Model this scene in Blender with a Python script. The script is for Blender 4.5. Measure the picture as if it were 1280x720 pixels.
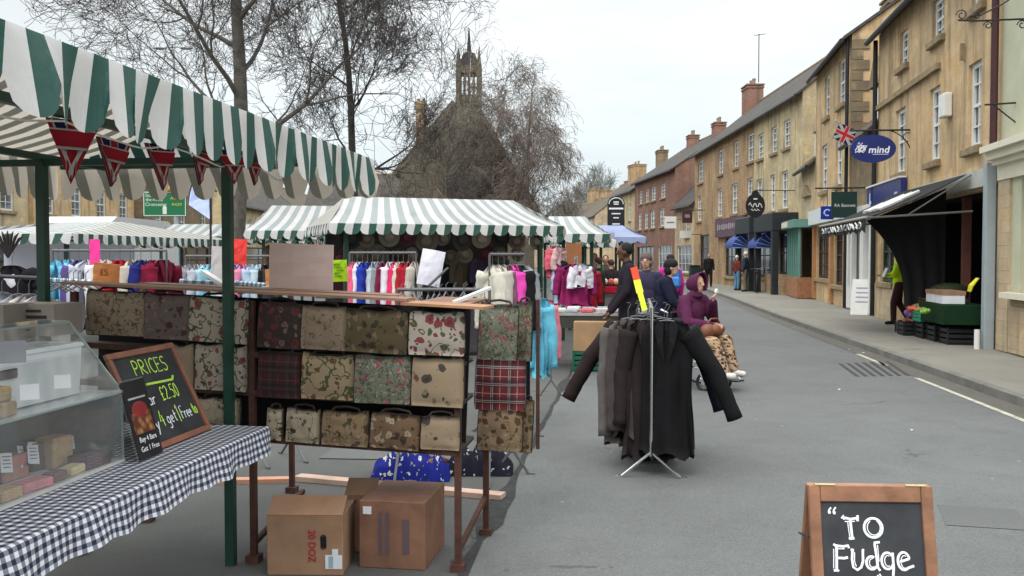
import bpy, math, random
from mathutils import Vector, Matrix, noise
random.seed(7)
SC = bpy.context.scene
for o in list(bpy.data.objects): bpy.data.objects.remove(o)
R = math.radians
# ------------------------------------------------------------------ camera, sky, sun, exposure
F = 1150.0
PITCH = math.atan(38/F)
CAMZ = 1.6
cd = bpy.data.cameras.new('camera'); cam = bpy.data.objects.new('camera', cd); SC.collection.objects.link(cam)
cam.location = (0, 0, CAMZ); cam.rotation_euler = (R(90)-PITCH, 0, 0)
cd.sensor_width = 36; cd.lens = 36*F/1280; cd.clip_start = .05; cd.clip_end = 2000
SC.camera = cam
SUN_EL, SUN_ROT = R(52), R(150)
wd = bpy.data.worlds.new('World'); SC.world = wd; wd.use_nodes = True
nt = wd.node_tree; nt.nodes.clear()
wo = nt.nodes.new('ShaderNodeOutputWorld'); bg = nt.nodes.new('ShaderNodeBackground')
sky = nt.nodes.new('ShaderNodeTexSky'); sky.sky_type = 'NISHITA'; sky.sun_disc = False
sky.sun_elevation = SUN_EL; sky.sun_rotation = SUN_ROT; sky.dust_density = 3
tc = nt.nodes.new('ShaderNodeTexCoord'); sep = nt.nodes.new('ShaderNodeSeparateXYZ')
nt.links.new(tc.outputs['Generated'], sep.inputs[0])
rmp = nt.nodes.new('ShaderNodeValToRGB')      # overcast dome: horizon dimmer than zenith (multiplied by 30 below)
e = rmp.color_ramp.elements
e[0].position = 0.0; e[0].color = (.27, .305, .315, 1)
e[1].position = 1.0; e[1].color = (.98, 1.0, 1.0, 1)
for p_, c_ in ((.12, (.285, .312, .322, 1)), (.28, (.315, .33, .335, 1)), (.5, (.62, .65, .66, 1))):
    x = e.new(p_); x.color = c_
nt.links.new(sep.outputs['Z'], rmp.inputs[0])
ns = nt.nodes.new('ShaderNodeTexNoise'); ns.inputs['Scale'].default_value = 2.2; ns.inputs['Detail'].default_value = 5
mp = nt.nodes.new('ShaderNodeMapping'); mp.inputs['Scale'].default_value = (1, 1, 3.5)
nt.links.new(tc.outputs['Generated'], mp.inputs[0]); nt.links.new(mp.outputs[0], ns.inputs[0])
mr = nt.nodes.new('ShaderNodeMapRange'); mr.inputs['From Min'].default_value = .3; mr.inputs['From Max'].default_value = .7
mr.inputs['To Min'].default_value = 25.5; mr.inputs['To Max'].default_value = 35.5
nt.links.new(ns.outputs[0], mr.inputs[0])
vm = nt.nodes.new('ShaderNodeVectorMath'); vm.operation = 'SCALE'
nt.links.new(rmp.outputs[0], vm.inputs[0]); nt.links.new(mr.outputs[0], vm.inputs['Scale'])
mx = nt.nodes.new('ShaderNodeMix'); mx.data_type = 'RGBA'; mx.inputs[0].default_value = .90
nt.links.new(sky.outputs[0], mx.inputs[6]); nt.links.new(vm.outputs[0], mx.inputs[7])
nt.links.new(mx.outputs[2], bg.inputs[0]); bg.inputs[1].default_value = .1
nt.links.new(bg.outputs[0], wo.inputs[0])
sl = bpy.data.lights.new('sun', 'SUN'); sl.energy = 1.3; sl.angle = R(25); sl.color = (1, .96, .9)
so = bpy.data.objects.new('sun', sl); SC.collection.objects.link(so)
# direction towards the sun, from behind-left of the camera
az = R(205); sdir = Vector((math.sin(az)*math.cos(SUN_EL), math.cos(az)*math.cos(SUN_EL), math.sin(SUN_EL)))
so.rotation_euler = sdir.to_track_quat('Z', 'Y').to_euler(); sky.sun_rotation = az
so.location = (0, 0, 30)
SC.view_settings.view_transform = 'Standard'; SC.view_settings.look = 'None'
SC.view_settings.exposure = 0.12; SC.view_settings.gamma = 1
SC.render.engine = 'CYCLES'
SC.cycles.max_bounces = 6; SC.cycles.transparent_max_bounces = 12

# ------------------------------------------------------------------ pixel helpers (photo pixels, 1280x720)
def ray(px, py):
    cx = (px-640)/F; cy = (360-py)/F
    y = math.cos(PITCH)+cy*math.sin(PITCH); z = -math.sin(PITCH)+cy*math.cos(PITCH)
    return cx/y, z/y
def P(px, py, d):
    a, b = ray(px, py); return Vector((a*d, d, CAMZ+b*d))
def G(px, py, z=0.0):
    a, b = ray(px, py); d = (z-CAMZ)/b; return Vector((a*d, d, z))
TH = R(7.5)
SV = Vector((math.sin(TH), math.cos(TH), 0)); LV = Vector((-math.cos(TH), math.sin(TH), 0))   # along the street / to its left
UP = Vector((0, 0, 1))

# ------------------------------------------------------------------ object helpers
def W(o):
    m = o.matrix_basis.copy()
    if o.parent: m = W(o.parent) @ o.matrix_parent_inverse @ m
    return m
def put(o, M, parent=None):
    SC.collection.objects.link(o)
    if parent:
        o.parent = parent; o.matrix_parent_inverse = W(parent).inverted()
    o.matrix_basis = M
def tag(o, label=None, cat=None, group=None, kind=None):
    if label: o['label'] = label
    if cat: o['category'] = cat
    if group: o['group'] = group
    if kind: o['kind'] = kind
    return o
def thing(name, label, cat, loc=(0, 0, 0), rz=0, group=None):
    o = bpy.data.objects.new(name, None); o.empty_display_size = .2
    put(o, Matrix.Translation(Vector(loc)) @ Matrix.Rotation(rz, 4, 'Z'))
    return tag(o, label, cat, group)
def frame(o, x, y):
    x = Vector(x).normalized(); z = x.cross(Vector(y)).normalized(); y = z.cross(x)
    M = Matrix((x, y, z)).transposed().to_4x4(); M.translation = Vector(o); return M
def kids(o): return [c for c in bpy.data.objects if c.parent == o]
def copy_tree(o, loc, rz, label=None, mats=None):
    def rec(s, parent):
        c = s.copy(); SC.collection.objects.link(c); c.parent = parent
        for ch in KIDS.get(s.name, []): rec(ch, c)
        return c
    c = rec(o, None); c.matrix_basis = Matrix.Translation(Vector(loc)) @ Matrix.Rotation(rz, 4, 'Z')
    if label: c['label'] = label
    return c
KIDS = {}
class MB:
    def __init__(s): s.v = []; s.f = []; s.m = []
    def add(s, vs, fs, mi=0, M=None):
        b = len(s.v)
        s.v += [(M @ Vector(v)) if M else Vector(v) for v in vs]
        s.f += [[i+b for i in f] for f in fs]; s.m += [mi]*len(fs); return s
    def box(s, c, sz, M=None, mi=0, rz=0, bev=0):
        x, y, z = [k/2 for k in sz]; c = Vector(c); Rm = Matrix.Rotation(rz, 3, 'Z')
        if bev:
            b = min(bev, x*.9, y*.9, z*.9); vs = []
            pts = []
            for (a, bb, cc) in ((x, y-b, z-b), (x-b, y, z-b), (x-b, y-b, z)): pts.append((a, bb, cc))
            idx = {}
            for sx in (-1, 1):
                for sy in (-1, 1):
                    for sz_ in (-1, 1):
                        for k, p in enumerate(pts):
                            idx[(sx, sy, sz_, k)] = len(vs); vs.append(c+Rm @ Vector((p[0]*sx, p[1]*sy, p[2]*sz_)))
            fs = []
            for t in (-1, 1):
                fs.append([idx[(t, q[0], q[1], 0)] for q in ((-1, -1), (1, -1), (1, 1), (-1, 1))][::t])
                fs.append([idx[(q[0], t, q[1], 1)] for q in ((-1, -1), (-1, 1), (1, 1), (1, -1))][::t])
                fs.append([idx[(q[0], q[1], t, 2)] for q in ((-1, -1), (1, -1), (1, 1), (-1, 1))][::t])
            for a in (-1, 1):
                for b_ in (-1, 1):
                    fs.append([idx[(a, b_, -1, 0)], idx[(a, b_, -1, 1)], idx[(a, b_, 1, 1)], idx[(a, b_, 1, 0)]])
                    fs.append([idx[(a, -1, b_, 0)], idx[(a, -1, b_, 2)], idx[(a, 1, b_, 2)], idx[(a, 1, b_, 0)]])
                    fs.append([idx[(-1, a, b_, 1)], idx[(-1, a, b_, 2)], idx[(1, a, b_, 2)], idx[(1, a, b_, 1)]])
                    for c_ in (-1, 1): fs.append([idx[(a, b_, c_, 0)], idx[(a, b_, c_, 1)], idx[(a, b_, c_, 2)]])
            return s.add(vs, fs, mi, M)
        vs = [c+Rm @ Vector((sx*x, sy*y, sz_*z)) for sz_ in (-1, 1) for sx, sy in ((-1, -1), (1, -1), (1, 1), (-1, 1))]
        return s.add(vs, [[3, 2, 1, 0], [4, 5, 6, 7], [0, 1, 5, 4], [1, 2, 6, 5], [2, 3, 7, 6], [3, 0, 4, 7]], mi, M)
    def bar(s, p, q, w, h=None, M=None, mi=0, up=UP):
        """rectangular bar from p to q, w across, h in the up direction"""
        p = Vector(p); q = Vector(q); h = h or w; d = (q-p).normalized()
        u = up if abs(d.dot(up)) < .95 else Vector((0, 1, 0))
        a = d.cross(u).normalized(); b = a.cross(d)
        vs = [pt+a*sx*w/2+b*sy*h/2 for pt in (p, q) for sx, sy in ((-1, -1), (1, -1), (1, 1), (-1, 1))]
        return s.add(vs, [[3, 2, 1, 0], [4, 5, 6, 7], [0, 1, 5, 4], [1, 2, 6, 5], [2, 3, 7, 6], [3, 0, 4, 7]], mi, M)
    def tube(s, pts, r, n=8, M=None, mi=0, closed=False, cap=True, sq=1.0):
        pts = [Vector(p) for p in pts]; k = len(pts)
        rs = r if isinstance(r, (list, tuple)) else [r]*k
        vs = []; prev = None
        for i, p in enumerate(pts):
            a = pts[(i-1) % k] if (closed or i) else p; b = pts[(i+1) % k] if (closed or i < k-1) else p
            d = (b-a).normalized() if (b-a).length > 1e-9 else UP
            u = prev if prev else (UP if abs(d.z) < .9 else Vector((1, 0, 0)))
            x = (u-d*u.dot(d)).normalized(); y = d.cross(x); prev = x
            for j in range(n):
                t = 2*math.pi*j/n; vs.append(p+x*math.cos(t)*rs[i]*sq+y*math.sin(t)*rs[i])
        fs = []
        for i in range(k if closed else k-1):
            for j in range(n):
                i2 = (i+1) % k
                fs.append([i*n+j, i*n+(j+1) % n, i2*n+(j+1) % n, i2*n+j])
        if cap and not closed:
            fs.append(list(range(n))[::-1]); fs.append([(k-1)*n+j for j in range(n)])
        return s.add(vs, fs, mi, M)
    def ell(s, c, r, M=None, mi=0, nu=14, nv=9, rot=None):
        c = Vector(c); vs = []; fs = []
        for i in range(nv+1):
            ph = math.pi*i/nv
            for j in range(nu):
                th = 2*math.pi*j/nu
                v = Vector((math.sin(ph)*math.cos(th)*r[0], math.sin(ph)*math.sin(th)*r[1], math.cos(ph)*r[2]))
                if rot: v = rot @ v
                vs.append(c+v)
        for i in range(nv):
            for j in range(nu):
                fs.append([i*nu+j, (i+1)*nu+j, (i+1)*nu+(j+1) % nu, i*nu+(j+1) % nu])
        return s.add(vs, fs, mi, M)
    def prism(s, poly, h, M=None, mi=0, z0=0):
        """poly in local xy (CCW) extruded along local z"""
        n = len(poly); vs = [(p[0], p[1], z0) for p in poly]+[(p[0], p[1], z0+h) for p in poly]
        fs = [list(range(n))[::-1], [n+i for i in range(n)]]+[[i, (i+1) % n, n+(i+1) % n, n+i] for i in range(n)]
        return s.add(vs, fs, mi, M)
    def quad(s, a, b, c, d, mi=0): return s.add([a, b, c, d], [[0, 1, 2, 3]], mi)
    def build(s, name, mats, parent=None, M=None, smooth=False, uv=None, label=None, cat=None, group=None, kind=None, org=None):
        me = bpy.data.meshes.new(name)
        vs = s.v
        if org is None:
            xs = [v.x for v in vs]; ys = [v.y for v in vs]; zs = [v.z for v in vs]
            org = Vector(((min(xs)+max(xs))/2, (min(ys)+max(ys))/2, min(zs)))
        org = Vector(org)
        me.from_pydata([v-org for v in vs], [], s.f)
        if not isinstance(mats, (list, tuple)): mats = [mats]
        for m_ in mats: me.materials.append(m_)
        for p, mi in zip(me.polygons, s.m): p.material_index = mi; p.use_smooth = smooth
        if uv:
            ud, vd = Vector(uv[0]), Vector(uv[1]); l = me.uv_layers.new(name='UVMap')
            for lp in me.loops:
                v = vs[lp.vertex_index]; l.data[lp.index].uv = (v.dot(ud), v.dot(vd))
        me.validate(); me.update()
        o = bpy.data.objects.new(name, me)
        put(o, (M or Matrix.Identity(4)) @ Matrix.Translation(org), parent)
        if parent: KIDS.setdefault(parent.name, []).append(o)
        return tag(o, label, cat, group, kind)
def text(s, size, mat, parent, M, name='lettering', depth=.004, width=None, shear=0, bold=0, align='CENTER', space=1.0):
    c = bpy.data.curves.new('t', 'FONT'); c.body = s; c.size = size; c.extrude = depth/2; c.align_x = align; c.align_y = 'CENTER'
    c.shear = shear; c.offset = bold; c.space_character = space; c.resolution_u = 3
    t = bpy.data.objects.new('t', c); SC.collection.objects.link(t)
    bpy.context.view_layer.update()
    me = bpy.data.meshes.new_from_object(t.evaluated_get(bpy.context.evaluated_depsgraph_get()))
    bpy.data.objects.remove(t); bpy.data.curves.remove(c)
    if width:
        xs = [v.co.x for v in me.vertices]; k = width/(max(xs)-min(xs))
        for v in me.vertices: v.co.x *= k
    me.materials.clear(); me.materials.append(mat)
    o = bpy.data.objects.new(name, me); put(o, M, parent); KIDS.setdefault(parent.name, []).append(o)
    return o
# --- blobs: closed tapered capsules fused into one skin
def blob(caps, mat, name, parent, M=None, vox=.014, ells=(), smooth=6, mats=None, matfn=None):
    b = MB()
    for cp in caps:
        p, r0, q, r1 = cp[:4]; fl = cp[4] if len(cp) > 4 else 1.0
        p = Vector(p); q = Vector(q); L = (q-p).length; d = (q-p).normalized() if L > 1e-6 else UP
        pts = []; rs = []
        for a in (-88, -60, -30): pts.append(p+d*r0*math.sin(R(a))); rs.append(r0*math.cos(R(a)))
        pts.append(p); rs.append(r0); pts.append(q+d*1e-5); rs.append(r1)
        for a in (30, 60, 88): pts.append(q+d*r1*math.sin(R(a))); rs.append(r1*math.cos(R(a)))
        b.tube(pts, rs, 12)
    for el in ells: b.ell(el[0], el[1], nu=16, nv=12, rot=(el[2] if len(el) > 2 else None))
    me = bpy.data.meshes.new(name); me.from_pydata(b.v, [], b.f); me.validate()
    o = bpy.data.objects.new('tmp', me); SC.collection.objects.link(o)
    rm = o.modifiers.new('r', 'REMESH'); rm.mode = 'VOXEL'; rm.voxel_size = vox
    sm = o.modifiers.new('s', 'SMOOTH'); sm.iterations = smooth; sm.factor = .5
    bpy.context.view_layer.update()
    m2 = bpy.data.meshes.new_from_object(o.evaluated_get(bpy.context.evaluated_depsgraph_get()))
    bpy.data.objects.remove(o)
    m2.materials.clear()
    for m_ in (mats or [mat]): m2.materials.append(m_)
    for p in m2.polygons:
        p.use_smooth = True
        p.material_index = matfn(p.center) if matfn else 0
    r = bpy.data.objects.new(name, m2); put(r, M if M else W(parent), parent)
    KIDS.setdefault(parent.name, []).append(r)
    return r

# ------------------------------------------------------------------ materials
class N:
    def __init__(s, name):
        s.m = bpy.data.materials.new(name); s.m.use_nodes = True; s.t = s.m.node_tree
        s.b = s.t.nodes['Principled BSDF']; s.b.inputs['Specular IOR Level'].default_value = .35
    def n(s, typ, **kw):
        x = s.t.nodes.new(typ)
        for k, v in kw.items():
            if k.startswith('i_'): x.inputs[k[2:].replace('_', ' ')].default_value = v
            else: setattr(x, k, v)
        return x
    def l(s, a, b): s.t.links.new(a, b)
    def mixc(s, fac, a, b, mode='MIX'):
        x = s.t.nodes.new('ShaderNodeMix'); x.data_type = 'RGBA'; x.blend_type = mode
        for i, v in ((0, fac), (6, a), (7, b)):
            if isinstance(v, (int, float)): x.inputs[i].default_value = v
            elif isinstance(v, tuple): x.inputs[i].default_value = (*v[:3], 1)
            else: s.l(v, x.inputs[i])
        return x.outputs[2]
    def math(s, op, a, b=0.0):
        x = s.t.nodes.new('ShaderNodeMath'); x.operation = op
        for i, v in ((0, a), (1, b)):
            if isinstance(v, (int, float)): x.inputs[i].default_value = v
            else: s.l(v, x.inputs[i])
        return x.outputs[0]
    def noise(s, scale, detail=4, co='Object', rough=.6, w=None):
        t = s.n('ShaderNodeTexCoord'); x = s.n('ShaderNodeTexNoise'); x.inputs['Scale'].default_value = scale
        x.inputs['Detail'].default_value = detail; x.inputs['Roughness'].default_value = rough
        s.l(t.outputs[co], x.inputs[0]); return x.outputs[0]
    def step(s, v, lo, hi):
        x = s.n('ShaderNodeMapRange'); x.inputs['From Min'].default_value = lo; x.inputs['From Max'].default_value = hi
        s.l(v, x.inputs[0]); return x.outputs[0]
    def bump(s, h, st=.3, dist=.01):
        x = s.n('ShaderNodeBump'); x.inputs['Strength'].default_value = st; x.inputs['Distance'].default_value = dist
        s.l(h, x.inputs['Height']); s.l(x.outputs[0], s.b.inputs['Normal'])
    def col(s, c):
        if isinstance(c, tuple): s.b.inputs['Base Color'].default_value = (*c, 1)
        else: s.l(c, s.b.inputs['Base Color'])
_mc = {}
def mk(col, rough=.6, var=.12, sc=8, metal=0, bump=0, name=None, bsc=40, spec=None):
    key = (tuple(col), rough, var, sc, metal, bump)
    if key in _mc: return _mc[key]
    x = N(name or 'surface'); c = tuple(col)
    n1 = x.noise(sc, 5)
    x.col(x.mixc(x.step(n1, .3, .7), tuple(k*(1-var) for k in c), tuple(min(1, k*(1+var)) for k in c)))
    x.b.inputs['Roughness'].default_value = rough; x.b.inputs['Metallic'].default_value = metal
    if spec is not None: x.b.inputs['Specular IOR Level'].default_value = spec
    if bump: x.bump(x.noise(bsc, 3), bump, .01)
    _mc[key] = x.m; return x.m
def cloth(col, var=.15, trans=0):
    return mk(col, .85, var, 14, 0, .25, 'cloth', 60, .15)
def m_asphalt(name, c, seam=0):
    x = N(name)
    a = x.noise(.35, 6, 'Object'); b = x.noise(130, 2, 'Object'); d = x.noise(2.3, 5, 'Object', .7)
    k = x.mixc(x.step(a, .3, .7), tuple(q*.8 for q in c), tuple(q*1.2 for q in c))
    k = x.mixc(x.math('MULTIPLY', x.step(d, .48, .72), .5), k, tuple(q*.62 for q in c))
    k = x.mixc(x.math('MULTIPLY', x.step(x.noise(.9, 6), .55, .7), .35), k, tuple(q*1.35 for q in c))
    k = x.mixc(x.math('MULTIPLY', x.step(x.noise(7, 3), .66, .74), .45), k, tuple(q*.5 for q in c))
    k = x.mixc(x.math('MULTIPLY', x.step(b, .42, .72), .55), k, tuple(q*1.75 for q in c))
    k = x.mixc(x.math('MULTIPLY', x.step(b, .45, .25), .5), k, tuple(q*.5 for q in c))
    t = x.n('ShaderNodeTexCoord'); v = x.n('ShaderNodeTexVoronoi'); v.inputs['Scale'].default_value = 2.6
    x.l(t.outputs['Object'], v.inputs['Vector'])        # scattered pale chewing-gum spots and grit
    sp = x.math('LESS_THAN', v.outputs['Distance'], .036)
    k = x.mixc(x.math('MULTIPLY', sp, .6), k, (.36, .36, .34))
    v2 = x.n('ShaderNodeTexVoronoi'); v2.inputs['Scale'].default_value = .55; v2.feature = 'DISTANCE_TO_EDGE'
    nn = x.n('ShaderNodeTexNoise'); nn.inputs['Scale'].default_value = 1.5; nn.inputs['Detail'].default_value = 6
    x.l(t.outputs['Object'], nn.inputs[0]); vmx = x.n('ShaderNodeMix'); vmx.data_type = 'VECTOR'; vmx.inputs[0].default_value = .35
    x.l(t.outputs['Object'], vmx.inputs[4]); x.l(nn.outputs['Color'], vmx.inputs[5]); x.l(vmx.outputs[1], v2.inputs['Vector'])
    crack = x.math('MULTIPLY', x.math('LESS_THAN', v2.outputs['Distance'], .006), x.math('MULTIPLY', x.math('GREATER_THAN', a, .56), .5))
    k = x.mixc(crack, k, tuple(q*.4 for q in c))
    x.col(k); x.b.inputs['Roughness'].default_value = .85; x.b.inputs['Specular IOR Level'].default_value = .25
    x.bump(b, .5, .006); return x.m
def m_stone(name, c1, c2, mortar, bw=.42, bh=.2, stain=.45, ms=.012, brick=False):
    x = N(name); t = x.n('ShaderNodeTexCoord'); br = x.n('ShaderNodeTexBrick')
    br.inputs['Scale'].default_value = 1; br.inputs['Brick Width'].default_value = bw; br.inputs['Row Height'].default_value = bh
    br.inputs['Mortar Size'].default_value = ms; br.inputs['Mortar Smooth'].default_value = .3; br.inputs['Bias'].default_value = -.1
    br.inputs['Color1'].default_value = (*c1, 1); br.inputs['Color2'].default_value = (*c2, 1); br.inputs['Mortar'].default_value = (*mortar, 1)
    x.l(t.outputs['UV'], br.inputs[0])
    a = x.noise(.7, 6); b = x.noise(5, 6); 
    k = x.mixc(x.math('MULTIPLY', x.step(b, .35, .75), .5), br.outputs['Color'], tuple(q*.72 for q in c1))
    k = x.mixc(x.math('MULTIPLY', x.step(a, .42, .66), stain+.2), k, (c1[0]*.55, c1[1]*.60, c1[2]*.74))
    k = x.mixc(x.math('MULTIPLY', x.step(x.noise(1.6, 7), .5, .62), .4), k, (c2[0]*.95, c2[1]*.82, c2[2]*.62))
    mpn = x.n('ShaderNodeMapping'); mpn.inputs['Scale'].default_value = (3, 3, .35); x.l(t.outputs['Object'], mpn.inputs[0])
    s_ = x.n('ShaderNodeTexNoise'); s_.inputs['Scale'].default_value = 1.2; s_.inputs['Detail'].default_value = 6; x.l(mpn.outputs[0], s_.inputs[0])
    k = x.mixc(x.math('MULTIPLY', x.step(s_.outputs[0], .50, .70), .6), k, (.12, .105, .085))
    k = x.mixc(x.math('MULTIPLY', x.step(x.noise(17, 4), .55, .75), .35), k, (.14, .11, .08))
    k = x.mixc(x.math('MULTIPLY', x.step(x.noise(2.2, 5), .58, .75), .4), k, tuple(min(1, q*1.5) for q in c2))
    x.col(k); x.b.inputs['Roughness'].default_value = .9; x.b.inputs['Specular IOR Level'].default_value = .15
    x.bump(x.math('ADD', x.math('MULTIPLY', br.outputs['Fac'], -1), x.math('MULTIPLY', b, .7)), .5, .02); return x.m
def m_slate(name, c, bw=.3, bh=.22):
    return m_stone(name, c, tuple(q*.72 for q in c), tuple(q*.4 for q in c), bw, bh, .3, .012)
def m_stripe_dummy(): pass
def m_canvas(name, c, tr=.35, back=None):
    x = N(name); n1 = x.noise(3, 5)
    k = x.mixc(x.step(n1, .35, .75), c, tuple(q*.84 for q in c)); k = x.mixc(x.math('MULTIPLY', x.step(x.noise(1.3, 6), .5, .7), .4), k, (c[0]*.62, c[1]*.60, c[2]*.54))
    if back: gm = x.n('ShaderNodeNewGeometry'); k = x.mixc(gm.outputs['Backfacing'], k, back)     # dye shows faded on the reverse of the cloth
    x.col(k); x.b.inputs['Roughness'].default_value = .6
    x.bump(x.noise(9, 4), .25, .02)
    ts = x.n('ShaderNodeBsdfTranslucent'); x.l(k, ts.inputs[0]); ms = x.n('ShaderNodeMixShader'); ms.inputs[0].default_value = tr
    out = [q for q in x.t.nodes if q.type == 'OUTPUT_MATERIAL'][0]
    x.l(x.b.outputs[0], ms.inputs[1]); x.l(ts.outputs[0], ms.inputs[2]); x.l(ms.outputs[0], out.inputs[0]); return x.m
def m_gingham():
    x = N('gingham'); t = x.n('ShaderNodeTexCoord'); sp = x.n('ShaderNodeSeparateXYZ'); x.l(t.outputs['UV'], sp.inputs[0])
    a = x.math('GREATER_THAN', x.math('FRACT', x.math('DIVIDE', sp.outputs[0], .038)), .5)
    b = x.math('GREATER_THAN', x.math('FRACT', x.math('DIVIDE', sp.outputs[1], .038)), .5)
    s_ = x.math('ADD', a, b); k = x.mixc(x.step(s_, 0, 1), (.72, .73, .76), (.20, .21, .27)); k = x.mixc(x.step(s_, 1, 2), k, (.018, .02, .045))
    x.col(k); x.b.inputs['Roughness'].default_value = .55; x.bump(x.noise(200, 2), .1, .002); return x.m
def m_tartan(name, base, c2, line):
    x = N(name); t = x.n('ShaderNodeTexCoord'); sp = x.n('ShaderNodeSeparateXYZ'); x.l(t.outputs['Object'], sp.inputs[0])
    k = base
    for ax in (0, 2):
        f = x.math('FRACT', x.math('DIVIDE', x.math('ADD', sp.outputs[ax], 5), .095))
        k = x.mixc(x.math('MULTIPLY', x.math('LESS_THAN', f, .42), .6), k, c2)
        for q in (.1, .2, .62):
            g = x.math('LESS_THAN', x.math('ABSOLUTE', x.math('SUBTRACT', f, q)), .02); k = x.mixc(x.math('MULTIPLY', g, .75), k, line)
    x.col(k); x.b.inputs['Roughness'].default_value = .9; x.bump(x.noise(150, 2), .2, .003); return x.m
def m_motif(name, ground, cols, scale=14, size=.36, extra=0, squash=1.0):
    """tapestry: motifs of a few colours scattered on a ground"""
    x = N(name); t = x.n('ShaderNodeTexCoord'); oi = x.n('ShaderNodeObjectInfo')
    sp = x.n('ShaderNodeSeparateXYZ'); x.l(t.outputs['Object'], sp.inputs[0])
    cb = x.n('ShaderNodeCombineXYZ'); x.l(sp.outputs[0], cb.inputs[0]); x.l(x.math('MULTIPLY', sp.outputs[2], squash), cb.inputs[1])
    x.l(x.math('MULTIPLY', oi.outputs['Random'], 9), cb.inputs[2])
    nz = x.n('ShaderNodeTexNoise'); nz.inputs['Scale'].default_value = scale*1.6; nz.inputs['Detail'].default_value = 3; x.l(cb.outputs[0], nz.inputs[0])
    wv = x.n('ShaderNodeVectorMath'); wv.operation = 'MULTIPLY_ADD'; wv.inputs[1].default_value = (.055, .055, 0)
    x.l(nz.outputs['Color'], wv.inputs[0]); x.l(cb.outputs[0], wv.inputs[2])
    k = ground
    for i, c in enumerate(cols):
        v = x.n('ShaderNodeTexVoronoi'); v.voronoi_dimensions = '3D'; v.inputs['Scale'].default_value = scale*(1+.35*i)
        off = x.n('ShaderNodeVectorMath'); off.operation = 'ADD'; off.inputs[1].default_value = (i*3.7, i*1.3, i*.7)
        x.l(wv.outputs[0], off.inputs[0]); x.l(off.outputs[0], v.inputs['Vector'])
        f = x.math('LESS_THAN', v.outputs['Distance'], size*(1-.12*i))
        k = x.mixc(f, k, c)
        f2 = x.math('LESS_THAN', v.outputs['Distance'], size*.4*(1-.12*i)); k = x.mixc(x.math('MULTIPLY', f2, .6), k, tuple(q*.45 for q in c))
    if extra:       # thin winding stems
        st = x.n('ShaderNodeTexNoise'); st.inputs['Scale'].default_value = scale*.8; x.l(cb.outputs[0], st.inputs[0])
        g = x.math('LESS_THAN', x.math('ABSOLUTE', x.math('SUBTRACT', st.outputs[0], .5)), .008*extra); k = x.mixc(g, k, (.07, .08, .04))
    x.col(k); x.b.inputs['Roughness'].default_value = .95; x.b.inputs['Specular IOR Level'].default_value = .1
    x.bump(x.noise(220, 2), .25, .003); return x.m

asph_road = m_asphalt('asphalt_road', (.115, .12, .118)); asph_sq = m_asphalt('asphalt_square', (.085, .086, .082)); m_pave = m_asphalt('pavement_tarmac', (.20, .19, .165))
st_ochre = m_stone('stone_ochre', (.60, .425, .235), (.70, .515, .30), (.62, .46, .28), stain=.4, ms=.006)
st_brown = m_stone('stone_brown', (.42, .27, .145), (.53, .36, .205), (.54, .43, .29), .36, .16)
st_yellow = m_stone('stone_yellow', (.57, .46, .27), (.66, .55, .34), (.57, .48, .32))
st_pale = m_stone('stone_pale', (.54, .42, .27), (.63, .505, .335), (.52, .42, .29))
st_grey = m_stone('stone_grey', (.22, .17, .11), (.33, .25, .15), (.24, .2, .15), .5, .24)
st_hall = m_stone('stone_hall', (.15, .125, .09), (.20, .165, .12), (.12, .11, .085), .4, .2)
red_brick = m_stone('red_brick', (.27, .135, .10), (.34, .18, .135), (.36, .28, .22), .22, .075, .25, .008)
slate = m_slate('slate', (.10, .095, .09)); slate_b = m_slate('stone_slate', (.15, .125, .095)); 
m_glass = mk((.06, .065, .07), .06, .3, 2, 0, name='window_glass', spec=.9); m_palepane = mk((.15, .17, .18), .12, .7, 3, 0, name='pale_glass', spec=.8); m_steel = mk((.10, .10, .105), .4, .2, 5, 0, name='dull_steel')  # second pane material: base colour paler than the first glass, mottled
m_white = mk((.72, .72, .69), .5, .06, 4, name='white_paint'); m_cream = mk((.70, .66, .52), .5, .06, 3, name='cream_paint')
m_sill = mk((.28, .21, .12), .85, .3, 5, 0, .4, name='sill_stone'); m_black = mk((.012, .012, .014), .5, .2, 6, name='black_paint')
m_blackcl = mk((.008, .008, .009), .85, .3, 10, name='black_canvas'); m_iron = mk((.02, .02, .022), .45, .2, 8, name='iron')
m_chrome = mk((.75, .75, .76), .22, .05, 5, 1, name='chrome'); m_dkgreen = mk((.012, .045, .03), .4, .3, 6, name='green_paint')
m_rust = mk((.075, .032, .022), .8, .45, 9, 0, .4, name='rusty_iron'); m_pipe = mk((.06, .02, .025), .5, .2, 3, name='downpipe')
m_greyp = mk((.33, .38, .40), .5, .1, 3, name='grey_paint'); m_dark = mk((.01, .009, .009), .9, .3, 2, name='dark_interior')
m_plank = mk((.52, .36, .28), .7, .2, 5, 0, .2, name='plank'); m_wood = mk((.20, .085, .045), .45, .3, 12, 0, .15, name='stained_wood')
m_card = mk((.30, .175, .105), .8, .2, 4, 0, .35, name='cardboard', bsc=9); m_card2 = mk((.20, .10, .062), .7, .28, 5, 0, .4, bsc=8, name='brown_cardboard')
m_chalk = mk((.8, .82, .84), .9, .1, 90, name='chalk'); m_lime = mk((.55, .85, .12), .9, .1, 60, name='lime_chalk')
m_slateb = mk((.035, .037, .042), .6, .35, 7, name='blackboard')
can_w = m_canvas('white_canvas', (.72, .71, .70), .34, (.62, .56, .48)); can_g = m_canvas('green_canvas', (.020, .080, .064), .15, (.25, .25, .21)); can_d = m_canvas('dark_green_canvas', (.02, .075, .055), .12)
m_gf = m_canvas('faded_green_canvas', (.33, .37, .37), .2)
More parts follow.
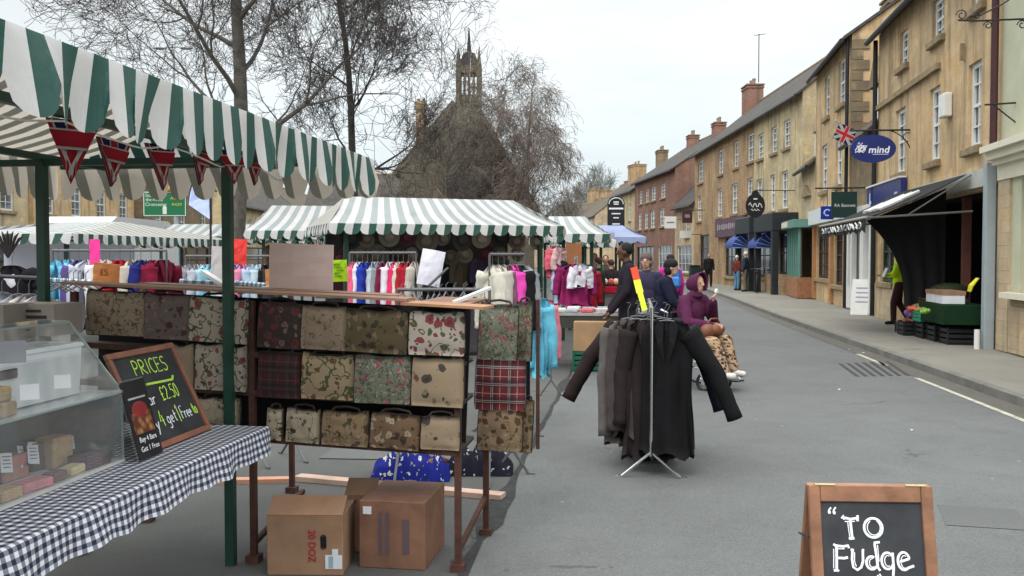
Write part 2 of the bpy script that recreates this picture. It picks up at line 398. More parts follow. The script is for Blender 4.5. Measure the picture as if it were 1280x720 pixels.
blue_p = mk((.018, .03, .16), .4, .1, 4, name='blue_paint'); m_navy = cloth((.012, .014, .035)); m_skin = mk((.52, .30, .21), .5, .08, 20, name='skin'); m_skin_d = mk((.10, .045, .028), .45, .1, 20, name='dark_skin')
m_clear = None
def m_acrylic():
    x = N('acrylic'); out = [q for q in x.t.nodes if q.type == 'OUTPUT_MATERIAL'][0]
    tr = x.n('ShaderNodeBsdfTransparent'); tr.inputs[0].default_value = (.97, .98, .98, 1); gl = x.n('ShaderNodeBsdfGlossy'); gl.inputs['Roughness'].default_value = .05
    df = x.n('ShaderNodeBsdfDiffuse'); df.inputs[0].default_value = (.8, .82, .84, 1)
    fr = x.n('ShaderNodeLayerWeight'); fr.inputs[0].default_value = .5; frp = x.math('ADD', x.math('MULTIPLY', x.math('POWER', fr.outputs['Facing'], 3.5), .55), .04); ms = x.n('ShaderNodeMixShader'); ms2 = x.n('ShaderNodeMixShader')
    ms2.inputs[0].default_value = .06; x.l(tr.outputs[0], ms2.inputs[1]); x.l(df.outputs[0], ms2.inputs[2])
    x.l(frp, ms.inputs[0]); x.l(ms2.outputs[0], ms.inputs[1]); x.l(gl.outputs[0], ms.inputs[2]); x.l(ms.outputs[0], out.inputs[0]); return x.m
m_clear = m_acrylic()

# ------------------------------------------------------------------ ground
b = MB(); b.add([(-400, -60, 0), (400, -60, 0), (400, 900, 0), (-400, 900, 0)], [[0, 1, 2, 3]])
b.build('ground', asph_sq, kind='structure', org=(0, 0, 0))
def strip(name, left, right, z, mat):
    b = MB(); n = len(left)
    b.add([(p[0], p[1], z) for p in left]+[(p[0], p[1], z) for p in right], [[i, n+i, n+i+1, i+1] for i in range(n-1)])
    return b.build(name, mat, kind='structure', org=(0, 0, 0))
g0 = Vector((-.18, 5.14, 0))
gut = [g0+SV*t for t in (-14, -6, 0, 8, 20, 34)]+[Vector((5, 60, 0)), Vector((5, 120, 0))]
kerb = [Vector((1.9, -20, 0)), Vector((5.43-.12*7, 9.7-7, 0)), Vector((5.43, 9.7, 0)), Vector((6.96, 24, 0)), Vector((8.3, 35, 0)), Vector((9.3, 44, 0)), Vector((10.25, 54, 0)), Vector((10.3, 62, 0)), Vector((9.0, 82, 0)), Vector((7.5, 110, 0)), Vector((7, 150, 0))]
kerb[0] = kerb[1]-SV*20
rl = [(p.x, p.y) for p in gut]; 
def at_y(line, y):
    for a, c in zip(line, line[1:]):
        if a.y <= y <= c.y: return a.x+(c.x-a.x)*(y-a.y)/(c.y-a.y)
    return line[-1].x
ys = [-8, 0, 3, 6, 9.7, 14, 19, 24, 30, 35, 44, 54, 62, 82, 110]
strip('road', [(at_y(gut, y), y) for y in ys], [(at_y(kerb, y), y) for y in ys], .004, asph_road)
# worn seam between the square and the road
b = MB(); pr = []
for i in range(90):
    t = -8+i*.32; c = g0+SV*t; w = .018+.03*abs(noise.noise((t*1.3, 0, 0)))+(.05 if noise.noise((t*.7, 5, 0)) > .25 else 0); o = .03*noise.noise((t*2, 3, 1))
    pr.append((c-LV*(w+o), c+LV*(w-o)))
b.add([(p.x, p.y, .008) for q in pr for p in q], [[2*i, 2*i+2, 2*i+3, 2*i+1] for i in range(89)])
b.build('road_seam', mk((.03, .03, .03), .9, .4, 12, name='tar_seam'), kind='structure', org=(0, 0, 0))
# yellow line with a break
m_yel = mk((.42, .41, .34), .8, .35, 9, name='worn_yellow_line')
b = MB(); ln = [G(x, y) for x, y in ((1072, 443), (1145, 473), (1215, 500), (1280, 526))]
d = (ln[-1]-ln[0]).normalized(); side = Vector((-d.y, d.x, 0)); 
for a, c in ((ln[0], ln[0]+(ln[1]-ln[0])*.55), (ln[1], ln[3]+d*6)):
    b.add([tuple((a+side*.035)[:2])+(.009,), tuple((a-side*.035)[:2])+(.009,), tuple((c-side*.035)[:2])+(.009,), tuple((c+side*.035)[:2])+(.009,)], [[0, 1, 2, 3]])
b.build('road_marking', m_yel, kind='structure', org=(0, 0, 0))
m_patch = m_asphalt('tar_repair', (.102, .106, .104))
for i, (cx, cy, w_, l_, a_) in enumerate(((2.9, 5.6, .5, .5, .3), (-.9, 7.6, 1.2, .8, .1), (3.6, 17, .7, 4.0, TH))):
    Mq = Matrix.Translation((cx, cy, .0075)) @ Matrix.Rotation(-a_, 4, 'Z'); b = MB(); b.add([(-w_/2, -l_/2, 0), (w_/2, -l_/2+.03, 0), (w_/2-.03, l_/2, 0), (-w_/2+.02, l_/2-.02, 0)], [[0, 1, 2, 3]], 0, Mq)
    b.build('road_patch', m_patch, kind='structure')
# patch with ribs (worn grille patch) beside the line
b = MB(); q = [G(1050, 455), G(1108, 452), G(1135, 470), G(1072, 471)]
c = sum(q, Vector())/4
for i in range(7):
    a = q[0].lerp(q[1], i/6); e_ = q[3].lerp(q[2], i/6)
    b.bar((a.x, a.y, .0065), (e_.x, e_.y, .0065), .05, .005)
b.build('drain_grille', mk((.045, .04, .038), .8, .4, 20, name='drain_iron'), label='flat rusty drain grille set in the road beside the yellow line', cat='drain')
# pavement slab with kerb
b = MB(); n = len(ys); yy = ys+[130]
L_ = [(at_y(kerb, y), y) for y in yy]; 
vs = [(x+.13, y, .10) for x, y in L_]+[(30, y, .10) for x, y in L_]; n = len(yy)
b.add(vs, [[i, n+i, n+i+1, i+1] for i in range(n-1)]); b.build('pavement', m_pave, kind='structure', org=(0, 0, 0))
b = MB(); 
for (x0, y0), (x1, y1) in zip(L_, L_[1:]):
    k = max(1, int((y1-y0)/.9)) if y0 > 2 and y0 < 50 else 1
    for j in range(k):
        t0 = j/k; t1 = (j+1)/k-.008/max(.5, (y1-y0)) ; p0 = Vector((x0+(x1-x0)*t0, y0+(y1-y0)*t0, 0)); p1 = Vector((x0+(x1-x0)*t1, y0+(y1-y0)*t1, 0))
        b.bar(p0+Vector((.065, 0, .052)), p1+Vector((.065, 0, .052)), .13, .104)
b.build('kerb', mk((.17, .165, .15), .85, .25, 3, 0, .3, name='kerb_stone'), kind='structure', org=(0, 0, 0))
# pale concrete channel by the kerb
strip('gutter', [(at_y(kerb, y)-.32, y) for y in ys if y > 2], [(at_y(kerb, y)-.002, y) for y in ys if y > 2], .0085, m_asphalt('gutter_tarmac', (.10, .095, .082)))

# ------------------------------------------------------------------ buildings
class Fac:
    """a street front: base line p0 (near) -> p1 (far), outward normal to the left of it"""
    def __init__(s, p0, p1, z0=.1):
        s.p0 = Vector((*p0, 0)); s.p1 = Vector((*p1, 0)); s.d = (s.p1-s.p0).normalized(); s.L = (s.p1-s.p0).length
        s.n = Vector((-s.d.y, s.d.x, 0)); s.z0 = z0
    def uz(s, px, py, out=0):
        a, bz = ray(px, py); o = s.p0+s.n*out
        # o + u d = t (a,1)
        det = s.d.x*(-1)-(-a)*s.d.y
        u = ((-o.x)*(-1)-(-a)*(-o.y))/det; t = o.y+u*s.d.y
        return u, CAMZ+bz*t
    def pt(s, u, z, out=0): return s.p0+s.d*u+s.n*out+UP*z
    def M(s):                                   # local x along, y up, z outward
        m = Matrix((s.d, UP, s.n)).transposed().to_4x4(); m.translation = s.p0; return m
def windows_px(f, lst):
    out = []
    for x0, x1, y0, y1 in lst:          # x0 left edge (far), x1 right edge (near); ys measured at middle
        xm = (x0+x1)/2; u0 = f.uz(x1, 200)[0]; u1 = f.uz(x0, 200)[0]
        z1 = f.uz(xm, y0)[1]; z0 = f.uz(xm, y1)[1]; out.append((u0, u1, z0, z1))
    return out
def wallgrid(b, f, L, z0, z1, ops, mi=0, depth=.15, M=None, u_start=0):
    us = sorted(set([u_start, L]+[min(max(q, u_start), L) for o in ops for q in o[:2]])); zs = sorted(set([z0, z1]+[min(max(q, z0), z1) for o in ops for q in o[2:4]]))
    inside = lambda u, z: any(o[0]-1e-6 < u < o[1]+1e-6 and o[2]-1e-6 < z < o[3]+1e-6 for o in ops)
    for a, c in zip(us, us[1:]):
        for e_, g in zip(zs, zs[1:]):
            if c-a < 1e-5 or g-e_ < 1e-5 or inside((a+c)/2, (e_+g)/2): continue
            b.quad(f.pt(a, e_), f.pt(a, g), f.pt(c, g), f.pt(c, e_), mi)
    for o in ops:
        for (ua, za, ub, zb) in ((o[0], o[2], o[1], o[2]), (o[1], o[2], o[1], o[3]), (o[1], o[3], o[0], o[3]), (o[0], o[3], o[0], o[2])):
            b.quad(f.pt(ua, za), f.pt(ub, zb), f.pt(ub, zb, -depth), f.pt(ua, za, -depth), mi)
def add_window(f, o, parent, fm=None, bars=(2, 4), sill=True, depth=.12, pane=None, lintel=False):
    fm = fm or m_white; u0, u1, z0, z1 = o; b = MB(); fw = min(.085, (u1-u0)*.13)
    M = f.M()
    def bx(a, c, e_, g, t=.05, zc=-depth+.03): b.box(((a+c)/2, (e_+g)/2, zc), (c-a, g-e_, t), M)
    bx(u0, u0+fw, z0, z1); bx(u1-fw, u1, z0, z1); bx(u0+fw, u1-fw, z0, z0+fw); bx(u0+fw, u1-fw, z1-fw, z1)
    for i in range(1, bars[0]): c = u0+(u1-u0)*i/bars[0]; bx(c-.014, c+.014, z0+fw, z1-fw, .03)
    for i in range(1, bars[1]):
        c = z0+(z1-z0)*i/bars[1]; w = .028 if i*2 == bars[1] else .014; bx(u0+fw, u1-fw, c-w, c+w, .034)
    w = b.build('window', fm, parent)
    p = MB(); p.box(((u0+u1)/2, (z0+z1)/2, -depth-.005), (u1-u0, z1-z0, .01), M); p.build('pane', pane or m_glass, w)
    if sill:
        s_ = MB(); s_.box(((u0+u1)/2, z0-.07, .0), ((u1-u0)+.24, .14, .2), M, bev=.012); s_.build('sill', m_sill, w)
    return w
def chimney(parent, c, w, d, h, rz, mat, pots=3, potm=None):
    b = MB(); M = Matrix.Translation(Vector(c)) @ Matrix.Rotation(rz, 4, 'Z')
    b.box((0, 0, h/2), (w, d, h), M); b.box((0, 0, h-.14), (w+.1, d+.1, .1), M); b.box((0, 0, h+.03), (w+.14, d+.14, .08), M)
    ch = b.build('chimney', mat, parent, uv=((.7, .7, 0), UP))
    for i in range(pots):
        q = MB(); y = (i-(pots-1)/2)*(d/max(pots, 1))*.9; q.tube([M @ Vector((0, y, h+.07)), M @ Vector((0, y, h+.35)), M @ Vector((0, y, h+.37)), M @ Vector((0, y, h+.46))], [.12, .1, .125, .12], 10)
        q.build('chimney_pot', potm or red_brick, ch)
    return ch
def building(name, label, p0, p1, ze, depth, rise, wall, roof, ops=(), shop=(), group=None, win=True, bars=(2, 4), gutter=True, z0=.1, fm=None, overh=.25, endm=None, winmask=None):
    f = Fac(p0, p1, z0); t = thing(name, label, 'building', (f.p0.x, f.p0.y, z0), 0, group)
    b = MB(); allops = list(ops)+list(shop); wallgrid(b, f, f.L, z0-.1, ze, allops)
    A = lambda u, v, z: f.pt(u, z, -v)
    for u, fl in ((0, 1), (f.L, -1)):
        vs = [A(u, 0, z0-.1), A(u, depth, z0-.1), A(u, depth, ze), A(u, depth/2, ze+rise), A(u, 0, ze)]
        b.add(vs, [[0, 1, 2, 3, 4][::fl]])
    b.quad(A(0, depth, z0), A(0, depth, ze), A(f.L, depth, ze), A(f.L, depth, z0))
    b.build('wall', wall, t, uv=(f.d+f.n*-.9, UP))
    r = MB(); ov = overh; k = rise/(depth/2)
    for s1 in (0, 1):
        ua, ub = -.08, f.L+.08
        v0 = -ov if not s1 else depth+ov; v1 = depth/2; za = ze-ov*k
        p = [A(ua, v0, za+.02), A(ub, v0, za+.02), A(ub, v1, ze+rise+.02), A(ua, v1, ze+rise+.02)]
        q = [v+UP*.1 for v in p]
        r.add(p+q, [[0, 1, 2, 3][::-1], [4, 5, 6, 7], [0, 1, 5, 4], [1, 2, 6, 5], [2, 3, 7, 6], [3, 0, 4, 7]])
    ro = r.build('roof', roof, t, uv=(f.d, (UP*1.2)))
    rd = MB(); rd.tube([A(-.08, depth/2, ze+rise+.13), A(f.L+.08, depth/2, ze+rise+.13)], .09, 8); rd.build('ridge', m_sill, ro)
    if gutter:
        g = MB(); g.tube([A(-.02, -ov-.05, ze-ov*k), A(f.L+.02, -ov-.05, ze-ov*k)], .07, 8); g.build('gutter', m_iron, t)
    if win:
        for o in ops: add_window(f, o, t, fm, bars, pane=m_palepane)
    return t, f, ro
BX = lambda y: 5.445+.165*y
# --- rightmost cream shop
t, f, ro = building('shop_building', 'pale painted building at the right edge with cream shopfront and cornice', (BX(7), 7), (BX(14.95), 14.95), 7.2, 7, 2.6, mk((.50, .50, .36), .8, .1, 2, 0, .2, name='pale_render'), slate,
    ops=[(1.5, 2.5, 3.9, 5.4), (4.5, 5.5, 3.9, 5.4)], shop=[(5.3, 7.15, 1.0, 2.85), (.6, 4.2, .8, 2.85)])
u_end = f.L
b = MB(); M = f.M(); b.box((f.L/2-.03, 3.33, .13), (f.L, .1, .42), M); b.box((f.L/2-.03, 3.22, .1), (f.L-.05, .12, .3), M); b.box((f.L/2-.03, 3.12, .06), (f.L-.08, .08, .2), M)
b.build('cornice', m_cream, t)
b = MB(); b.box((f.L/2, 2.96, .03), (f.L-.1, .24, .08), M); b.build('fascia', m_cream, t)
b = MB(); b.box((f.L-.28, 1.48, .015), (.5, 2.74, .06), M); b.build('pilaster', st_pale, t, uv=(f.d, UP))
b = MB(); b.box((f.L-1.8, .6, .02), (2.4, .95, .07), M); b.build('stall_riser', st_pale, t, uv=(f.d, UP))
for o in ((5.3, 7.15, 1.0, 2.85), (.6, 4.2, .8, 2.85)): add_window(f, o, t, m_cream, (2, 2))
b = MB(); b.box((6.3, 1.02, .08), (2.2, .09, .28), M); b.build('sill', m_cream, t)
# iron scroll bracket
b = MB(); c0 = f.pt(f.L-2.0, 4.95, .02)
sc = [c0+f.n*(x)+UP*z for x, z in ((0, 0), (1.0, 0), (1.25, .02))]; b.tube(sc, .014, 6)
b.tube([c0+f.n*x+UP*z for x, z in ((.0, .55), (.35, .42), (.7, .2), (.95, .08), (1.1, .07))], .011, 6)
for cx, cz, rr in ((1.2, .09, .08), (1.0, .07, .05), (.85, -.07, .06), (.4, -.08, .07), (.15, -.1, .09)):
    b.tube([c0+f.n*(cx+rr*(1-k*.045)*math.cos(k*.55))+UP*(cz+rr*(1-k*.045)*math.sin(k*.55)) for k in range(16)], .009, 5)
b.build('scroll_bracket', m_iron, t)
b = MB(); c0 = f.pt(f.L-.6, 4.0, .0); b.tube([c0, c0+f.n*.45-UP*.02], .015, 6); b.tube([c0-UP*.3, c0+f.n*.35], .012, 6); b.build('lamp_arm', m_iron, t)
# --- near stone building (grocer)
def fy(y): return (BX(y), y)
f2 = Fac(fy(14.97), fy(23.6)); 
w_up = windows_px(f2, [(1163, 1177, 2, 50), (1123, 1133, 35, 83)]); zt = sorted(w_up)[0][3]
u0, u1 = f2.uz(1229, 100)[0], f2.uz(1213, 100)[0]
w_up.append((u0, u1, w_up[0][2], w_up[0][3]))
w_lo = windows_px(f2, [(1119, 1131, 130, 212), (1161, 1174, 107, 197), (1209, 1225, 90, 195)])
zz0 = sum(w[2] for w in w_lo)/3; zz1 = sum(w[3] for w in w_lo)/3
w_lo = [(w[0], w[1], zz0, zz1) for w in w_lo]
zz0 = sum(w[2] for w in w_up)/3; zz1 = sum(w[3] for w in w_up)/3
w_up = [(w[0], w[1], zz0, zz1) for w in w_up]
ug0, ug1 = f2.uz(1240, 300)[0], f2.uz(1150, 300)[0]; uw0, uw1 = f2.uz(1118, 300)[0], f2.uz(1101, 300)[0]
t2, f2, ro2 = building('stone_townhouse', 'tall ochre stone townhouse with sash windows above the black awning grocer', fy(14.97), fy(23.6), 7.25, 8, 3, st_ochre, slate,
    ops=w_up+w_lo, shop=[(.25, ug1, .12, 2.75), (uw0, uw1, 1.0, 2.5)], bars=(2, 4))
M2 = f2.M()
b = MB(); sz = f2.uz(1150, 100)[1]; b.box((f2.L-2.7, sz, .04), (5.4, .12, .1), M2); b.box((1.9, sz-.05, .03), (.06, .3, .1), M2); b.build('string_course', m_sill, t2)
add_window(f2, (uw0, uw1, 1.0, 2.5), t2, m_dkgreen, (2, 4))
b = MB(); b.box(((.25+ug1)/2, 2.94, .06), (ug1+.1, .3, .14), M2); b.build('fascia', mk((.42, .42, .38), .6, .15, 3, name='grey_fascia'), t2)
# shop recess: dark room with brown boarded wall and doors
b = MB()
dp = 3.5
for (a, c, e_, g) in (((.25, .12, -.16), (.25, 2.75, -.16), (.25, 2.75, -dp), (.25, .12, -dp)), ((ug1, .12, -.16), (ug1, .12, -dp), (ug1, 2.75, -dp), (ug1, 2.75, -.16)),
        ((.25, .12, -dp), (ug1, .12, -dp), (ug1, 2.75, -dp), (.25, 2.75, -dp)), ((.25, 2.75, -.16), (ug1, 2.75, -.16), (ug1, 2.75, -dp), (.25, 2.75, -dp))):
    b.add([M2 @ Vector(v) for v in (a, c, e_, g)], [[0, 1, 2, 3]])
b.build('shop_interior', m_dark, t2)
b = MB()
for i in range(7): b.box((.45+i*.21, 1.35, -.45), (.195, 2.5, .05), M2)
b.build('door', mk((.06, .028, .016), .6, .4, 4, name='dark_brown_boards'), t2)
b = MB(); b.box((.45+7*.21+.12, 1.4, -.12), (.12, 2.6, .14), M2); b.build('post', mk((.13, .05, .035), .6, .3, 4), t2)
b = MB(); b.box((.10, 1.6, .12), (.16, 3.1, .16), M2, bev=.01); b.build('post', m_greyp, t2)
b = MB(); b.tube([f2.pt(-.02, 3.4, .12), f2.pt(-.02, 7.1, .12)], .06, 8);  b.build('downpipe', m_pipe, t2)
b = MB(); b.tube([f2.pt(f2.L-.08, .12, .1), f2.pt(f2.L-.08, 7.1, .1)], .06, 8); b.build('downpipe', m_black, t2)
uu, zz = f2.uz(1188, 132); b = MB(); b.box((uu, zz, .09), (.35, .45, .16), M2, bev=.02); b.build('alarm_box', m_white, t2)
# blue board on wall
ub0, ub1 = f2.uz(1134, 245)[0], f2.uz(1091, 245)[0]; zb = f2.uz(1112, 243)[1]
b = MB(); b.box(((ub0+ub1)/2, zb, .08), (ub1-ub0, .55, .12), M2); sb = b.build('shop_fascia', blue_p, t2)
b = MB(); b.box(((ub0+ub1)/2, zb-.29, .1), (ub1-ub0, .04, .16), M2); b.box(((ub0+ub1)/2, zb+.29, .1), (ub1-ub0, .04, .16), M2); b.build('trim', m_white, sb)
b = MB(); b.box((ub1-.35, zb-.02, .15), (.08, .3, .01), M2); b.box((ub1-.45, zb-.12, .15), (.12, .08, .01), M2); b.box((ub0+.4, zb-.05, .15), (.25, .05, .01), M2); b.build('lettering', mk((.5, .6, .8), .6), sb)
b = MB(); b.box((f2.L-1.1, .5, .02), (2.1, .9, .08), M2); b.build('stall_riser', st_pale, t2, uv=(f2.d, UP))
# awning
def awning():
    a = thing('awning', 'black shop awning with white scroll lettering reaching over the pavement', 'awning', f2.pt(2.5, .1, .8))
    u0, u1, pj = 1.0, 5.9, 1.65; zt_, zf = 3.05, 2.3; b = MB(); n = 8
    top = []; 
    for i in range(n+1):
        u = u0+(u1-u0)*i/n
        for j in range(5):
            v = j/4; top.append(f2.pt(u, zt_+(zf-zt_)*v-.05*math.sin(math.pi*v), .2+pj*v))
    k = len(top); vs = top+[v-UP*.015 for v in top]; fs = []
    for i in range(n):
        for j in range(4): q = i*5+j; fs += [[q, q+1, q+6, q+5], [k+q, k+q+5, k+q+6, k+q+1]]
    b.add(vs, fs); b.build('canvas', m_blackcl, a)
    b = MB(); cnt = 24; vs = []; fs = []
    for i in range(cnt+1):
        u = u0+(u1-u0)*i/cnt
        vs += [f2.pt(u, zf, .2+pj), f2.pt(u, zf-.24-.03*math.cos(i*math.pi/1.0), .22+pj+.02*math.sin(i*1.3))]
    fs = [[2*i, 2*i+1, 2*i+3, 2*i+2] for i in range(cnt)]
    b.add(vs, fs); va = b.build('valance', m_blackcl, a)
    b = MB(); b.tube([f2.pt(u0, zf+.01, .2+pj), f2.pt(u1, zf+.01, .2+pj)], .028, 8); b.build('front_bar', mk((.30, .28, .25), .5, .1), a)
    for uu in (u0, u1):
        b = MB(); b.tube([f2.pt(uu, 2.4, .1), f2.pt(uu, zf, .2+pj)], .02, 6); b.tube([f2.pt(uu, zt_, .1), f2.pt(uu, 2.32, 1.2)], .014, 6); b.build('arm', mk((.10, .10, .09), .5), a)
    # scroll marks on slope and valance
    w = MB()
    for k2 in range(3):
        pts = [f2.pt(1.6+k2*.55+.5*s_, zt_+(zf-zt_)*v+.02, .2+pj*v) for s_, v in [(q/10, .55+.22*math.sin(q*.75+k2)) for q in range(11)]]
        w.tube(pts, .03, 5)
    w.build('scroll_lettering', mk((.6, .6, .58), .7), a)
    w = MB()
    for k2 in range(14):
        u = u0+.35+k2*.3
        w.tube([f2.pt(u+.11*math.cos(q*.7), zf-.12+.055*math.sin(q*.7+k2), .245+pj) for q in range(8)], .014, 4)
    w.build('lettering', mk((.6, .6, .58), .7), va)
    # hanging black side sheet
    b = MB(); vs = []; fs = []; m_ = 12
    for i in range(m_+1):
        s_ = i/m_
        for j in range(9):
            v = j/8; out = .15+(.72+.70*(1-v)**2.5)*s_; z = (zf+(zt_-zf)*(1-s_)*.8)-v*(zf+(zt_-zf)*(1-s_)*.8-.9+.25*s_)
            vs.append(f2.pt(2.35+.05*math.sin(i*1.6)*v, z, out))
    for i in range(m_):
        for j in range(8): q = i*9+j; fs.append([q, q+1, q+10, q+9])
    b.add(vs, fs); b.build('side_curtain', m_blackcl, a, smooth=True)
awning()
# --- low link building with dormer
def link(name, label, y0, y1, ze, dpx, wall, xf=fy, riseh=3.0):
    t, f, ro = building(name, label, xf(y0), xf(y1), ze, 7, riseh, wall, slate_b, shop=[(.3, f_L(xf, y0, y1)-.3, .2, 2.6)], win=False)
    M = f.M(); c = f.uz(dpx, 100)[0]; c = f.L*.45
    b = MB(); w = 1.05; z0 = ze-.25; b.box((c, z0+.75, -1.1), (w, 1.5, 1.6), M)
    b.prism([(c-w/2-.12, z0+1.5), (c+w/2+.12, z0+1.5), (c, z0+2.3)], 1.7, M, z0=-1.9); dm = b.build('dormer', wall, t, uv=(f.d, UP))
    b = MB(); b.box((c, z0+.85, -.28), (w-.35, 1.1, .05), M); w_ = b.build('window', m_white, dm)
    return t, f, ro
def f_L(xf, y0, y1): a, c = xf(y0), xf(y1); return math.hypot(c[0]-a[0], c[1]-a[1])
t3, f3, _ = link('link_house', 'low stone house with steep dormer squeezed between two taller stone buildings', 23.62, 26.98, 5.0, 1088, st_grey)
M3 = f3.M(); L3 = f3.L
b = MB(); b.box((L3/2, 2.8, .1), (L3-.1, .35, .24), M3); b.build('fascia', m_white, t3)
for u in (.25, 1.1, 1.35, 2.6, L3-.25):
    b = MB(); b.box((u, 1.4, .05), (.16, 2.5, .14), M3); b.build('pilaster', m_white, t3)
b = MB(); b.box((L3/2, .45, .02), (L3-.3, .6, .1), M3); b.build('stall_riser', m_white, t3)
b = MB(); b.box((L3/2, 1.6, -.1), (L3-.5, 1.9, .02), M3); b.build('pane', m_glass, t3)
# --- tall building 3
ff = Fac(fy(27.0), fy(33.3))
W3 = windows_px(ff, [(1030, 1036, 93, 146), (1047, 1055, 77, 133)]); zA = [sum(w[i] for w in W3)/2 for i in (2, 3)]
W3b = windows_px(ff, [(1027, 1034, 180, 238), (1045, 1052, 170, 232)]); zB = [sum(w[i] for w in W3b)/2 for i in (2, 3)]
W3 = [(w[0], w[1], *zA) for w in W3]; W3b = [(w[0], w[1], *zB) for w in W3b]
L4 = ff.L
t4, f4, ro4 = building('tall_townhouse', 'narrow tall stone townhouse with quoined gable beside the dormer link', fy(27.0), fy(33.3), 8.1, 8, 2.8, st_ochre, slate, ops=W3+W3b, shop=[(.5, 2.4, .75, 2.6), (3.0, L4-.6, .9, 2.7)])
M4 = f4.M()
b = MB(); b.box((L4/2, 3.0, .12), (L4-.2, .5, .26), M4); b.build('fascia', mk((.62, .68, .68), .5, .05), t4)
for o in ((.5, 2.4, .75, 2.6), (3.0, L4-.6, .9, 2.7)): add_window(f4, o, t4, mk((.05, .03, .02), .5), (3, 4))
for u in (.3, 2.7, L4-.3):
    b = MB(); b.box((u, 1.45, .05), (.3, 2.6, .12), M4); b.build('pilaster', mk((.40, .20, .09), .6, .15, 4), t4)
b = MB()
for i in range(26):        # quoins up the near gable corner
    w = .5 if i % 2 else .32; b.box((-.012, .3+i*.3, -w/2+.01), (.05, .28, w), M4); 
b.build('quoins', st_grey, t4, uv=(f4.n, UP))
b = MB(); b.tube([f4.pt(.12, .12, .1), f4.pt(.12, 8, .1)], .055, 8); b.build('downpipe', m_black, t4)
chimney(ro4, f4.pt(L4-.3, 8.6, -2.6), .7, 1.0, 2.0, -TH, st_grey, 2)
b = MB(); c0 = f4.pt(L4-.3, 10.5, -2.6); b.tube([c0, c0+UP*1.3], .02, 5); b.tube([c0+UP*1.2-Vector((.5, 0, 0)), c0+UP*1.25+Vector((.4, .1, 0))], .012, 4)
for q in range(6): b.tube([c0+UP*1.2+Vector((-.45+q*.16, 0, -.16)), c0+UP*1.2+Vector((-.45+q*.16, 0, .18))], .008, 4)
b.build('aerial', m_iron, ro4)
b = MB(); c0 = f4.pt(1.0, 10.6, -3.6); b.tube([c0, c0+UP*1.2], .02, 5); b.tube([c0+UP*1.15-Vector((.3, 0, 0)), c0+UP*1.2+Vector((.35, .1, 0))], .012, 4); b.build('aerial', m_iron, ro4)
# big chimney of townhouse 2
chimney(ro2, f2.pt(f2.L-.1, 8.1, -2.6), .8, 1.3, 2.2, -TH, st_pale, 0)
# --- second link by the terrace
t5, f5, _ = link('small_gabled_house', 'small stone house with dormer beside the long yellow terrace', 33.35, 36.6, 5.1, 1009, st_pale)
M5 = f5.M(); L5 = f5.L; m_teal = mk((.12, .26, .22), .5, .1, 3, name='teal_paint')
b = MB(); b.box((L5/2, 2.85, .35), (L5, .3, .8), M5); b.build('fascia', m_teal, t5)
b = MB(); b.box((L5-1.0, 2.85, .77), (1.6, .2, .03), M5); b.build('name_board', m_cream, t5)
b = MB(); b.box((L5/2, .5, .3), (L5-.2, .75, .55), M5); b.build('stall_riser', mk((.30, .14, .07), .8, .3, 6), t5)
for u in [.2+i*(L5-.4)/5 for i in range(6)]:
    b = MB(); b.box((u, 1.75, .5), (.09, 1.9, .09), M5); b.build('glazing_bar', m_teal, t5)
b = MB(); b.box((L5/2, 1.75, .45), (L5-.3, 1.85, .02), M5); b.build('pane', m_glass, t5)
uu = L5*.5; 
b = MB(); b.prism([(uu-.9, 3.9), (uu+.9, 3.9), (uu, 4.35)], .12, M5, z0=.01); b.build('pediment', m_sill, t5)
# --- long terrace, two tones
tp = lambda y: (11.5+(y-36.6)*.012, y)
fA = Fac(tp(36.62), tp(44.2))
WA = windows_px(fA, [(947, 954, 168, 200), (964, 971, 158, 190), (979, 987, 150, 184)]); WB = windows_px(fA, [(946, 953, 224, 262), (963, 969, 218, 264), (977, 985, 214, 266)])
def lvl(ws, i0=2): a = sum(w[2] for w in ws)/len(ws); c = sum(w[3] for w in ws)/len(ws); return [(w[0], w[1], a, c) for w in ws]
WA, WB = lvl(WA), lvl(WB); LA = fA.L
t6, f6, ro6 = building('yellow_terrace_house', 'yellow stone terrace house with three window columns over bay shopfronts', tp(36.62), tp(44.2), 8.2, 8, 3.2, st_yellow, slate, ops=WA+WB, shop=[(.6, 3.2, .9, 2.7), (3.9, LA-.5, .7, 2.7)])
for o in ((.6, 3.2, .9, 2.7), (3.9, LA-.5, .7, 2.7)): add_window(f6, o, t6, mk((.03, .05, .055), .5), (3, 2))
M6 = f6.M()
for u, w in ((1.9, 3.0), (5.6, 2.8)):
    b = MB(); b.box((u, 3.05, .5), (w, .75, 1.1), M6, bev=.03); b.box((u-w/2+.15, 1.4, .9), (.25, 2.6, .25), M6); b.box((u+w/2-.15, 1.4, .9), (.25, 2.6, .25), M6); b.build('shop_porch', mk((.022, .026, .03), .5, .2, 4), t6)
b = MB(); b.box((1.9, .5, .3), (3.0, .8, .5), M6); b.build('stall_riser', st_brown, t6, uv=(f6.d, UP))
fB = Fac(tp(44.22), tp(59.5))
WC = windows_px(fB, [(873, 879, 198, 226), (898, 904, 186, 216), (917, 923, 178, 210), (934, 942, 170, 206)]); WD = windows_px(fB, [(872, 877, 242, 276), (897, 903, 235, 270), (915, 922, 230, 269), (934, 941, 226, 262)])
WC, WD = lvl(WC), lvl(WD)
t7, f7, ro7 = building('brown_terrace_house', 'long brown stone terrace house with purple shop fascia and barred window', tp(44.22), tp(59.5), 8.2, 8, 3.2, st_brown, slate, ops=WC+WD, shop=[(1.5, 6.2, .6, 2.7), (10.6, 13.4, .5, 3.0)])
M7 = f7.M()
for o, br in (((1.5, 6.2, .6, 2.7), (4, 2)), ((10.6, 13.4, .5, 3.0), (7, 3))): add_window(f7, o, t7, mk((.045, .035, .03), .5), br)
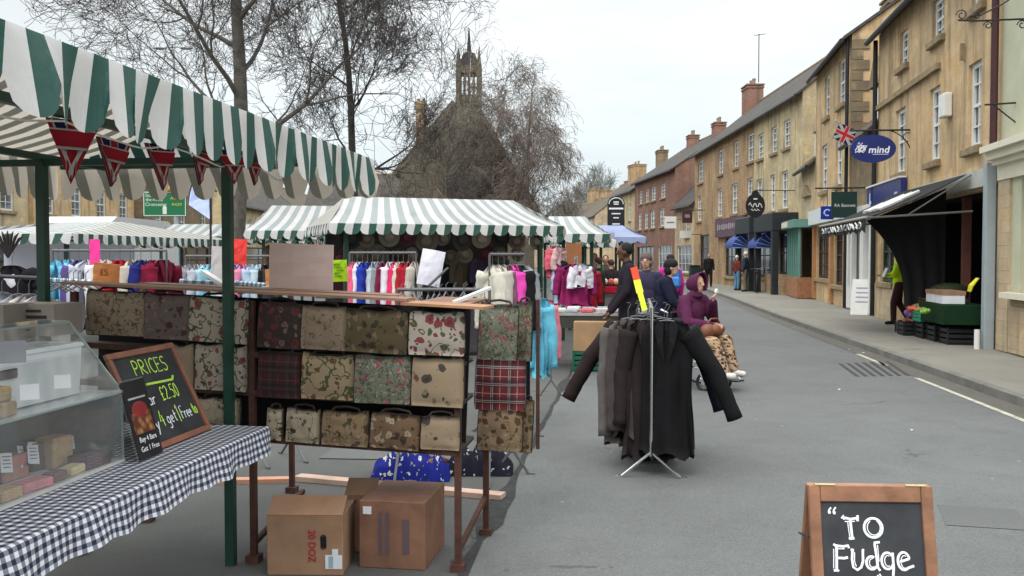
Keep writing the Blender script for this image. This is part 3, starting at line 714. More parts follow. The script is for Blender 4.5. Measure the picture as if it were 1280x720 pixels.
uu0, zz = f7.uz(934, 281); uu1 = f7.uz(898, 281)[0]
b = MB(); b.box(((uu0+uu1)/2, zz, .1), (uu1-uu0, 1.0, .2), M7); fs_ = b.build('fascia', mk((.10, .045, .075), .5, .1, 3), t7)
b = MB()
for i in range(12): b.box((uu0+.8+i*(uu1-uu0-1.6)/11, zz+.05, .21), (.22, .22+.06*(i % 3), .01), M7)
b.build('lettering', mk((.4, .36, .38), .7), fs_)
chimney(ro7, f7.pt(15.0, 10.0, -3.6), 1.0, 1.5, 2.5, 0, red_brick, 2)
b = MB(); c0 = f7.pt(13.5, 12.5, -3.6); b.tube([c0, c0+UP*3.0], .03, 5); b.tube([c0+UP*2.9-Vector((.3, 0, 0)), c0+UP*2.9+Vector((.4, 0, .1))], .02, 4); b.build('aerial', m_iron, ro7)
# --- low stone house then red brick row
tq = lambda y: (11.78-(y-59.5)*.076, y)
t8, f8, ro8 = building('low_slate_house', 'low stone house with steep slate roof between brown terrace and red brick row', tq(59.52), tq(64.5), 5.2, 9, 4.6, st_pale, slate, ops=[(1.2, 2.2, 3.0, 4.3)], shop=[(.6, 4.3, .6, 2.4)])
add_window(f8, (.6, 4.3, .6, 2.4), t8, m_white, (4, 3))
fC = Fac(tq(64.52), tq(78)); 
WE = lvl(windows_px(fC, [(826, 832, 228, 247), (814, 820, 233, 251), (807, 811, 237, 253), (799, 803, 239, 254)])); WF = lvl(windows_px(fC, [(825, 831, 259, 282), (813, 819, 262, 285), (806, 810, 264, 286), (798, 802, 266, 287)]))
t9, f9, ro9 = building('red_brick_row', 'red brick row of houses with sash windows far down the street', tq(64.52), tq(78), 7.9, 9, 3.0, red_brick, slate, ops=WE+WF, shop=[(.8, 5, .6, 2.5), (6.5, 12.5, .6, 2.5)])
for o in ((.8, 5, .6, 2.5), (6.5, 12.5, .6, 2.5)): add_window(f9, o, t9, m_white if o[0] < 1 else m_black, (4, 3))
for i, u in enumerate((3, 10)): chimney(ro9, f9.pt(u, 9.9, -4), .8, 1.2, 1.5, 0, red_brick, 2)
t10, f10, ro10 = building('yellow_end_house', 'yellow stone house at far end of the red brick row', tq(78.02), tq(88), 7.4, 9, 2.8, st_yellow, slate, ops=[(1.5+i*3, 2.5+i*3, 4.8, 6.3) for i in range(3)]+[(1.5+i*3, 2.5+i*3, 2.6, 4.0) for i in range(3)])
chimney(ro10, f10.pt(7, 9.4, -4), .9, 1.6, 2.0, 0, st_grey, 3)
# far houses closing the view
far = [((9.0, 100), (8.2, 112), 6.2, st_pale, 'pale stone house in the far distance behind the black pub sign'), ((11, 113), (7.5, 124), 5.6, st_brown, 'brown stone house in the far distance with two dark chimneys'),
       ((9, 126), (5, 138), 5.4, st_yellow, 'low yellow far cottage under a long sloping roof'), ((8.5, 140), (3, 158), 6.5, st_pale, 'farthest stone house with row of chimney pots left of the others')]
for i, (a, c, ze, wm, lb) in enumerate(far):
    t_, f_, r_ = building('far_house', lb, a, c, ze, 10, 4, wm, slate_b, ops=[(1.5+k*3, 2.6+k*3, 3.4, 4.8) for k in range(3)], bars=(2, 2), gutter=False)
    chimney(r_, f_.pt(2, ze+3.2, -5), 1.4, 2.2, 2.4, .2, red_brick if i == 1 else st_brown, 4 if i == 3 else 2)
# closing end: houses across
def frontal(name, label, x0, x1, y, ze, rise, wall, roof, rz=0, dp=8, ch=True, group=None):
    a = Vector((x1, y)); c = Vector((x0, y+rz))
    nwin = max(1, int((x1-x0)/3))
    ops = [(1+i*(x1-x0-2)/nwin, 2+i*(x1-x0-2)/nwin, z, z+1.2) for i in range(nwin) for z in ((1.2, 3.6) if ze > 5.2 else (1.2,))]
    t_, f_, r_ = building(name, label, a, c, ze, dp, rise, wall, roof, ops=ops, bars=(2, 2), gutter=False, z0=.02, group=group)
    if ch: chimney(r_, f_.pt(1.5, ze+rise-.8, -dp/2), 1.0, 1.6, 2.2, 0, red_brick, 2)
    return t_, f_, r_
frontal('far_house', 'distant grey stone cottage across the end of the street', -2.5, 4, 172, 6, 4, st_brown, slate_b)
# left side of the square: facades face right (+x)
def left_b(name, label, y0, y1, X, ze, rise, wall, roof, pots=3, wn=3):
    p0, p1 = (X, y1), (X, y0)     # reversed so that the front faces +x
    L = y1-y0; k = L/wn
    ops = [(k*i+k*.32, k*i+k*.32+1.05, z, z+1.5) for i in range(wn) for z in ((3.6, 6.0) if ze > 7 else (3.1,))]
    t_, f_, r_ = building(name, label, p0, p1, ze, 9, rise, wall, roof, ops=ops, shop=[(.8, L-.8, .5, 2.4)], z0=.02)
    add_window(f_, (.8, L-.8, .5, 2.4), t_, m_black, (5, 2))
    chimney(r_, f_.pt(1, ze+rise-1, -4.5), 1.0, 1.8, 2.4, 0, st_grey, pots)
    return t_, f_, r_
left_b('stone_house', 'pale stone house on the left with dark shopfront, nearest the frame edge', 30, 41, -21.5, 7.6, 3, st_yellow, slate_b)
left_b('stone_house', 'warm ochre stone house behind the white van', 41.05, 52, -21.3, 7.4, 3, st_ochre, slate_b, wn=4)
left_b('stone_house', 'grey stone inn behind the green road sign', 52.05, 64, -20.8, 6.4, 3.2, st_grey, slate)
left_b('stone_house', 'gabled pale stone house left of the hall, behind the striped stall', 70, 92, -20.5, 5.6, 3.4, st_yellow, slate, wn=6)
left_b('stone_house', 'distant stone house whose roof steps down towards the hall', 92.1, 118, -20.3, 5.4, 3.6, st_pale, slate_b, wn=6)
frontal('stone_house', 'brown stone house seen between striped canopy and birch trunk', -17, -9, 75, 5.0, 3.6, st_brown, slate, ch=False)
# --- town hall with gable, bell turret and tall chimney
def hall():
    d = 60; t = thing('town_hall', 'tall dark stone hall with steep gable, bell turret and spire', 'building', (P(583, 300, d).x, d, 0))
    xl, xr, xa = P(499, 213, d).x, P(668, 250, d).x, P(583, 130, d).x; za = P(583, 132, d).z; zl = P(499, 213, d).z; zr = P(668, 262, d).z
    b = MB(); poly = [(xl, 0), (xr, 0), (xr, zr), (xa+.5, za), (xa-.8, za), (xl, zl)]
    M = Matrix.Translation((0, d+14, 0)) @ Matrix.Rotation(R(90), 4, 'X')
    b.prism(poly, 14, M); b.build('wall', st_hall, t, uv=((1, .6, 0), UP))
    b = MB()
    for (x0, z0, x1, z1) in ((xr+.3, zr-.3, xa+.5, za+.12), (xl-.3, zl-.35, xa-.8, za+.12)):
        b.bar((x0, d-.15, z0+.1), (x1, d-.15, z1+.1), .3, .3)
        b.add([(x0, d, z0), (x0, d+14.2, z0), (x1, d+14.2, z1), (x1, d, z1), (x0, d, z0+.2), (x0, d+14.2, z0+.2), (x1, d+14.2, z1+.2), (x1, d, z1+.2)], [[0, 1, 2, 3], [7, 6, 5, 4], [0, 4, 5, 1], [2, 6, 7, 3], [0, 3, 7, 4]])
    ro = b.build('roof', slate_b, t, uv=((0, 1, 0), UP))
    M0 = Matrix.Translation((0, 0, 0))
    for k in (-1, 0, 1):
        w = MB(); x = xa+k*1.1; w.box((x, d-.03, 5.5+(0.5 if k == 0 else 0)), (.75, .08, 3.2), M0); w_ = w.build('window', m_glass, t)
        q = MB(); q.box((x, d-.09, 5.5), (.08, .06, 3.3)); q.box((x, d-.09, 5.5), (.8, .06, .08)); q.box((x, d-.08, 3.85), (1.0, .15, .12)); q.build('frame', st_hall, w_)
    # turret
    tw = MB(); tc_ = Vector((P(585, 100, d).x, d+1.5, 0)); z0 = za-1.2; z1 = P(585, 78, d).z
    w = .68
    for sx in (-1, 1):
        for sy in (-1, 1):
            tw.box((tc_.x+sx*w, tc_.y+sy*w, (z0+z1)/2), (.3, .3, z1-z0)); tw.tube([(tc_.x+sx*w, tc_.y+sy*w, z1), (tc_.x+sx*w, tc_.y+sy*w, z1+1.2)], [.16, .01], 6)
    zb_ = z0+(z1-z0)*.52
    tw.box((tc_.x, tc_.y, (z0+zb_)/2), (1.3, 1.3, zb_-z0)); tw.box((tc_.x, tc_.y, z1-.25), (1.5, 1.5, .5)); 
    for k in (-1, 0, 1): 
        tw.box((tc_.x+k*.3, tc_.y-.62, (zb_+z1)/2), (.1, .1, z1-zb_)); tw.box((tc_.x+k*.3, tc_.y+.62, (zb_+z1)/2), (.1, .1, z1-zb_)); 
    tur = tw.build('turret', st_hall, t, uv=((1, .6, 0), UP))
    s_ = MB(); s_.tube([(tc_.x, tc_.y, z1), (tc_.x, tc_.y, z1+.9), (tc_.x, tc_.y, z1+1.0), (tc_.x, tc_.y, P(583, 28, d).z)], [.72, .4, .16, .03], 8); s_.build('spire', slate, tur)
    c = MB(); cx = P(524.5, 150, d).x; zt_ = P(524, 125, d).z; c.box((cx, d+1, zt_/2), (.62, .9, zt_)); c.box((cx, d+1, zt_-.4), (.76, 1.04, .16)); c.box((cx, d+1, zt_-.1), (.7, 1.0, .2))
    ch = c.build('chimney', st_brown, t, uv=((1, .6, 0), UP))
    for k in (-1, 1): q = MB(); q.tube([(cx+k*.16, d+1, zt_), (cx+k*.16, d+1, zt_+.25)], .11, 8); q.build('chimney_pot', red_brick, ch)
hall()

# ------------------------------------------------------------------ trees
def tree(name, label, base, H, r0, lean=(0, 0), seed=1, spread=.55, fork=3, levels=6, barkc=(.09, .075, .06), twigc=None, weep=0, clear=.25, rtip=.004, group=None, twigs=1.0, limbs=9, up=.25, llen=.30):
    rnd = random.Random(seed); base = Vector(base); t = thing(name, label, 'tree', base, 0, group or 'bare winter trees')
    tr = MB(); tw = MB(); li = MB(); axis = []
    p = Vector(base); d = Vector((lean[0], lean[1], 1)).normalized(); n = 14
    for i in range(n+1):
        axis.append((p.copy(), r0*(1-.86*i/n)*(1+.35*max(0, 1-i*.9))))
        d = (d+Vector((rnd.uniform(-.07, .07), rnd.uniform(-.07, .07), .12))).normalized(); p = p+d*H/n
    tr.tube([a[0] for a in axis], [a[1] for a in axis], 10)
    tr.build('trunk', mk(barkc, .9, .45, 6, 0, .6, name='bark', bsc=20), t, smooth=True)
    def grow(p, d, L, r, lv, mb):
        k = 5 if lv < 3 else 4; pts = [p.copy()]; rs = [r]; dirs = [d.copy()]
        for i in range(k):
            jit = .16+.05*lv
            dr = Vector((rnd.uniform(-jit, jit), rnd.uniform(-jit, jit), rnd.uniform(-jit, jit)))
            g = up*.35 if lv < 3 else up*.2
            if weep and lv >= 2: g = -weep*(.25+.18*lv)
            d = (d+dr+UP*g).normalized(); p = p+d*L/k; pts.append(p.copy()); rs.append(max(rtip, r*(1-.62*(i+1)/k))); dirs.append(d.copy())
        (li if lv < 2 else tw).tube(pts, rs, 6 if lv < 2 else 3, cap=False)
        if lv >= levels: return
        nb = fork+(1 if lv < 2 else 0)
        if lv >= 3: nb = max(2, int(round(nb*twigs)))
        for j in range(nb):
            s_ = rnd.uniform(.25, 1.0) if j else 1.0
            idx = min(k, max(1, int(round(s_*k)))); q = pts[idx]; dd = dirs[idx]
            ax = Vector((rnd.uniform(-1, 1), rnd.uniform(-1, 1), rnd.uniform(-1, 1))).normalized()
            ang = rnd.uniform(.35, .95)*(spread/.55) if j else rnd.uniform(.1, .4)
            nd = (Matrix.Rotation(ang, 3, dd.cross(ax).normalized()) @ dd).normalized()
            grow(q, nd, L*(rnd.uniform(.52, .8) if lv < 2 else rnd.uniform(.66, .92)), rs[idx]*(.62 if j else .9), lv+1, mb)
    for i in range(limbs):
        s_ = clear+(1-clear)*(i+.3)/limbs; k = min(n-1, int(s_*n)); q = axis[k][0].lerp(axis[k+1][0], s_*n-k); a = i*2.4+rnd.uniform(-.4, .4)
        el = rnd.uniform(.25, .65)+.5*s_
        nd = Vector((math.cos(a)*math.cos(el), math.sin(a)*math.cos(el), math.sin(el)))
        grow(q, nd, H*(llen*(1-.55*s_)+.02)*rnd.uniform(.85, 1.15), axis[k][1]*.40, 0 if s_ < .75 else 1, tw)
    grow(axis[-1][0], d, H*.12, axis[-1][1], 1, tw)
    cr = li.build('limbs', mk(barkc, .9, .45, 6, 0, .4, name='bark', bsc=20), t, smooth=True)
    tw.build('crown', mk(twigc or barkc, .9, .2, 6, name='twigs'), t)
    return len(tw.f)
c0 = G(292, 408)
cnt = [tree('bare_tree', 'large bare tree with grey trunk above the striped fudge stall canopy', (P(290, 300, 21).x, 21, 0), 14, .23, seed=11, levels=6, fork=3, spread=.62, clear=.27, limbs=17, llen=.24, barkc=(.10, .09, .075), twigc=(.06, .048, .042), lean=(.03, 0), rtip=.0055, twigs=1.0),
 tree('bare_tree', 'tall slim bare tree right of the large one, left of the hall', (P(452, 300, 29).x, 29, 0), 15, .16, seed=8, levels=6, fork=3, spread=.55, clear=.25, limbs=15, llen=.125, barkc=(.05, .045, .04), twigc=(.06, .052, .048), rtip=.0062, twigs=1.0),
 tree('birch_tree', 'pale trunked birch in front of the hall gable', (P(592, 300, 52).x, 52, 0), 12.6, .12, seed=21, levels=5, fork=2, clear=.3, limbs=11, llen=.16, barkc=(.30, .28, .24), twigc=(.24, .20, .16), weep=.1, spread=.45, rtip=.008),
 tree('birch_tree', 'dense upright birch just right of the hall turret', (P(612, 300, 51).x, 51, 0), 10.5, .13, seed=27, levels=5, fork=3, clear=.2, limbs=16, barkc=(.30, .28, .24), twigc=(.15, .125, .10), weep=.12, spread=.42, rtip=.0085, twigs=1.0, llen=.17),
 tree('birch_tree', 'thin pale birch before the left half of the hall gable', (P(556, 300, 51.5).x, 51.5, 0), 8.6, .11, seed=29, levels=5, fork=3, clear=.15, limbs=14, barkc=(.25, .22, .18), twigc=(.14, .12, .095), weep=.15, spread=.42, rtip=.0085, twigs=1.0, llen=.30),
 tree('birch_tree', 'wide weeping birch on the right flank of the hall', (P(650, 300, 50).x, 50, 0), 10.3, .2, seed=34, levels=5, fork=3, clear=.2, limbs=20, barkc=(.17, .14, .12), twigc=(.15, .12, .10), weep=.22, spread=.5, rtip=.0085, twigs=1.0, llen=.22),
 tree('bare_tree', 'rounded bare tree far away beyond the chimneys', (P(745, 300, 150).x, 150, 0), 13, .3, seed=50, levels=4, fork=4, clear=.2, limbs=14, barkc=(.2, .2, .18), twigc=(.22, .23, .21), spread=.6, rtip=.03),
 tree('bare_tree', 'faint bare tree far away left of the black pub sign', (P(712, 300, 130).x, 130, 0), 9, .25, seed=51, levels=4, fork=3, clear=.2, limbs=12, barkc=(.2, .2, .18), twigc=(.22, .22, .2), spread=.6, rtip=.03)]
print('twig faces', cnt)
#PART2
# ------------------------------------------------------------------ people
def person(label, loc, yaw, h=1.72, J=None, coat=None, trouser=(.02, .02, .03), hair=(.02, .015, .012), skin=None, head='hair', vox=.012, hood=None, hem=.82, bulk=1.0, shoes=(.02, .018, .015), group=None, trm=None, headturn=0, skirt=None, headless_hair=False, open_=None):
    t = thing('person', label, 'person', loc, yaw, group); k = h/1.75
    j = dict(pel=(0, 0, .95), che=(0, 0, 1.28), nec=(0, -.01, 1.47), hea=(0, .02, 1.63), shL=(-.18, 0, 1.41), shR=(.18, 0, 1.41), elL=(-.24, -.02, 1.13), elR=(.24, -.02, 1.13),
             wrL=(-.25, .07, .89), wrR=(.25, .07, .89), hiL=(-.09, 0, .92), hiR=(.09, 0, .92), knL=(-.10, .03, .5), knR=(.10, .02, .5), anL=(-.10, -.02, .09), anR=(.10, -.02, .09))
    if J: j.update(J)
    j = {a: Vector(v)*k for a, v in j.items()}
    M = W(t); sk = skin or m_skin; H = j['hea']; Rz = Matrix.Rotation(headturn, 3, 'Z')
    hp = lambda x, y, z: H+Rz @ (Vector((x, y, z))*k)
    caps = [(j['pel'], .10*k, j['che'], .12*k), (j['nec']-UP*.05*k, .058*k, j['nec'].lerp(H, .4), .052*k), (j['shL'], .05*k, j['shR'], .05*k)]
    ells = [(hp(0, 0, .02), (.074*k, .09*k, .105*k)), (hp(0, .03, -.055), (.05*k, .055*k, .055*k)), (hp(0, .1, -.005), (.012*k, .018*k, .026*k)), (hp(-.076, 0, 0), (.01*k, .02*k, .03*k)), (hp(.076, 0, 0), (.01*k, .02*k, .03*k))]
    for s_ in 'LR':
        caps += [(j['sh'+s_], .046*k, j['el'+s_], .036*k), (j['el'+s_], .036*k, j['wr'+s_], .025*k), (j['hi'+s_], .082*k, j['kn'+s_], .055*k), (j['kn'+s_], .054*k, j['an'+s_], .035*k)]
        w = j['wr'+s_]; d = (w-j['el'+s_]).normalized(); sd = d.cross(Vector((0, 1, 0))); sd = (sd if sd.length > .1 else Vector((1, 0, 0))).normalized(); nn = sd.cross(d)
        caps.append((w, .022*k, w+d*.075*k, .027*k))
        for q, (o, ln) in enumerate(((-.026, .062), (-.009, .075), (.009, .07), (.026, .055))):
            p0 = w+d*.075*k+sd*o*k; p1 = p0+d*ln*.55*k+nn*.008*k; caps += [(p0, .0095*k, p1, .009*k), (p1, .009*k, p1+(d*.6+nn*.6).normalized()*ln*.45*k, .008*k)]
        caps.append((w+d*.02*k, .011*k, w+d*.06*k+(-sd*.04+nn*.02)*k, .009*k))
        caps.append((j['an'+s_]-UP*.03*k, .03*k, j['an'+s_]+Vector((0, .12, -.05))*k, .025*k))
    blob(caps, sk, 'body', t, M, vox, ells, 3)
    # eyes and mouth
    for s_ in (-1, 1):
        b = MB(); b.ell(hp(s_*.031, .083, .018), (.012*k, .006*k, .007*k), nu=8, nv=6); b.build('eye', mk((.015, .01, .008), .3, 0), t, M)
    b = MB(); b.ell(hp(0, .087, -.052), (.024*k, .006*k, .006*k), nu=8, nv=6); b.build('mouth', mk((.28, .08, .07), .6, 0), t, M)
    if coat:
        cm = coat if not isinstance(coat, tuple) else cloth(coat)
        z = lambda p, dz: p+UP*dz*k
        tc = [(j['shL'], .068*k*bulk, j['shR'], .068*k*bulk)]
        ch, pe = j['che'], j['pel']
        el = [(ch, (.19*k*bulk, .135*k*bulk, .21*k)), (ch.lerp(pe, .5), (.18*k*bulk, .14*k*bulk, .22*k)), (pe+UP*.02*k, (.18*k*bulk, .145*k*bulk, .17*k))]
        for s_ in 'LR':
            wr = j['wr'+s_]; e2 = j['el'+s_]; w2 = e2+(wr-e2)*.95
            tc += [(j['sh'+s_], .072*k*bulk, e2, .06*k*bulk), (e2, .058*k*bulk, w2, .046*k*bulk)]
            if hem < .8: tc.append((pe+Vector((.06*(-1 if s_ == 'L' else 1), 0, 0))*k, .13*k*bulk, Vector((pe.x+.07*(-1 if s_ == 'L' else 1)*k, pe.y, (hem+.1)*k)), .12*k*bulk))
        tc.append((j['nec']-UP*.07*k, .085*k, j['nec']+UP*.0*k, .07*k))
        blob(tc, cm, 'coat', t, M, vox, el, 4)
    if trouser:
        tm = trm or (cloth(trouser) if isinstance(trouser, tuple) else trouser)
        tc = [(j['hiL'], .11*k, j['hiR'], .11*k)]
        for s_ in 'LR': tc += [(j['hi'+s_], .105*k, j['kn'+s_], .075*k), (j['kn'+s_], .075*k, j['an'+s_]+UP*.02*k, .06*k)]
        blob(tc, tm, 'trousers', t, M, vox, (), 4)
    for s_ in 'LR':
        a = j['an'+s_]; ft = Vector((0, .15, -.055)) if a.z < .2*k else Vector((0, .14, -.03))
        blob([(a-UP*.03*k, .045*k, a+ft*k, .036*k), (a-UP*.045*k+Vector((0, -.03, 0))*k, .035*k, a+(ft+Vector((0, 0, .005)))*k, .035*k)], cloth(shoes), 'shoe', t, M, .012, (), 3)
    if head in ('hair', 'bob', 'beanie', 'long'):
        el = [(hp(0, -.022, .045), (.086*k, .093*k, .092*k))]; cp = []
        if head == 'bob': el += [(hp(0, -.045, -.02), (.092*k, .07*k, .1*k))]
        if head == 'long': el += [(hp(0, -.06, -.06), (.09*k, .05*k, .16*k))]
        if head == 'beanie': el = [(hp(0, -.012, .05), (.094*k, .102*k, .09*k)), (hp(0, -.045, -.03), (.088*k, .065*k, .09*k))]
        blob(cp, mk(hair, .8, .3, 30), 'hair', t, M, .01, el, 3)
    if hood:
        # open-faced hood: shell made by sweeping arcs
        b = MB(); vs = []; n = 16; m_ = 9
        for i in range(m_+1):
            a = -.62+1.75*i/m_                       # front rim to nape
            for q in range(n+1):
                th = -math.pi*.78+math.pi*1.56*q/n
                r = .112+.012*math.sin(i*1.9+q)*.3; yy = .075-.20*i/m_; shr = 1-.42*(i/m_)**2.2
                vs.append(hp(math.sin(th)*r*shr, yy, .02+math.cos(th)*r*1.18*shr-.02*(i/m_)))
        fs = [[i*(n+1)+q, i*(n+1)+q+1, (i+1)*(n+1)+q+1, (i+1)*(n+1)+q] for i in range(m_) for q in range(n)]
        b.add(vs, fs); b.ell(hp(0, -.105, .0), (.07*k, .04*k, .085*k)); b.tube([hp(math.sin(-2.4+4.8*q/14)*.112, .075, .02+math.cos(-2.4+4.8*q/14)*.132) for q in range(15)], .012*k, 6)
        b.ell(hp(0, -.03, -.14), (.12*k, .10*k, .055*k))
        b.build('hood', cloth(hood), t, M, smooth=True)
    return t, j, M

# ------------------------------------------------------------------ market stall canopies
def canopy_mesh(L, Wd, ze, zr, mats, stripe=.1, scal=2, vh=.19, hip=.3, sub=3, seed=0, wave=.012, names='canopy', parent=None, M=None):
    """striped market canopy: local x long side 0..L, y 0..Wd, with scalloped valances all round"""
    b = MB(); n = int(round(L/stripe)); sw = L/n; K = n*sub
    def sag(x, y): return .018*noise.noise((x*1.7+seed, y*2, seed*3.1))
    def xr(x): return hip+x*(L-2*hip)/L
    for side in (0, 1):
        y0 = 0 if not side else Wd; rows = 5; base = len(b.v); vs = []
        for i in range(K+1):
            x = L*i/K
            for j in range(rows+1):
                v = j/rows; xx = x+(xr(x)-x)*v; yy = y0+(Wd/2-y0)*v; zz = ze+(zr-ze)*v-.05*math.sin(math.pi*v)+sag(xx, yy)*(1 if 0 < v < 1 else 0)
                vs.append((xx, yy, zz))
        for i in range(K):
            for j in range(rows):
                a = i*(rows+1)+j; f = [a, a+rows+1, a+rows+2, a+1]
                b.add([vs[q] for q in (f if not side else f[::-1])], [[0, 1, 2, 3]], (i//sub) % 2)
    for e in (0, 1):
        xe = 0 if not e else L; xt = hip if not e else L-hip; ne = int(round(Wd/stripe)); 
        for i in range(ne*2):
            ya, yb = Wd*i/(ne*2), Wd*(i+1)/(ne*2)
            def top(y): k = 1-abs(y-Wd/2)/(Wd/2); return (xe+(xt-xe)*k, y, ze+(zr-ze)*k)
            b.add([(xe, ya, ze), (xe, yb, ze), top(yb), top(ya)], [[0, 1, 2, 3][::(1 if not e else -1)]], (i//2) % 2)
    # valances
    def val(p0, p1, out, nst):
        p0 = Vector(p0); p1 = Vector(p1); out = Vector(out); K2 = nst*4; rws = 4; vs = []
        for i in range(K2+1):
            s_ = i/K2; t_ = (i/4) % scal/scal; sc_ = math.sqrt(max(0, 1-(2*t_-1)**2)); hh = vh*(.60+.40*sc_)
            if t_ == 0: hh = vh*.58
            fold = wave*.7*math.sin(i*.31+seed)+wave*1.6*noise.noise((s_*nst*.35+seed, 2, 1))
            sk = (-.035+.05*noise.noise((s_*nst*.12+seed, 7, 3)))*vh*5
            for j in range(rws+1):
                v = j/rws; vs.append(p0.lerp(p1, s_)+out*(.012+fold*v*1.3+.02*v)+(p1-p0).normalized()*sk*v-UP*hh*v)
        for i in range(K2):
            for j in range(rws):
                a = i*(rws+1)+j; b.add([vs[a], vs[a+1], vs[a+rws+2], vs[a+rws+1]], [[0, 1, 2, 3]], 2+(i//4) % 2 if len(mats) > 2 else (i//4) % 2)
    val((0, 0, ze), (L, 0, ze), (0, -1, 0), n); val((L, Wd, ze), (0, Wd, ze), (0, 1, 0), n)
    ne = int(round(Wd/stripe)); val((0, Wd, ze), (0, 0, ze), (-1, 0, 0), ne); val((L, 0, ze), (L, Wd, ze), (1, 0, 0), ne)
    return b.build(names, mats, parent, M, smooth=False)
def stall(label, org, xdir, L, Wd, ze, zr, mats, stripe=.12, inset=.3, seed=0, hip=.35, pole=.024, group='striped market stalls', vh=.17, pm=None, sub=2, name='market_stall'):
    org = Vector((org[0], org[1], 0)); xd = Vector((*xdir, 0)).normalized(); rz = math.atan2(xd.y, xd.x)
    t = thing(name, label, 'stall', org, rz, group); M = W(t)
    canopy_mesh(L, Wd, ze, zr, mats, stripe, 2, vh, hip, sub, seed, .01, 'canopy', t, M)
    pm = pm or m_dkgreen
    for x in (inset, L-inset):
        for y in (inset, Wd-inset):
            b = MB(); b.bar((x, y, 0), (x, y, ze-.03), pole*2, M=M, up=Vector((0, 1, 0))); b.build('pole', pm, t)
    for y in (inset, Wd-inset): b = MB(); b.bar((0.05, y, ze-.055), (L-.05, y, ze-.055), .04, M=M); b.build('beam', pm, t)
    for x in (inset, L-inset): b = MB(); b.bar((x, .05, ze-.10), (x, Wd-.05, ze-.10), .04, M=M); b.build('beam', pm, t)
    return t, M

# --- fudge stall: frame origin at the table's far street-side corner
FO = Vector((-1.226, 4.55, 0)); MF = Matrix((SV, LV, UP)).transposed().to_4x4(); MF.translation = FO
def FP(x, y, z): return MF @ Vector((x, y, z))
ft = thing('market_stall', 'nearest stall with green and white scalloped canopy over the fudge table', 'stall', FO, 0)
Mc = MF @ Matrix.Translation((-4.35, -.30, 0))
canopy_mesh(5.2, 1.95, 2.17, 2.44, [can_w, can_g], .0735, 2, .225, .25, 3, 3, .020, 'canopy', ft, Mc)
for nm, (x, y) in (('pole', (.16, .26)), ('pole', (.16, 1.29)), ('pole', (-3.9, .26)), ('pole', (-3.9, 1.29))):
    b = MB(); b.bar((x, y, 0), (x, y, 2.12), .046, M=MF, up=Vector((0, 1, 0))); b.build(nm, m_dkgreen, ft)
for a, c in (((.16, -.25, 2.10), (.16, 1.6, 2.10)), ((-4.3, .26, 2.13), (.8, .26, 2.13)), ((-4.3, 1.29, 2.13), (.8, 1.29, 2.13)), ((-3.9, -.25, 2.1), (-3.9, 1.6, 2.1)), ((.8, -.25, 2.145), (.8, 1.6, 2.145))):
    b = MB(); b.bar(a, c, .034, M=MF); b.build('beam', m_dkgreen, ft)
# bunting: union style triangles on a string inside the canopy
bt = thing('bunting', 'string of red, white and navy triangle flags under the fudge stall canopy', 'bunting', FP(.1, .2, 2.05))
b = MB(); pts = []
for i in range(40):
    x = -3.6+i*.125; pts.append(FP(x, .22+.03*math.sin(i*1.1), 2.1-.05*abs(math.sin(i*.5)))) 
b.tube(pts, .004, 5); b.build('string', m_white, bt)
m_red = cloth((.26, .012, .025)); m_wcl = cloth((.40, .38, .37)); m_nav = cloth((.012, .015, .07))
def flag(p, yaw, w=.24, h=.27, tilt=0, par=bt):
    w *= .85; h *= .95
    M = Matrix.Translation(p) @ Matrix.Rotation(yaw, 4, 'Z') @ Matrix.Rotation(R(90), 4, 'X') @ Matrix.Rotation(tilt, 4, 'Z')
    b = MB(); T = lambda x, y: (x*w, -y*h)
    def tri(pl, z, mi):
        for sgn in (1, -1):
            n = len(pl); b.add([(q[0]*w, -q[1]*h, sgn*z+.02*math.sin(q[1]*3)) for q in pl], [list(range(n))[::sgn]], mi)
    tri([(-.5, 0), (.5, 0), (0, 1)], .0015, 0)
    tri([(-.13, 0), (.13, 0), (.09, .82), (0, 1), (-.09, .82)], .003, 1); tri([(-.42, .15), (.42, .15), (.26, .47), (-.26, .47)], .0032, 1)
    tri([(-.5, 0), (-.38, 0), (.05, .8), (0, 1)], .0034, 1); tri([(.5, 0), (.38, 0), (-.05, .8), (0, 1)], .0036, 1)
    tri([(-.10, 0), (.10, 0), (.08, .84), (0, 1), (-.08, .84)], .005, 2); tri([(-.42, .18), (.42, .18), (.28, .43), (-.28, .43)], .0052, 2)
    tri([(-.5, 0), (-.42, 0), (.02, .92), (0, 1)], .0054, 2); tri([(.5, 0), (.42, 0), (-.02, .92), (0, 1)], .0056, 2)
    return b.build('flag', [m_nav, m_wcl, m_red], par, M)
for px, py, d, yaw, w, h in ((92, 150, 3.42, .35, .22, .25), (142, 176, 3.75, 1.15, .20, .20), (200, 180, 4.15, 1.1, .20, .22), (252, 184, 4.5, 1.2, .18, .2), (292, 188, 4.65, .5, .20, .18), (318, 192, 4.9, 1.1, .18, .18)):
    flag(P(px, py, d), yaw, w, h, random.uniform(-.15, .15))
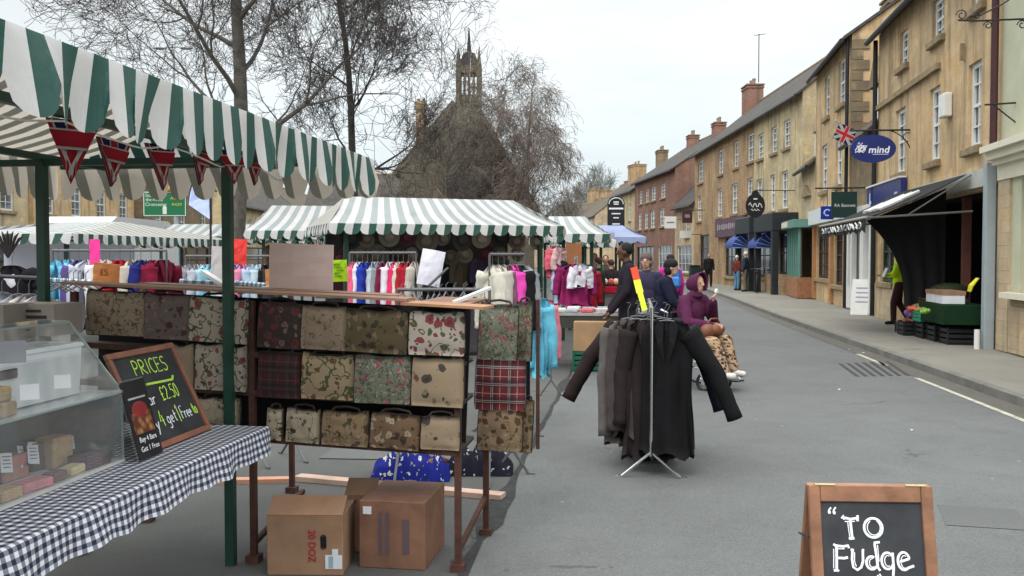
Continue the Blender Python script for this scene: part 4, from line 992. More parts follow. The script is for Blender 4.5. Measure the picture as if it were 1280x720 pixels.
# table and gingham cloth
tb = thing('trestle_table', 'folding trestle table hidden under the gingham cloth', 'table', FP(-1.6, .4, 0))
b = MB(); b.box((-1.63, .39, .73), (3.2, .72, .03), MF); b.build('tabletop', m_plank, tb)
for x in (-2.1, -3.1):
    for y in (.1, .68): b = MB(); b.tube([FP(x, y, 0), FP(x, y, .715)], .014, 6); b.build('leg', m_iron, tb)
def gingham():
    xs = [-3.25+3.27*i/130 for i in range(131)]; prof = []
    b = MB(); W0 = .78; rows = []
    ts = [0, .03, .06, .09, .12, .145, .158, .17, .2]+[.17+W0*i/8 for i in range(1, 9)]
    vs = []; uvs = []
    for x in xs:
        hemz = .125+.006*math.sin(x*9)+.005*math.sin(x*23)
        fold = .012*math.sin(x*14)+.008*math.sin(x*31+1)
        for t_ in ts:
            if t_ <= .15: v = 1-t_/.15; vs.append((x, -.012-.02*v+fold*v, .752-hemz*v)); uvs.append((x, t_))
            elif t_ <= .17: a = (t_-.15)/.02; vs.append((x, -.012+.015*a, .752+.006*math.sin(a*1.5))); uvs.append((x, t_))
            else: vs.append((x, t_-.17, .758+.0015*math.sin(x*11+t_*20))); uvs.append((x, t_))
    n = len(ts); fs = [[i*n+j, (i+1)*n+j, (i+1)*n+j+1, i*n+j+1] for i in range(len(xs)-1) for j in range(n-1)]
    # far end drop
    base = len(vs); E = []
    for i in range(13):
        y = -.012+.79*i/12
        for j in range(5): v = j/4; vs.append((.021+.012*v+.01*v*math.sin(y*26), y, .757-(.125+.006*math.sin(y*15))*v)); uvs.append((.02+.15*v, y+.17))
    fs += [[base+i*5+j, base+i*5+j+1, base+(i+1)*5+j+1, base+(i+1)*5+j] for i in range(12) for j in range(4)]
    me = bpy.data.meshes.new('gingham_cloth'); me.from_pydata([Vector(v) for v in vs], [], fs); l = me.uv_layers.new(name='UVMap')
    for lp in me.loops: l.data[lp.index].uv = uvs[lp.vertex_index]
    me.materials.append(m_gingham())
    for p in me.polygons: p.use_smooth = True
    o = bpy.data.objects.new('gingham_cloth', me); put(o, MF); tag(o, 'navy and white gingham cloth draped over the fudge table', 'tablecloth')
gingham()
# display case
dc = thing('display_case', 'clear sloping fudge display case on the gingham table', 'display case', FP(-1.7, .45, .76))
prof = [(.27, .765), (.27, 1.05), (.50, 1.335), (.64, 1.335), (.64, .765)]; XR, XLc = -.83, -2.7
def pane(b, pts, th=.006):
    pts = [Vector(p) for p in pts]; n = (pts[1]-pts[0]).cross(pts[2]-pts[1]).normalized()*th; k = len(pts)
    b.add([MF @ p for p in pts]+[MF @ (p+n) for p in pts], [list(range(k))[::-1], [k+i for i in range(k)]]+[[i, (i+1) % k, k+(i+1) % k, k+i] for i in range(k)])
for (a, c), nm in zip(zip(prof[:3], prof[1:4]), ('front_pane', 'sloping_pane', 'top_pane')):
    b = MB(); pane(b, [(XLc, a[0], a[1]), (XR, a[0], a[1]), (XR, c[0], c[1]), (XLc, c[0], c[1])]); b.build(nm, m_clear, dc)
b = MB(); pane(b, [(XR, p[0], p[1]) for p in prof]); b.build('side_pane', m_clear, dc)
m_edge = mk((.30, .36, .36), .2, .1, 5, name='acrylic_edge')
b = MB()
for p in prof[:4]: b.bar((XLc, *p), (XR, *p), .007, M=MF)
for a, c in zip(prof[:4], prof[1:]): b.bar((XR, *a), (XR, *c), .008, M=MF)
b.build('edge_strips', m_edge, dc)
b = MB(); b.box(((XR+XLc)/2, .455, 1.045), (XR-XLc-.02, .35, .006), MF); b.build('shelf', mk((.55, .58, .62), .25, .1, 4, name='frosted_shelf'), dc)
b = MB(); b.box(((XR+XLc)/2, .455, .768), (XR-XLc, .39, .012), MF); b.build('base_tray', mk((.50, .49, .48), .5, .1), dc)
# fudge blocks: lower row
def block(label, c, sz, col, rz=0, z=None, group='fudge blocks in the display case', crumb=.35):
    b = MB(); b.box((0, 0, sz[2]/2), sz, bev=.006)
    o = b.build('fudge_block', mk(col, .65, crumb*.5, 30, 0, .3, name='fudge', bsc=120), None, MF @ Matrix.Translation(Vector(c)) @ Matrix.Rotation(rz, 4, 'Z'), org=(0, 0, 0))
    return tag(o, label, 'fudge', group)
pinkf, tanf, brf, crf, chf = (.48, .19, .17), (.46, .30, .15), (.10, .045, .03), (.62, .52, .28), (.05, .022, .018)
zt = .775
def fpos(px, py, y=.33, z=zt):      # a point on the tray under a photo pixel
    a, bz = ray(px, py); dd = (z-CAMZ)/bz; w = Vector((a*dd, dd, z)); l = MF.inverted() @ w; return l.x, l.y
lst = [((12, 598), (.10, .09, .045), pinkf, 'pink fudge block at the bottom left of the display case'), ((12, 585), (.10, .09, .045), pinkf, 'pink fudge block resting on the lower pink one'), ((45, 612), (.14, .07, .035), (.55, .20, .22), 'bright pink fudge slab lying in front of the pink stack'),
       ((10, 625), (.10, .07, .04), tanf, 'tan fudge block at front left corner of the tray'), ((45, 585), (.13, .10, .11), brf, 'tall dark brown chocolate fudge block beside tan one'), ((68, 583), (.11, .09, .12), tanf, 'tall tan fudge block with white price card'),
       ((72, 601), (.08, .06, .035), (.16, .08, .07), 'low brown fudge piece in front of the tan block'), ((90, 592), (.10, .06, .032), crf, 'cream yellow fudge bar before the tan block'), ((112, 582), (.14, .10, .05), chf, 'dark chocolate fudge slab at right end of tray'), ((114, 585), (.09, .07, .055), (.10, .03, .05), 'plum coloured fudge lump on the tray near the end pane')]
for i, ((px, py), sz, col, lb) in enumerate(lst):
    x, y = fpos(px, py); z = zt
    if 'resting' in lb: x, y = fpos(12, 598); z = zt+.046
    y = min(max(y, .31), .56); block(lb, (min(x, -.93), y, z), sz, col, random.uniform(-.15, .15))
for k, (px, py, lb) in enumerate(((10, 545, 'front tan'), (22, 540, 'rear tan'), )): pass
for i in range(7):
    x, y = fpos(10+(i % 3)*13, 520, z=1.05); r_ = i//3
    block(('tan fudge block, ' + ('left', 'middle', 'right')[i % 3] + ' one in the ' + ('bottom', 'second', 'top')[r_] + ' row on the upper shelf'), (-1.62+(i % 3)*.085, .36+.02*r_, 1.052+r_*.052), (.08, .09, .05), (.42, .30, .17), random.uniform(-.06, .06), group='tan fudge stacked on the upper shelf')
block('red fudge slab at the left front of the upper shelf', (-1.72, .31, 1.052), (.12, .05, .03), (.42, .08, .04))
m_cardw = mk((.72, .73, .76), .6, .05, 5, name='white_card')
for i, (px, py, w, h, yaw) in enumerate(((8, 583, .05, .085, .3), (28, 578, .05, .085, -.1), (63, 565, .045, .075, 0), (84, 560, .045, .065, -.1), (108, 553, .06, .055, .05))):
    l = MF.inverted() @ P(px, py, 3.55+.003*px*.5)
    lb = ['white price card leaning on pink fudge at far left', 'white price card between pink and brown fudge', 'white price card on the dark brown fudge', 'white price card on the tan fudge', 'white price card on the dark slab at the right'][i]
    x, y = fpos(px, py+12); y = min(max(y, .30), .5); M_ = MF @ Matrix.Translation((min(x, -.9), y-.03, zt+.03+.045)) @ Matrix.Rotation(yaw, 4, 'Z') @ Matrix.Rotation(R(75), 4, 'X') @ Matrix.Rotation(R(-12), 4, 'Z')
    b = MB(); b.box((0, 0, 0), (w, h, .002)); o = b.build('price_card', m_cardw, None, M_, label=lb, cat='price card', group='price cards in the fudge case')
    b = MB()
    for q in range(5): b.box((0, h*.3-q*h*.15, .0022), (w*(.75-.1*(q % 2)), h*.04, .001))
    b.build('lettering', mk((.15, .15, .18), .8), o, M_)
for i, (px, py, lb) in enumerate(((37, 490, 'folded white card beside the upper fudge stack'), (78, 477, 'square white card taped on the clear tub'), (15, 440, 'grey price card with large figures standing at left of the upper shelf'))):
    dd = 3.6; c_ = P(px, py, dd); c_ = FP(-1.25-.3*(2 if i == 2 else (1 if i == 0 else 0))*.7, .40, CAMZ); c_ = P(px, py, c_.y)
    M_ = frame(c_, (SV*.5-LV*.6), UP+LV*.35); s_ = (.06, .055, .08)[i]
    b = MB(); b.box((0, 0, 0), (s_, s_*.9, .002)); b.build('price_card', m_cardw if i < 2 else mk((.25, .26, .28), .5), None, M_, label=lb, cat='price card')
b = MB(); b.box((-1.68, .595, .90), (1.66, .012, .25), MF); b.build('grey_panel', mk((.10, .095, .095), .7, .3, 4), label='dark grey liner board standing at the back of the case', cat='board')
b = MB(); b.box((-.845, .46, .905), (.006, .32, .25), MF); b.build('grey_panel', mk((.13, .125, .125), .7, .3, 4), label='dark grey card added as the reflection in the right end pane', cat='board')  # dark card added inside the end pane, paints its dark grey reflection
for i, (xx, yy, zz_, c, nm) in enumerate(((-1.62, .50, .775, pinkf, 'pink'), (-1.50, .50, .775, tanf, 'tan'), (-1.37, .50, .775, brf, 'chocolate'), (-1.25, .50, .775, (.42, .22, .18), 'rose brown'), (-1.62, .50, .835, crf, 'cream'), (-1.50, .50, .835, pinkf, 'upper pink'), (-1.37, .50, .835, tanf, 'upper tan'), (-1.02, .50, .775, (.14, .03, .05), 'cherry'))):
    block(f'{nm} fudge block in the back row of the lower tray', (xx, yy, zz_), (.10, .09, .055), c, random.uniform(-.1, .1))
for i in range(4):
    M_ = MF @ Matrix.Translation((-1.60+i*.15, .445, .855)) @ Matrix.Rotation(random.uniform(-.2, .2), 4, 'Z') @ Matrix.Rotation(R(75), 4, 'X') @ Matrix.Rotation(R(-10), 4, 'Z')
    b = MB(); b.box((0, 0, 0), (.05, .07, .002)); o = b.build('price_card', m_cardw, None, M_, label='white price card before the ' + ('pink and cream', 'upper pink', 'upper tan', 'rose brown')[i] + ' fudge of the back row', cat='price card', group='price cards in the fudge case')
    b = MB()
    for q in range(4): b.box((0, .022-q*.013, .0022), (.036-.006*(q % 2), .004, .001))
    b.build('lettering', mk((.15, .15, .18), .8), o, M_)
# white plastic tub on the shelf
tu = thing('plastic_tub', 'translucent white plastic tub with hand hole behind the sloping pane', 'tub', FP(-1.15, .45, 1.05))
m_tub = mk((.66, .69, .72), .35, .08, 5, name='white_plastic')
b = MB(); P0 = [(-1.42, .40), (-.90, .40), (-.90, .60), (-1.42, .60)]
bt_ = [FP(x+(.02 if x < -1.2 else -.02), y, 1.055) for x, y in P0]; tp_ = [FP(x, y, 1.25) for x, y in P0]
b.add(bt_+tp_, [[3, 2, 1, 0], [0, 1, 5, 4], [1, 2, 6, 5], [2, 3, 7, 6], [3, 0, 4, 7]]); b.build('tub', m_tub, tu)
b = MB(); b.tube([Vector(q) for q in tp_], .01, 6, closed=True); b.build('rim', m_tub, tu)
b = MB(); b.box((-1.35, .392, 1.185), (.09, .008, .035), MF, bev=.003); b.build('hand_hole', m_dark, tu)
# second white box behind the case near the board
b = MB(); b.box((-.50, .66, .86), (.34, .2, .20), MF, bev=.01); b.box((-.50, .66, .967), (.37, .23, .014), MF)
b.build('plastic_box', m_tub, label='white lidded plastic box behind the price blackboard', cat='box')
# clear bag on top of the case, pink and white striped carton
b = MB(); b.ell(FP(-1.02, .52, 1.20), (.07, .06, .09), nu=10, nv=7); o = b.build('plastic_bag', m_clear, label='crumpled clear plastic bag inside the case near its top corner', cat='bag')
b = MB()
for i in range(4): b.box((-1.50+i*.026, .56, 1.18), (.026, .1, .24), MF, mi=i % 2)
b.build('striped_carton', [mk((.62, .45, .38), .6), mk((.55, .10, .13), .6)], label='pink and cream striped carton standing in the upper case', cat='carton')
# printed carton behind the case
M_ = frame(P(33, 400, 4.6), -LV, UP)
b = MB(); b.box((0, -.0, -.12), (.30, .16, .24)); o = b.build('printed_carton', mk((.36, .31, .27), .8, .15, 5), None, M_, label='grey brown printed carton behind the display case at frame left', cat='carton')
b = MB(); b.box((-.02, .045, .001), (.2, .014, .002)); b.box((.04, .015, .001), (.14, .016, .002)); b.box((.06, -.015, .001), (.09, .01, .002)); b.box((-.05, -.05, .001), (.14, .008, .002)); b.build('lettering', mk((.06, .05, .05), .8), o, M_)
M_ = frame(P(-25, 412, 4.45), -LV, UP); b = MB(); b.box((0, 0, -.12), (.25, .24, .24)); b.build('printed_carton', mk((.28, .25, .22), .8), None, M_, label='darker carton partly cut by the left frame edge', cat='carton')

# --- handwriting
def arc(cx, cy, rx, ry, a0, a1, n=10): return [(cx+rx*math.cos(R(a0+(a1-a0)*i/n)), cy+ry*math.sin(R(a0+(a1-a0)*i/n))) for i in range(n+1)]
GL = {'P': (.6, [[(0, 0), (.02, 1)], [(0, 1)]+arc(.2, .73, .33, .27, 85, -90)+[(0, .46)]]), 'R': (.65, [[(0, 0), (.02, 1)], [(0, 1)]+arc(.2, .75, .33, .25, 85, -90)+[(.05, .5), (.6, 0)]]), 'I': (.2, [[(.08, 0), (.1, 1)]]),
 'C': (.6, [arc(.36, .5, .34, .5, 55, 305)]), 'E': (.55, [[(.5, .97), (0, 1), (.02, .0), (.52, .03)], [(0, .52), (.4, .54)]]), 'S': (.55, [arc(.27, .76, .25, .24, 40, 260)+arc(.25, .26, .27, .26, 90, -150)]),
 'B': (.6, [[(0, 0), (0, 1)], [(0, 1)]+arc(.2, .76, .28, .24, 80, -90), arc(.2, .27, .35, .27, 90, -90)+[(0, 0)]]), 'a': (.5, [arc(.23, .27, .22, .27, 30, 350), [(.44, .52), (.44, .05), (.5, 0)]]), 'r': (.38, [[(0, .52), (.02, 0)], [(.02, .3)]+arc(.22, .32, .16, .18, 160, 50)]),
 'u': (.5, [[(0, .52), (.02, .15)]+arc(.2, .16, .19, .16, 190, 330)+[(.4, .52)], [(.4, .52), (.42, 0)]]), 'y': (.5, [[(0, .52), (.22, .05)], [(.44, .52), (.2, -.05), (.05, -.38)]]), 'g': (.5, [arc(.23, .27, .22, .25, 30, 350), [(.44, .52), (.44, -.15)]+arc(.22, -.18, .22, .2, 0, -140)]),
 'e': (.48, [[(.02, .28), (.42, .3)]+arc(.22, .27, .2, .26, 10, 310)]), 't': (.4, [[(.18, .9), (.18, .1), (.32, .0)], [(0, .58), (.38, .6)]]), 'F': (.55, [[(0, 0), (.02, 1), (.52, 1)], [(0, .52), (.4, .54)]]), '1': (.25, [[(0, .8), (.12, 1), (.1, 0)]]),
 '2': (.5, [arc(.22, .75, .22, .24, 160, -30)+[(0, .02), (.5, .03)]]), '.': (.22, [[(.08, .02), (.1, .06)]]), '5': (.5, [[(.46, 1), (.06, 1), (.03, .58)]+arc(.2, .3, .25, .3, 90, -140)]), '0': (.55, [arc(.24, .5, .22, .5, 90, 450, 14)]), '4': (.55, [[(.3, 1), (0, .35), (.5, .38)], [(.38, .7), (.38, 0)]]),
 '£': (.55, [arc(.32, .76, .17, .22, 20, 190)+[(.17, .05), (0, 0), (.5, .03)], [(.02, .45), (.38, .46)]]), ' ': (.3, []), 'o': (.5, [arc(.23, .26, .21, .26, 90, 450, 12)]), 'b': (.5, [[(0, 1), (.02, 0)], arc(.24, .26, .2, .25, 170, -170)])}
def write(s, h, M, mat, parent, r=.004, name='lettering', sp=.14, ital=0, wob=.02, cw=1.0):
    b = MB(); x = 0
    for ch in s:
        w, st = GL[ch]
        for pl in st:
            pts = [Vector(((x+p[0]*cw+p[1]*ital)*h+random.uniform(-wob, wob)*h*.3, p[1]*h+random.uniform(-wob, wob)*h*.3, 0)) for p in pl]
            b.tube(pts, r, 5)
        x += w*cw+sp
    b.v = [Vector((v.x, v.y, v.z*.35+.0015)) for v in b.v]
    return b.build(name, mat, parent, M)
# price blackboard
bo = FP(-.685, .235, .762); MBd = frame(bo, SV, LV*.2+UP*.42); pb = thing('price_board', 'wood framed blackboard reading prices in lime chalk leaning on the case', 'blackboard', bo)
bw, bh = .575, .465
b = MB(); b.box((bw/2, bh/2, -.008), (bw-.03, bh-.03, .008), MBd); b.build('slate', m_slateb, pb)
b = MB()
for c_, s_ in (((bw/2, .014, 0), (bw, .028, .02)), ((bw/2, bh-.014, 0), (bw, .028, .02)), ((.014, bh/2, 0), (.028, bh-.056, .02)), ((bw-.014, bh/2, 0), (.028, bh-.056, .02))): b.box(c_, s_, MBd, bev=.003)
b.build('frame', mk((.27, .115, .075), .5, .2, 12), pb)
T_ = lambda x, y, r=0: MBd @ Matrix.Translation((x, y, -.003)) @ Matrix.Rotation(r, 4, 'Z')
write('PRICES', .070, T_(.17, .345, -.02), m_lime, pb, .0034, sp=.17, cw=1.0)
b = MB(); b.tube([MBd @ Vector((.21, .295, 0)), MBd @ Vector((.36, .29, 0)), MBd @ Vector((.44, .288, 0)), MBd @ Vector((.455, .305, 0))], .006, 6); b.build('underline', m_lime, pb)
write('Bar', .06, T_(.12, .20), m_chalk, pb, .0032, cw=1.1); write('£2.50', .064, T_(.29, .205), m_lime, pb, .0034, sp=.13, cw=.85)
write('Buy', .065, T_(.055, .085), m_chalk, pb, .0035); write('4', .075, T_(.195, .09), m_lime, pb, .0034, cw=.8); write('get', .06, T_(.25, .095), m_chalk, pb, .003, cw=.85); write('1', .085, T_(.352, .085), m_lime, pb, .0034)
write('Free', .06, T_(.385, .095), m_chalk, pb, .003, sp=.08, cw=.72)
write('to', .058, T_(.498, .10), m_lime, pb, .0038, sp=.05, cw=.7)
# leaflet stand
bo = FP(-.80, .20, .762); ML = frame(FP(-.84, .185, .762), SV, LV*.09+UP*.33); ls = thing('leaflet_stand', 'clear stand holding a dark fudge offer card beside the blackboard', 'card stand', bo)
b = MB(); b.box((.095, .17, -.010), (.2, .345, .004), ML); b.build('card_holder', m_clear, ls)
b = MB(); b.box((.095, .17, -.004), (.185, .33, .003), ML); cdx = b.build('card', mk((.02, .018, .022), .4, .2), ls)
x = N('caramel_photo'); tcx = x.n('ShaderNodeTexVoronoi'); tcx.inputs['Scale'].default_value = 30; t_ = x.n('ShaderNodeTexCoord'); x.l(t_.outputs['Object'], tcx.inputs[0]); x.col(x.mixc(x.step(tcx.outputs[0], .1, .6), (.42, .22, .08), (.12, .03, .02)))
b = MB(); b.box((.095, .155, -.002), (.15, .09, .002), ML); b.build('picture', x.m, cdx)
b = MB(); b.ell((.095, .21, -.002), (.06, .035, .003), ML); b.build('picture', mk((.25, .03, .03), .4, .3), cdx)
text('Buy 4 Bars', .032, m_chalk, cdx, ML @ Matrix.Translation((.095, .085, .002)), depth=.001, width=.13); text('Get 1 Free', .032, m_chalk, cdx, ML @ Matrix.Translation((.095, .045, .002)), depth=.001, width=.14)
b = MB(); b.box((.095, .26, -.0015), (.13, .008, .002), ML); b.build('lettering', mk((.4, .4, .4), .6), cdx)
b = MB(); b.quad(*[FP(*q) for q in ((-.84, .275, 1.08), (-.65, .275, 1.08), (-.65, .40, .765), (-.84, .40, .765))]); b.build('rear_support', m_clear, ls)

# --- fudge A-board on the road
ac = P(1087, 607, 3.4); yawA = R(-3)
ab = thing('pavement_sign', 'wooden framed chalkboard reading To Fudge standing on the road', 'sign', (ac.x, ac.y, 0), yawA); MA0 = W(ab)
aw = .45; hA = ac.z; lean = .17
MA = MA0 @ Matrix.Translation((0, -lean-.0, .01)) @ Matrix.Rotation(R(90)-math.atan(lean/hA), 4, 'X'); sl_ = math.hypot(hA-.01, lean)
def panel(Mx, nm, txt):
    b = MB(); b.box((0, sl_/2, -.012), (aw-.05, sl_-.05, .008), Mx); p = b.build(nm, m_slateb, ab)
    b = MB()
    for c_, s_ in (((-aw/2+.02, sl_/2, -.008), (.042, sl_, .024)), ((aw/2-.02, sl_/2, -.008), (.042, sl_, .024)), ((0, sl_-.03, -.008), (aw-.084, .06, .022)), ((0, .03, -.008), (aw-.084, .06, .022))): b.box(c_, s_, Mx, bev=.003)
    b.build('frame', mk((.26, .125, .07), .4, .3, 9, 0, .15, name='varnished_wood'), p); return p
fp = panel(MA, 'front_board', 1)
MBk = MA0 @ Matrix.Translation((0, lean+.03, .01)) @ Matrix.Rotation(R(180), 4, 'Z') @ Matrix.Rotation(R(90)-math.atan(lean/hA), 4, 'X')
panel(MBk, 'rear_board', 0)
for s_ in (-1, 1): b = MB(); b.box((s_*.165, sl_+.002, -.014), (.075, .006, .04), MA, bev=.001); b.build('hinge', mk((.7, .62, .35), .3, .1, 5, .8), ab)
b = MB(); c0 = MA @ Vector((-aw/2-.005, sl_-.19, -.01)); c1 = MA0 @ Vector((-aw/2-.005, .10, sl_-.22)); b.tube([c0, c1], .004, 5); b.build('chain', m_iron, ab)
pxm = 3.4/F
def TA(px, py): return ((px-1087)*pxm, sl_-(py-607)*pxm*1.01)
def chalk_px(strokes, r=.005):
    b = MB()
    for pl in strokes:
        pts = [Vector((*TA(980+q[0]/5.54, 590+q[1]/5.54), 0)) for q in pl]; b.tube(pts, r, 6)
    b.v = [Vector((v.x, v.y, v.z*.4-.006)) for v in b.v]
    b.build('lettering', m_chalk, fp, MA)
def arcp(cx, cy, rx, ry, a0, a1, n=14): return [(cx+rx*math.cos(R(a0+(a1-a0)*i/n)), cy-ry*math.sin(R(a0+(a1-a0)*i/n))) for i in range(n+1)]
chalk_px([[(322, 245), (308, 262), (304, 275)], [(354, 243), (340, 262), (336, 278)]], .0035); chalk_px([arcp(309, 278, 5, 6, 0, 360, 6), arcp(342, 281, 5, 6, 0, 360, 6)], .004)
chalk_px([[(392, 318), (400, 300), (408, 325)], [(395, 310), (450, 322), (495, 315), (500, 295), (498, 335)], [(448, 325), (452, 390), (456, 450)], [(432, 452), (458, 450), (470, 448)]], .0052)
chalk_px([[(430, 335), (434, 390), (440, 448)], [(410, 338), (480, 336)]], .002)
chalk_px([arcp(602, 378, 62, 64, 0, 360, 22)], .0052); chalk_px([arcp(606, 376, 44, 50, 120, 420, 18)], .002)
chalk_px([[(325, 490), (345, 505), (342, 590), (338, 662)], [(330, 498), (390, 505), (425, 498), (428, 515)], [(340, 580), (395, 582), (418, 576)], [(318, 664), (345, 662), (352, 668)]], .0052)
chalk_px([[(325, 520), (322, 590), (318, 650)], [(345, 520), (400, 520)]], .002)
chalk_px([[(452, 528), (446, 590), (452, 640), (478, 658), (505, 640), (520, 600), (522, 530), (528, 520)], [(440, 525), (462, 528)]], .005); chalk_px([[(466, 540), (462, 600), (472, 635)]], .002)
chalk_px([arcp(578, 610, 36, 42, 60, 330, 16), [(604, 480), (612, 560), (618, 640), (632, 660)], [(600, 478), (640, 472)]], .005); chalk_px([arcp(582, 610, 20, 28, 80, 300, 10), [(624, 490), (628, 600)]], .002)
chalk_px([arcp(685, 595, 40, 54, 40, 330, 16), [(722, 540), (724, 640), (715, 715), (700, 760)]], .005); chalk_px([arcp(688, 595, 22, 36, 60, 300, 10)], .002)
chalk_px([[(768, 600), (830, 580)]+arcp(795, 595, 40, 58, 20, 310, 16)+[(862, 625)]], .005); chalk_px([arcp(800, 600, 24, 42, 60, 290, 10)], .002)
chalk_px([[(610, 690), (640, 712), (625, 740)], [(625, 680), (650, 720)]], .003)

# ------------------------------------------------------------------ bag rack
RX, RY = -LV, SV; MR = Matrix((RX, RY, UP)).transposed().to_4x4(); MR.translation = Vector((-.275, 4.65, 0))
def rk(px, py, y=0.0):
    a, bz = ray(px, py)      # intersect plane local y
    o = MR.translation+RY*y; # a*t = o.x + x*RX.x ; t = o.y + x*RX.y
    x = (a*o.y-o.x)/(RX.x-a*RX.y); t = o.y+x*RX.y; return x, CAMZ+bz*t
br_ = thing('bag_rack', 'rusty iron stall rack hung with tapestry bags, plank boards on top', 'rack', MR.translation)
ROLL = .042
def zof(z, x): return z-ROLL*x
xl = rk(82, 356)[0]; x315 = rk(315, 400)[0]; x505 = rk(505, 380)[0]; xr_ = rk(606, 383)[0]
for x, y, z0 in ((0.0, 0, 0), (x315, 0, 0), (xl+.05, 0, 0), (.045, .62, 0), (rk(365, 600, 1.4)[0]+.0, 1.4, 0), (xl+.1, .62, 0)):
    b = MB(); zt_ = zof(1.33, x); b.bar((x, y, z0), (x, y, zt_), .032, M=MR, up=Vector((0, 1, 0))); b.box((x, y, .02), (.07, .07, .04), MR); b.build('post', m_rust, br_)
for py_r in (438+20, 507, 566):
    z = rk(575, py_r)[1]; b = MB(); b.bar((0.01, -.01, zof(z, 0)), (x315, -.01, zof(z, x315)), .02, .03, M=MR); b.bar((x315, -.01, zof(z, x315)), (xl+.05, -.01, zof(z, xl+.05)), .02, .03, M=MR); b.build('shelf_rail', m_rust, br_)
    b = MB(); b.add([MR @ Vector(v) for v in ((0, .14, zof(z, 0)-.01), (0, .5, zof(z, 0)-.01), (xl, .5, zof(z, xl)-.01), (xl, .14, zof(z, xl)-.01))], [[0, 1, 2, 3]]); b.v += [v-UP*.012 for v in b.v[:4]]; b.f.append([7, 6, 5, 4]); b.m.append(0); b.build('shelf_board', mk((.06, .045, .035), .8), br_)
for x in (0.0, x315): b = MB(); b.bar((x, .02, .10), (x+.04, .62, .22), .025, M=MR); b.build('brace', m_rust, br_)
b = MB(); b.bar((0, .3, zof(.95, 0)), (xl, .3, zof(.95, xl)), .012, .75, M=MR); b.build('gap_shade_panel', mk((.012, .010, .010), .95, .3, 5, name='painted_gap_shade'), br_)  # near-black panel added to stand in for the shade between the bags
b = MB(); b.bar((0, .5, zof(1.345, 0)), (x505, .5, zof(1.345, x505)), .9, .012, M=MR); b.build('top_board', m_wood, br_)
def plank(nm, p, q, w, th, mat, label=None, Mx=MR):
    b = MB(); b.bar(p, q, w, th, M=Mx); return b.build(nm, mat, None, label=label, cat='plank')
za = rk(300, 366)[1]
pl = [((xl, 0.05), (x505+.02, .05), .20, 'pale plank along the front edge of the rack top'), ((xl+.3, .28), (x505-.1, .30), .2, 'second pale plank behind the front one on the rack'), ((x505+.01, .04), (xr_+.02, .0), .22, 'short orange plank at the right corner of the rack top')]
for i, ((x0, y0), (x1, y1), w, lb) in enumerate(pl):
    dz = (.03, .032, .012)[i]; plank('plank', (x0, y0, zof(1.345+dz, x0)), (x1, y1, zof(1.345+dz, x1)), w, .013, mk((.27, .155, .105) if i < 2 else (.36, .19, .10), .7, .2, 6, 0, .2), lb)
# bags
bag_m = {'cream': m_motif('tapestry_cream', (.25, .21, .16), [(.16, .08, .06), (.11, .11, .07), (.19, .09, .075), (.10, .06, .05)], 20, .25, 1.6), 'darkrose': m_motif('tapestry_darkrose', (.04, .028, .026), [(.10, .03, .035), (.13, .10, .085), (.03, .045, .03)], 16, .32),
 'robin': m_motif('tapestry_robin', (.33, .30, .27), [(.17, .045, .05), (.07, .09, .05), (.12, .04, .05), (.09, .08, .07)], 12, .30, 1.8), 'olive': m_motif('tapestry_olive', (.085, .066, .04), [(.035, .03, .022), (.15, .115, .08), (.055, .05, .025)], 15, .34, 1),
 'sprig': m_motif('tapestry_sprig', (.22, .175, .13), [(.12, .07, .05), (.12, .11, .065), (.14, .10, .07)], 27, .20, .8), 'tulip': m_motif('tapestry_tulip', (.27, .215, .14), [(.13, .055, .03), (.08, .07, .03), (.10, .05, .03)], 15, .22, 2.6),
 'morris': m_motif('tapestry_leafy', (.14, .155, .125), [(.24, .06, .085), (.07, .09, .07), (.27, .26, .20), (.04, .05, .04), (.20, .20, .15)], 26, .34, 2), 'butterfly': m_motif('tapestry_butterfly', (.27, .215, .15), [(.06, .055, .05), (.12, .07, .045), (.16, .14, .09), (.22, .17, .11)], 9, .23),
 'owl': m_motif('tapestry_owl', (.23, .165, .105), [(.09, .05, .035), (.07, .055, .045), (.30, .24, .17), (.17, .11, .07)], 15, .30, 1), 'dog': m_motif('tapestry_dog', (.34, .30, .23), [(.05, .04, .035), (.14, .10, .07), (.09, .07, .05)], 15, .26, .8), 'cat': m_motif('tapestry_cat', (.15, .10, .065), [(.06, .04, .03), (.30, .25, .18), (.17, .10, .06), (.09, .06, .04)], 15, .34),
 'floral': m_motif('tapestry_floral', (.32, .29, .25), [(.20, .06, .06), (.07, .065, .055), (.11, .13, .08), (.16, .08, .08)], 14, .27, 2), 'tartan': m_tartan('tapestry_tartan', (.15, .018, .024), (.022, .02, .028), (.38, .33, .30)), 'dtartan': m_tartan('dark_tartan', (.045, .012, .014), (.012, .01, .012), (.07, .05, .045)),
 'mauve': m_motif('tapestry_mauve', (.13, .105, .10), [(.08, .035, .04), (.18, .14, .12), (.06, .06, .05)], 15, .30, 1)}
for m__ in bag_m.values():
    nt_ = m__.node_tree; pb_ = nt_.nodes['Principled BSDF']; lk = pb_.inputs['Base Color'].links[0]; sc_ = nt_.nodes.new('ShaderNodeMix'); sc_.data_type = 'RGBA'; sc_.blend_type = 'MULTIPLY'; sc_.inputs[0].default_value = 1; sc_.inputs[7].default_value = (1, .95, .91, 1); nt_.links.new(lk.from_socket, sc_.inputs[6]); nt_.links.new(sc_.outputs[2], pb_.inputs['Base Color'])
m_trim = mk((.02, .014, .012), .7, .3, 20, name='leather_trim')
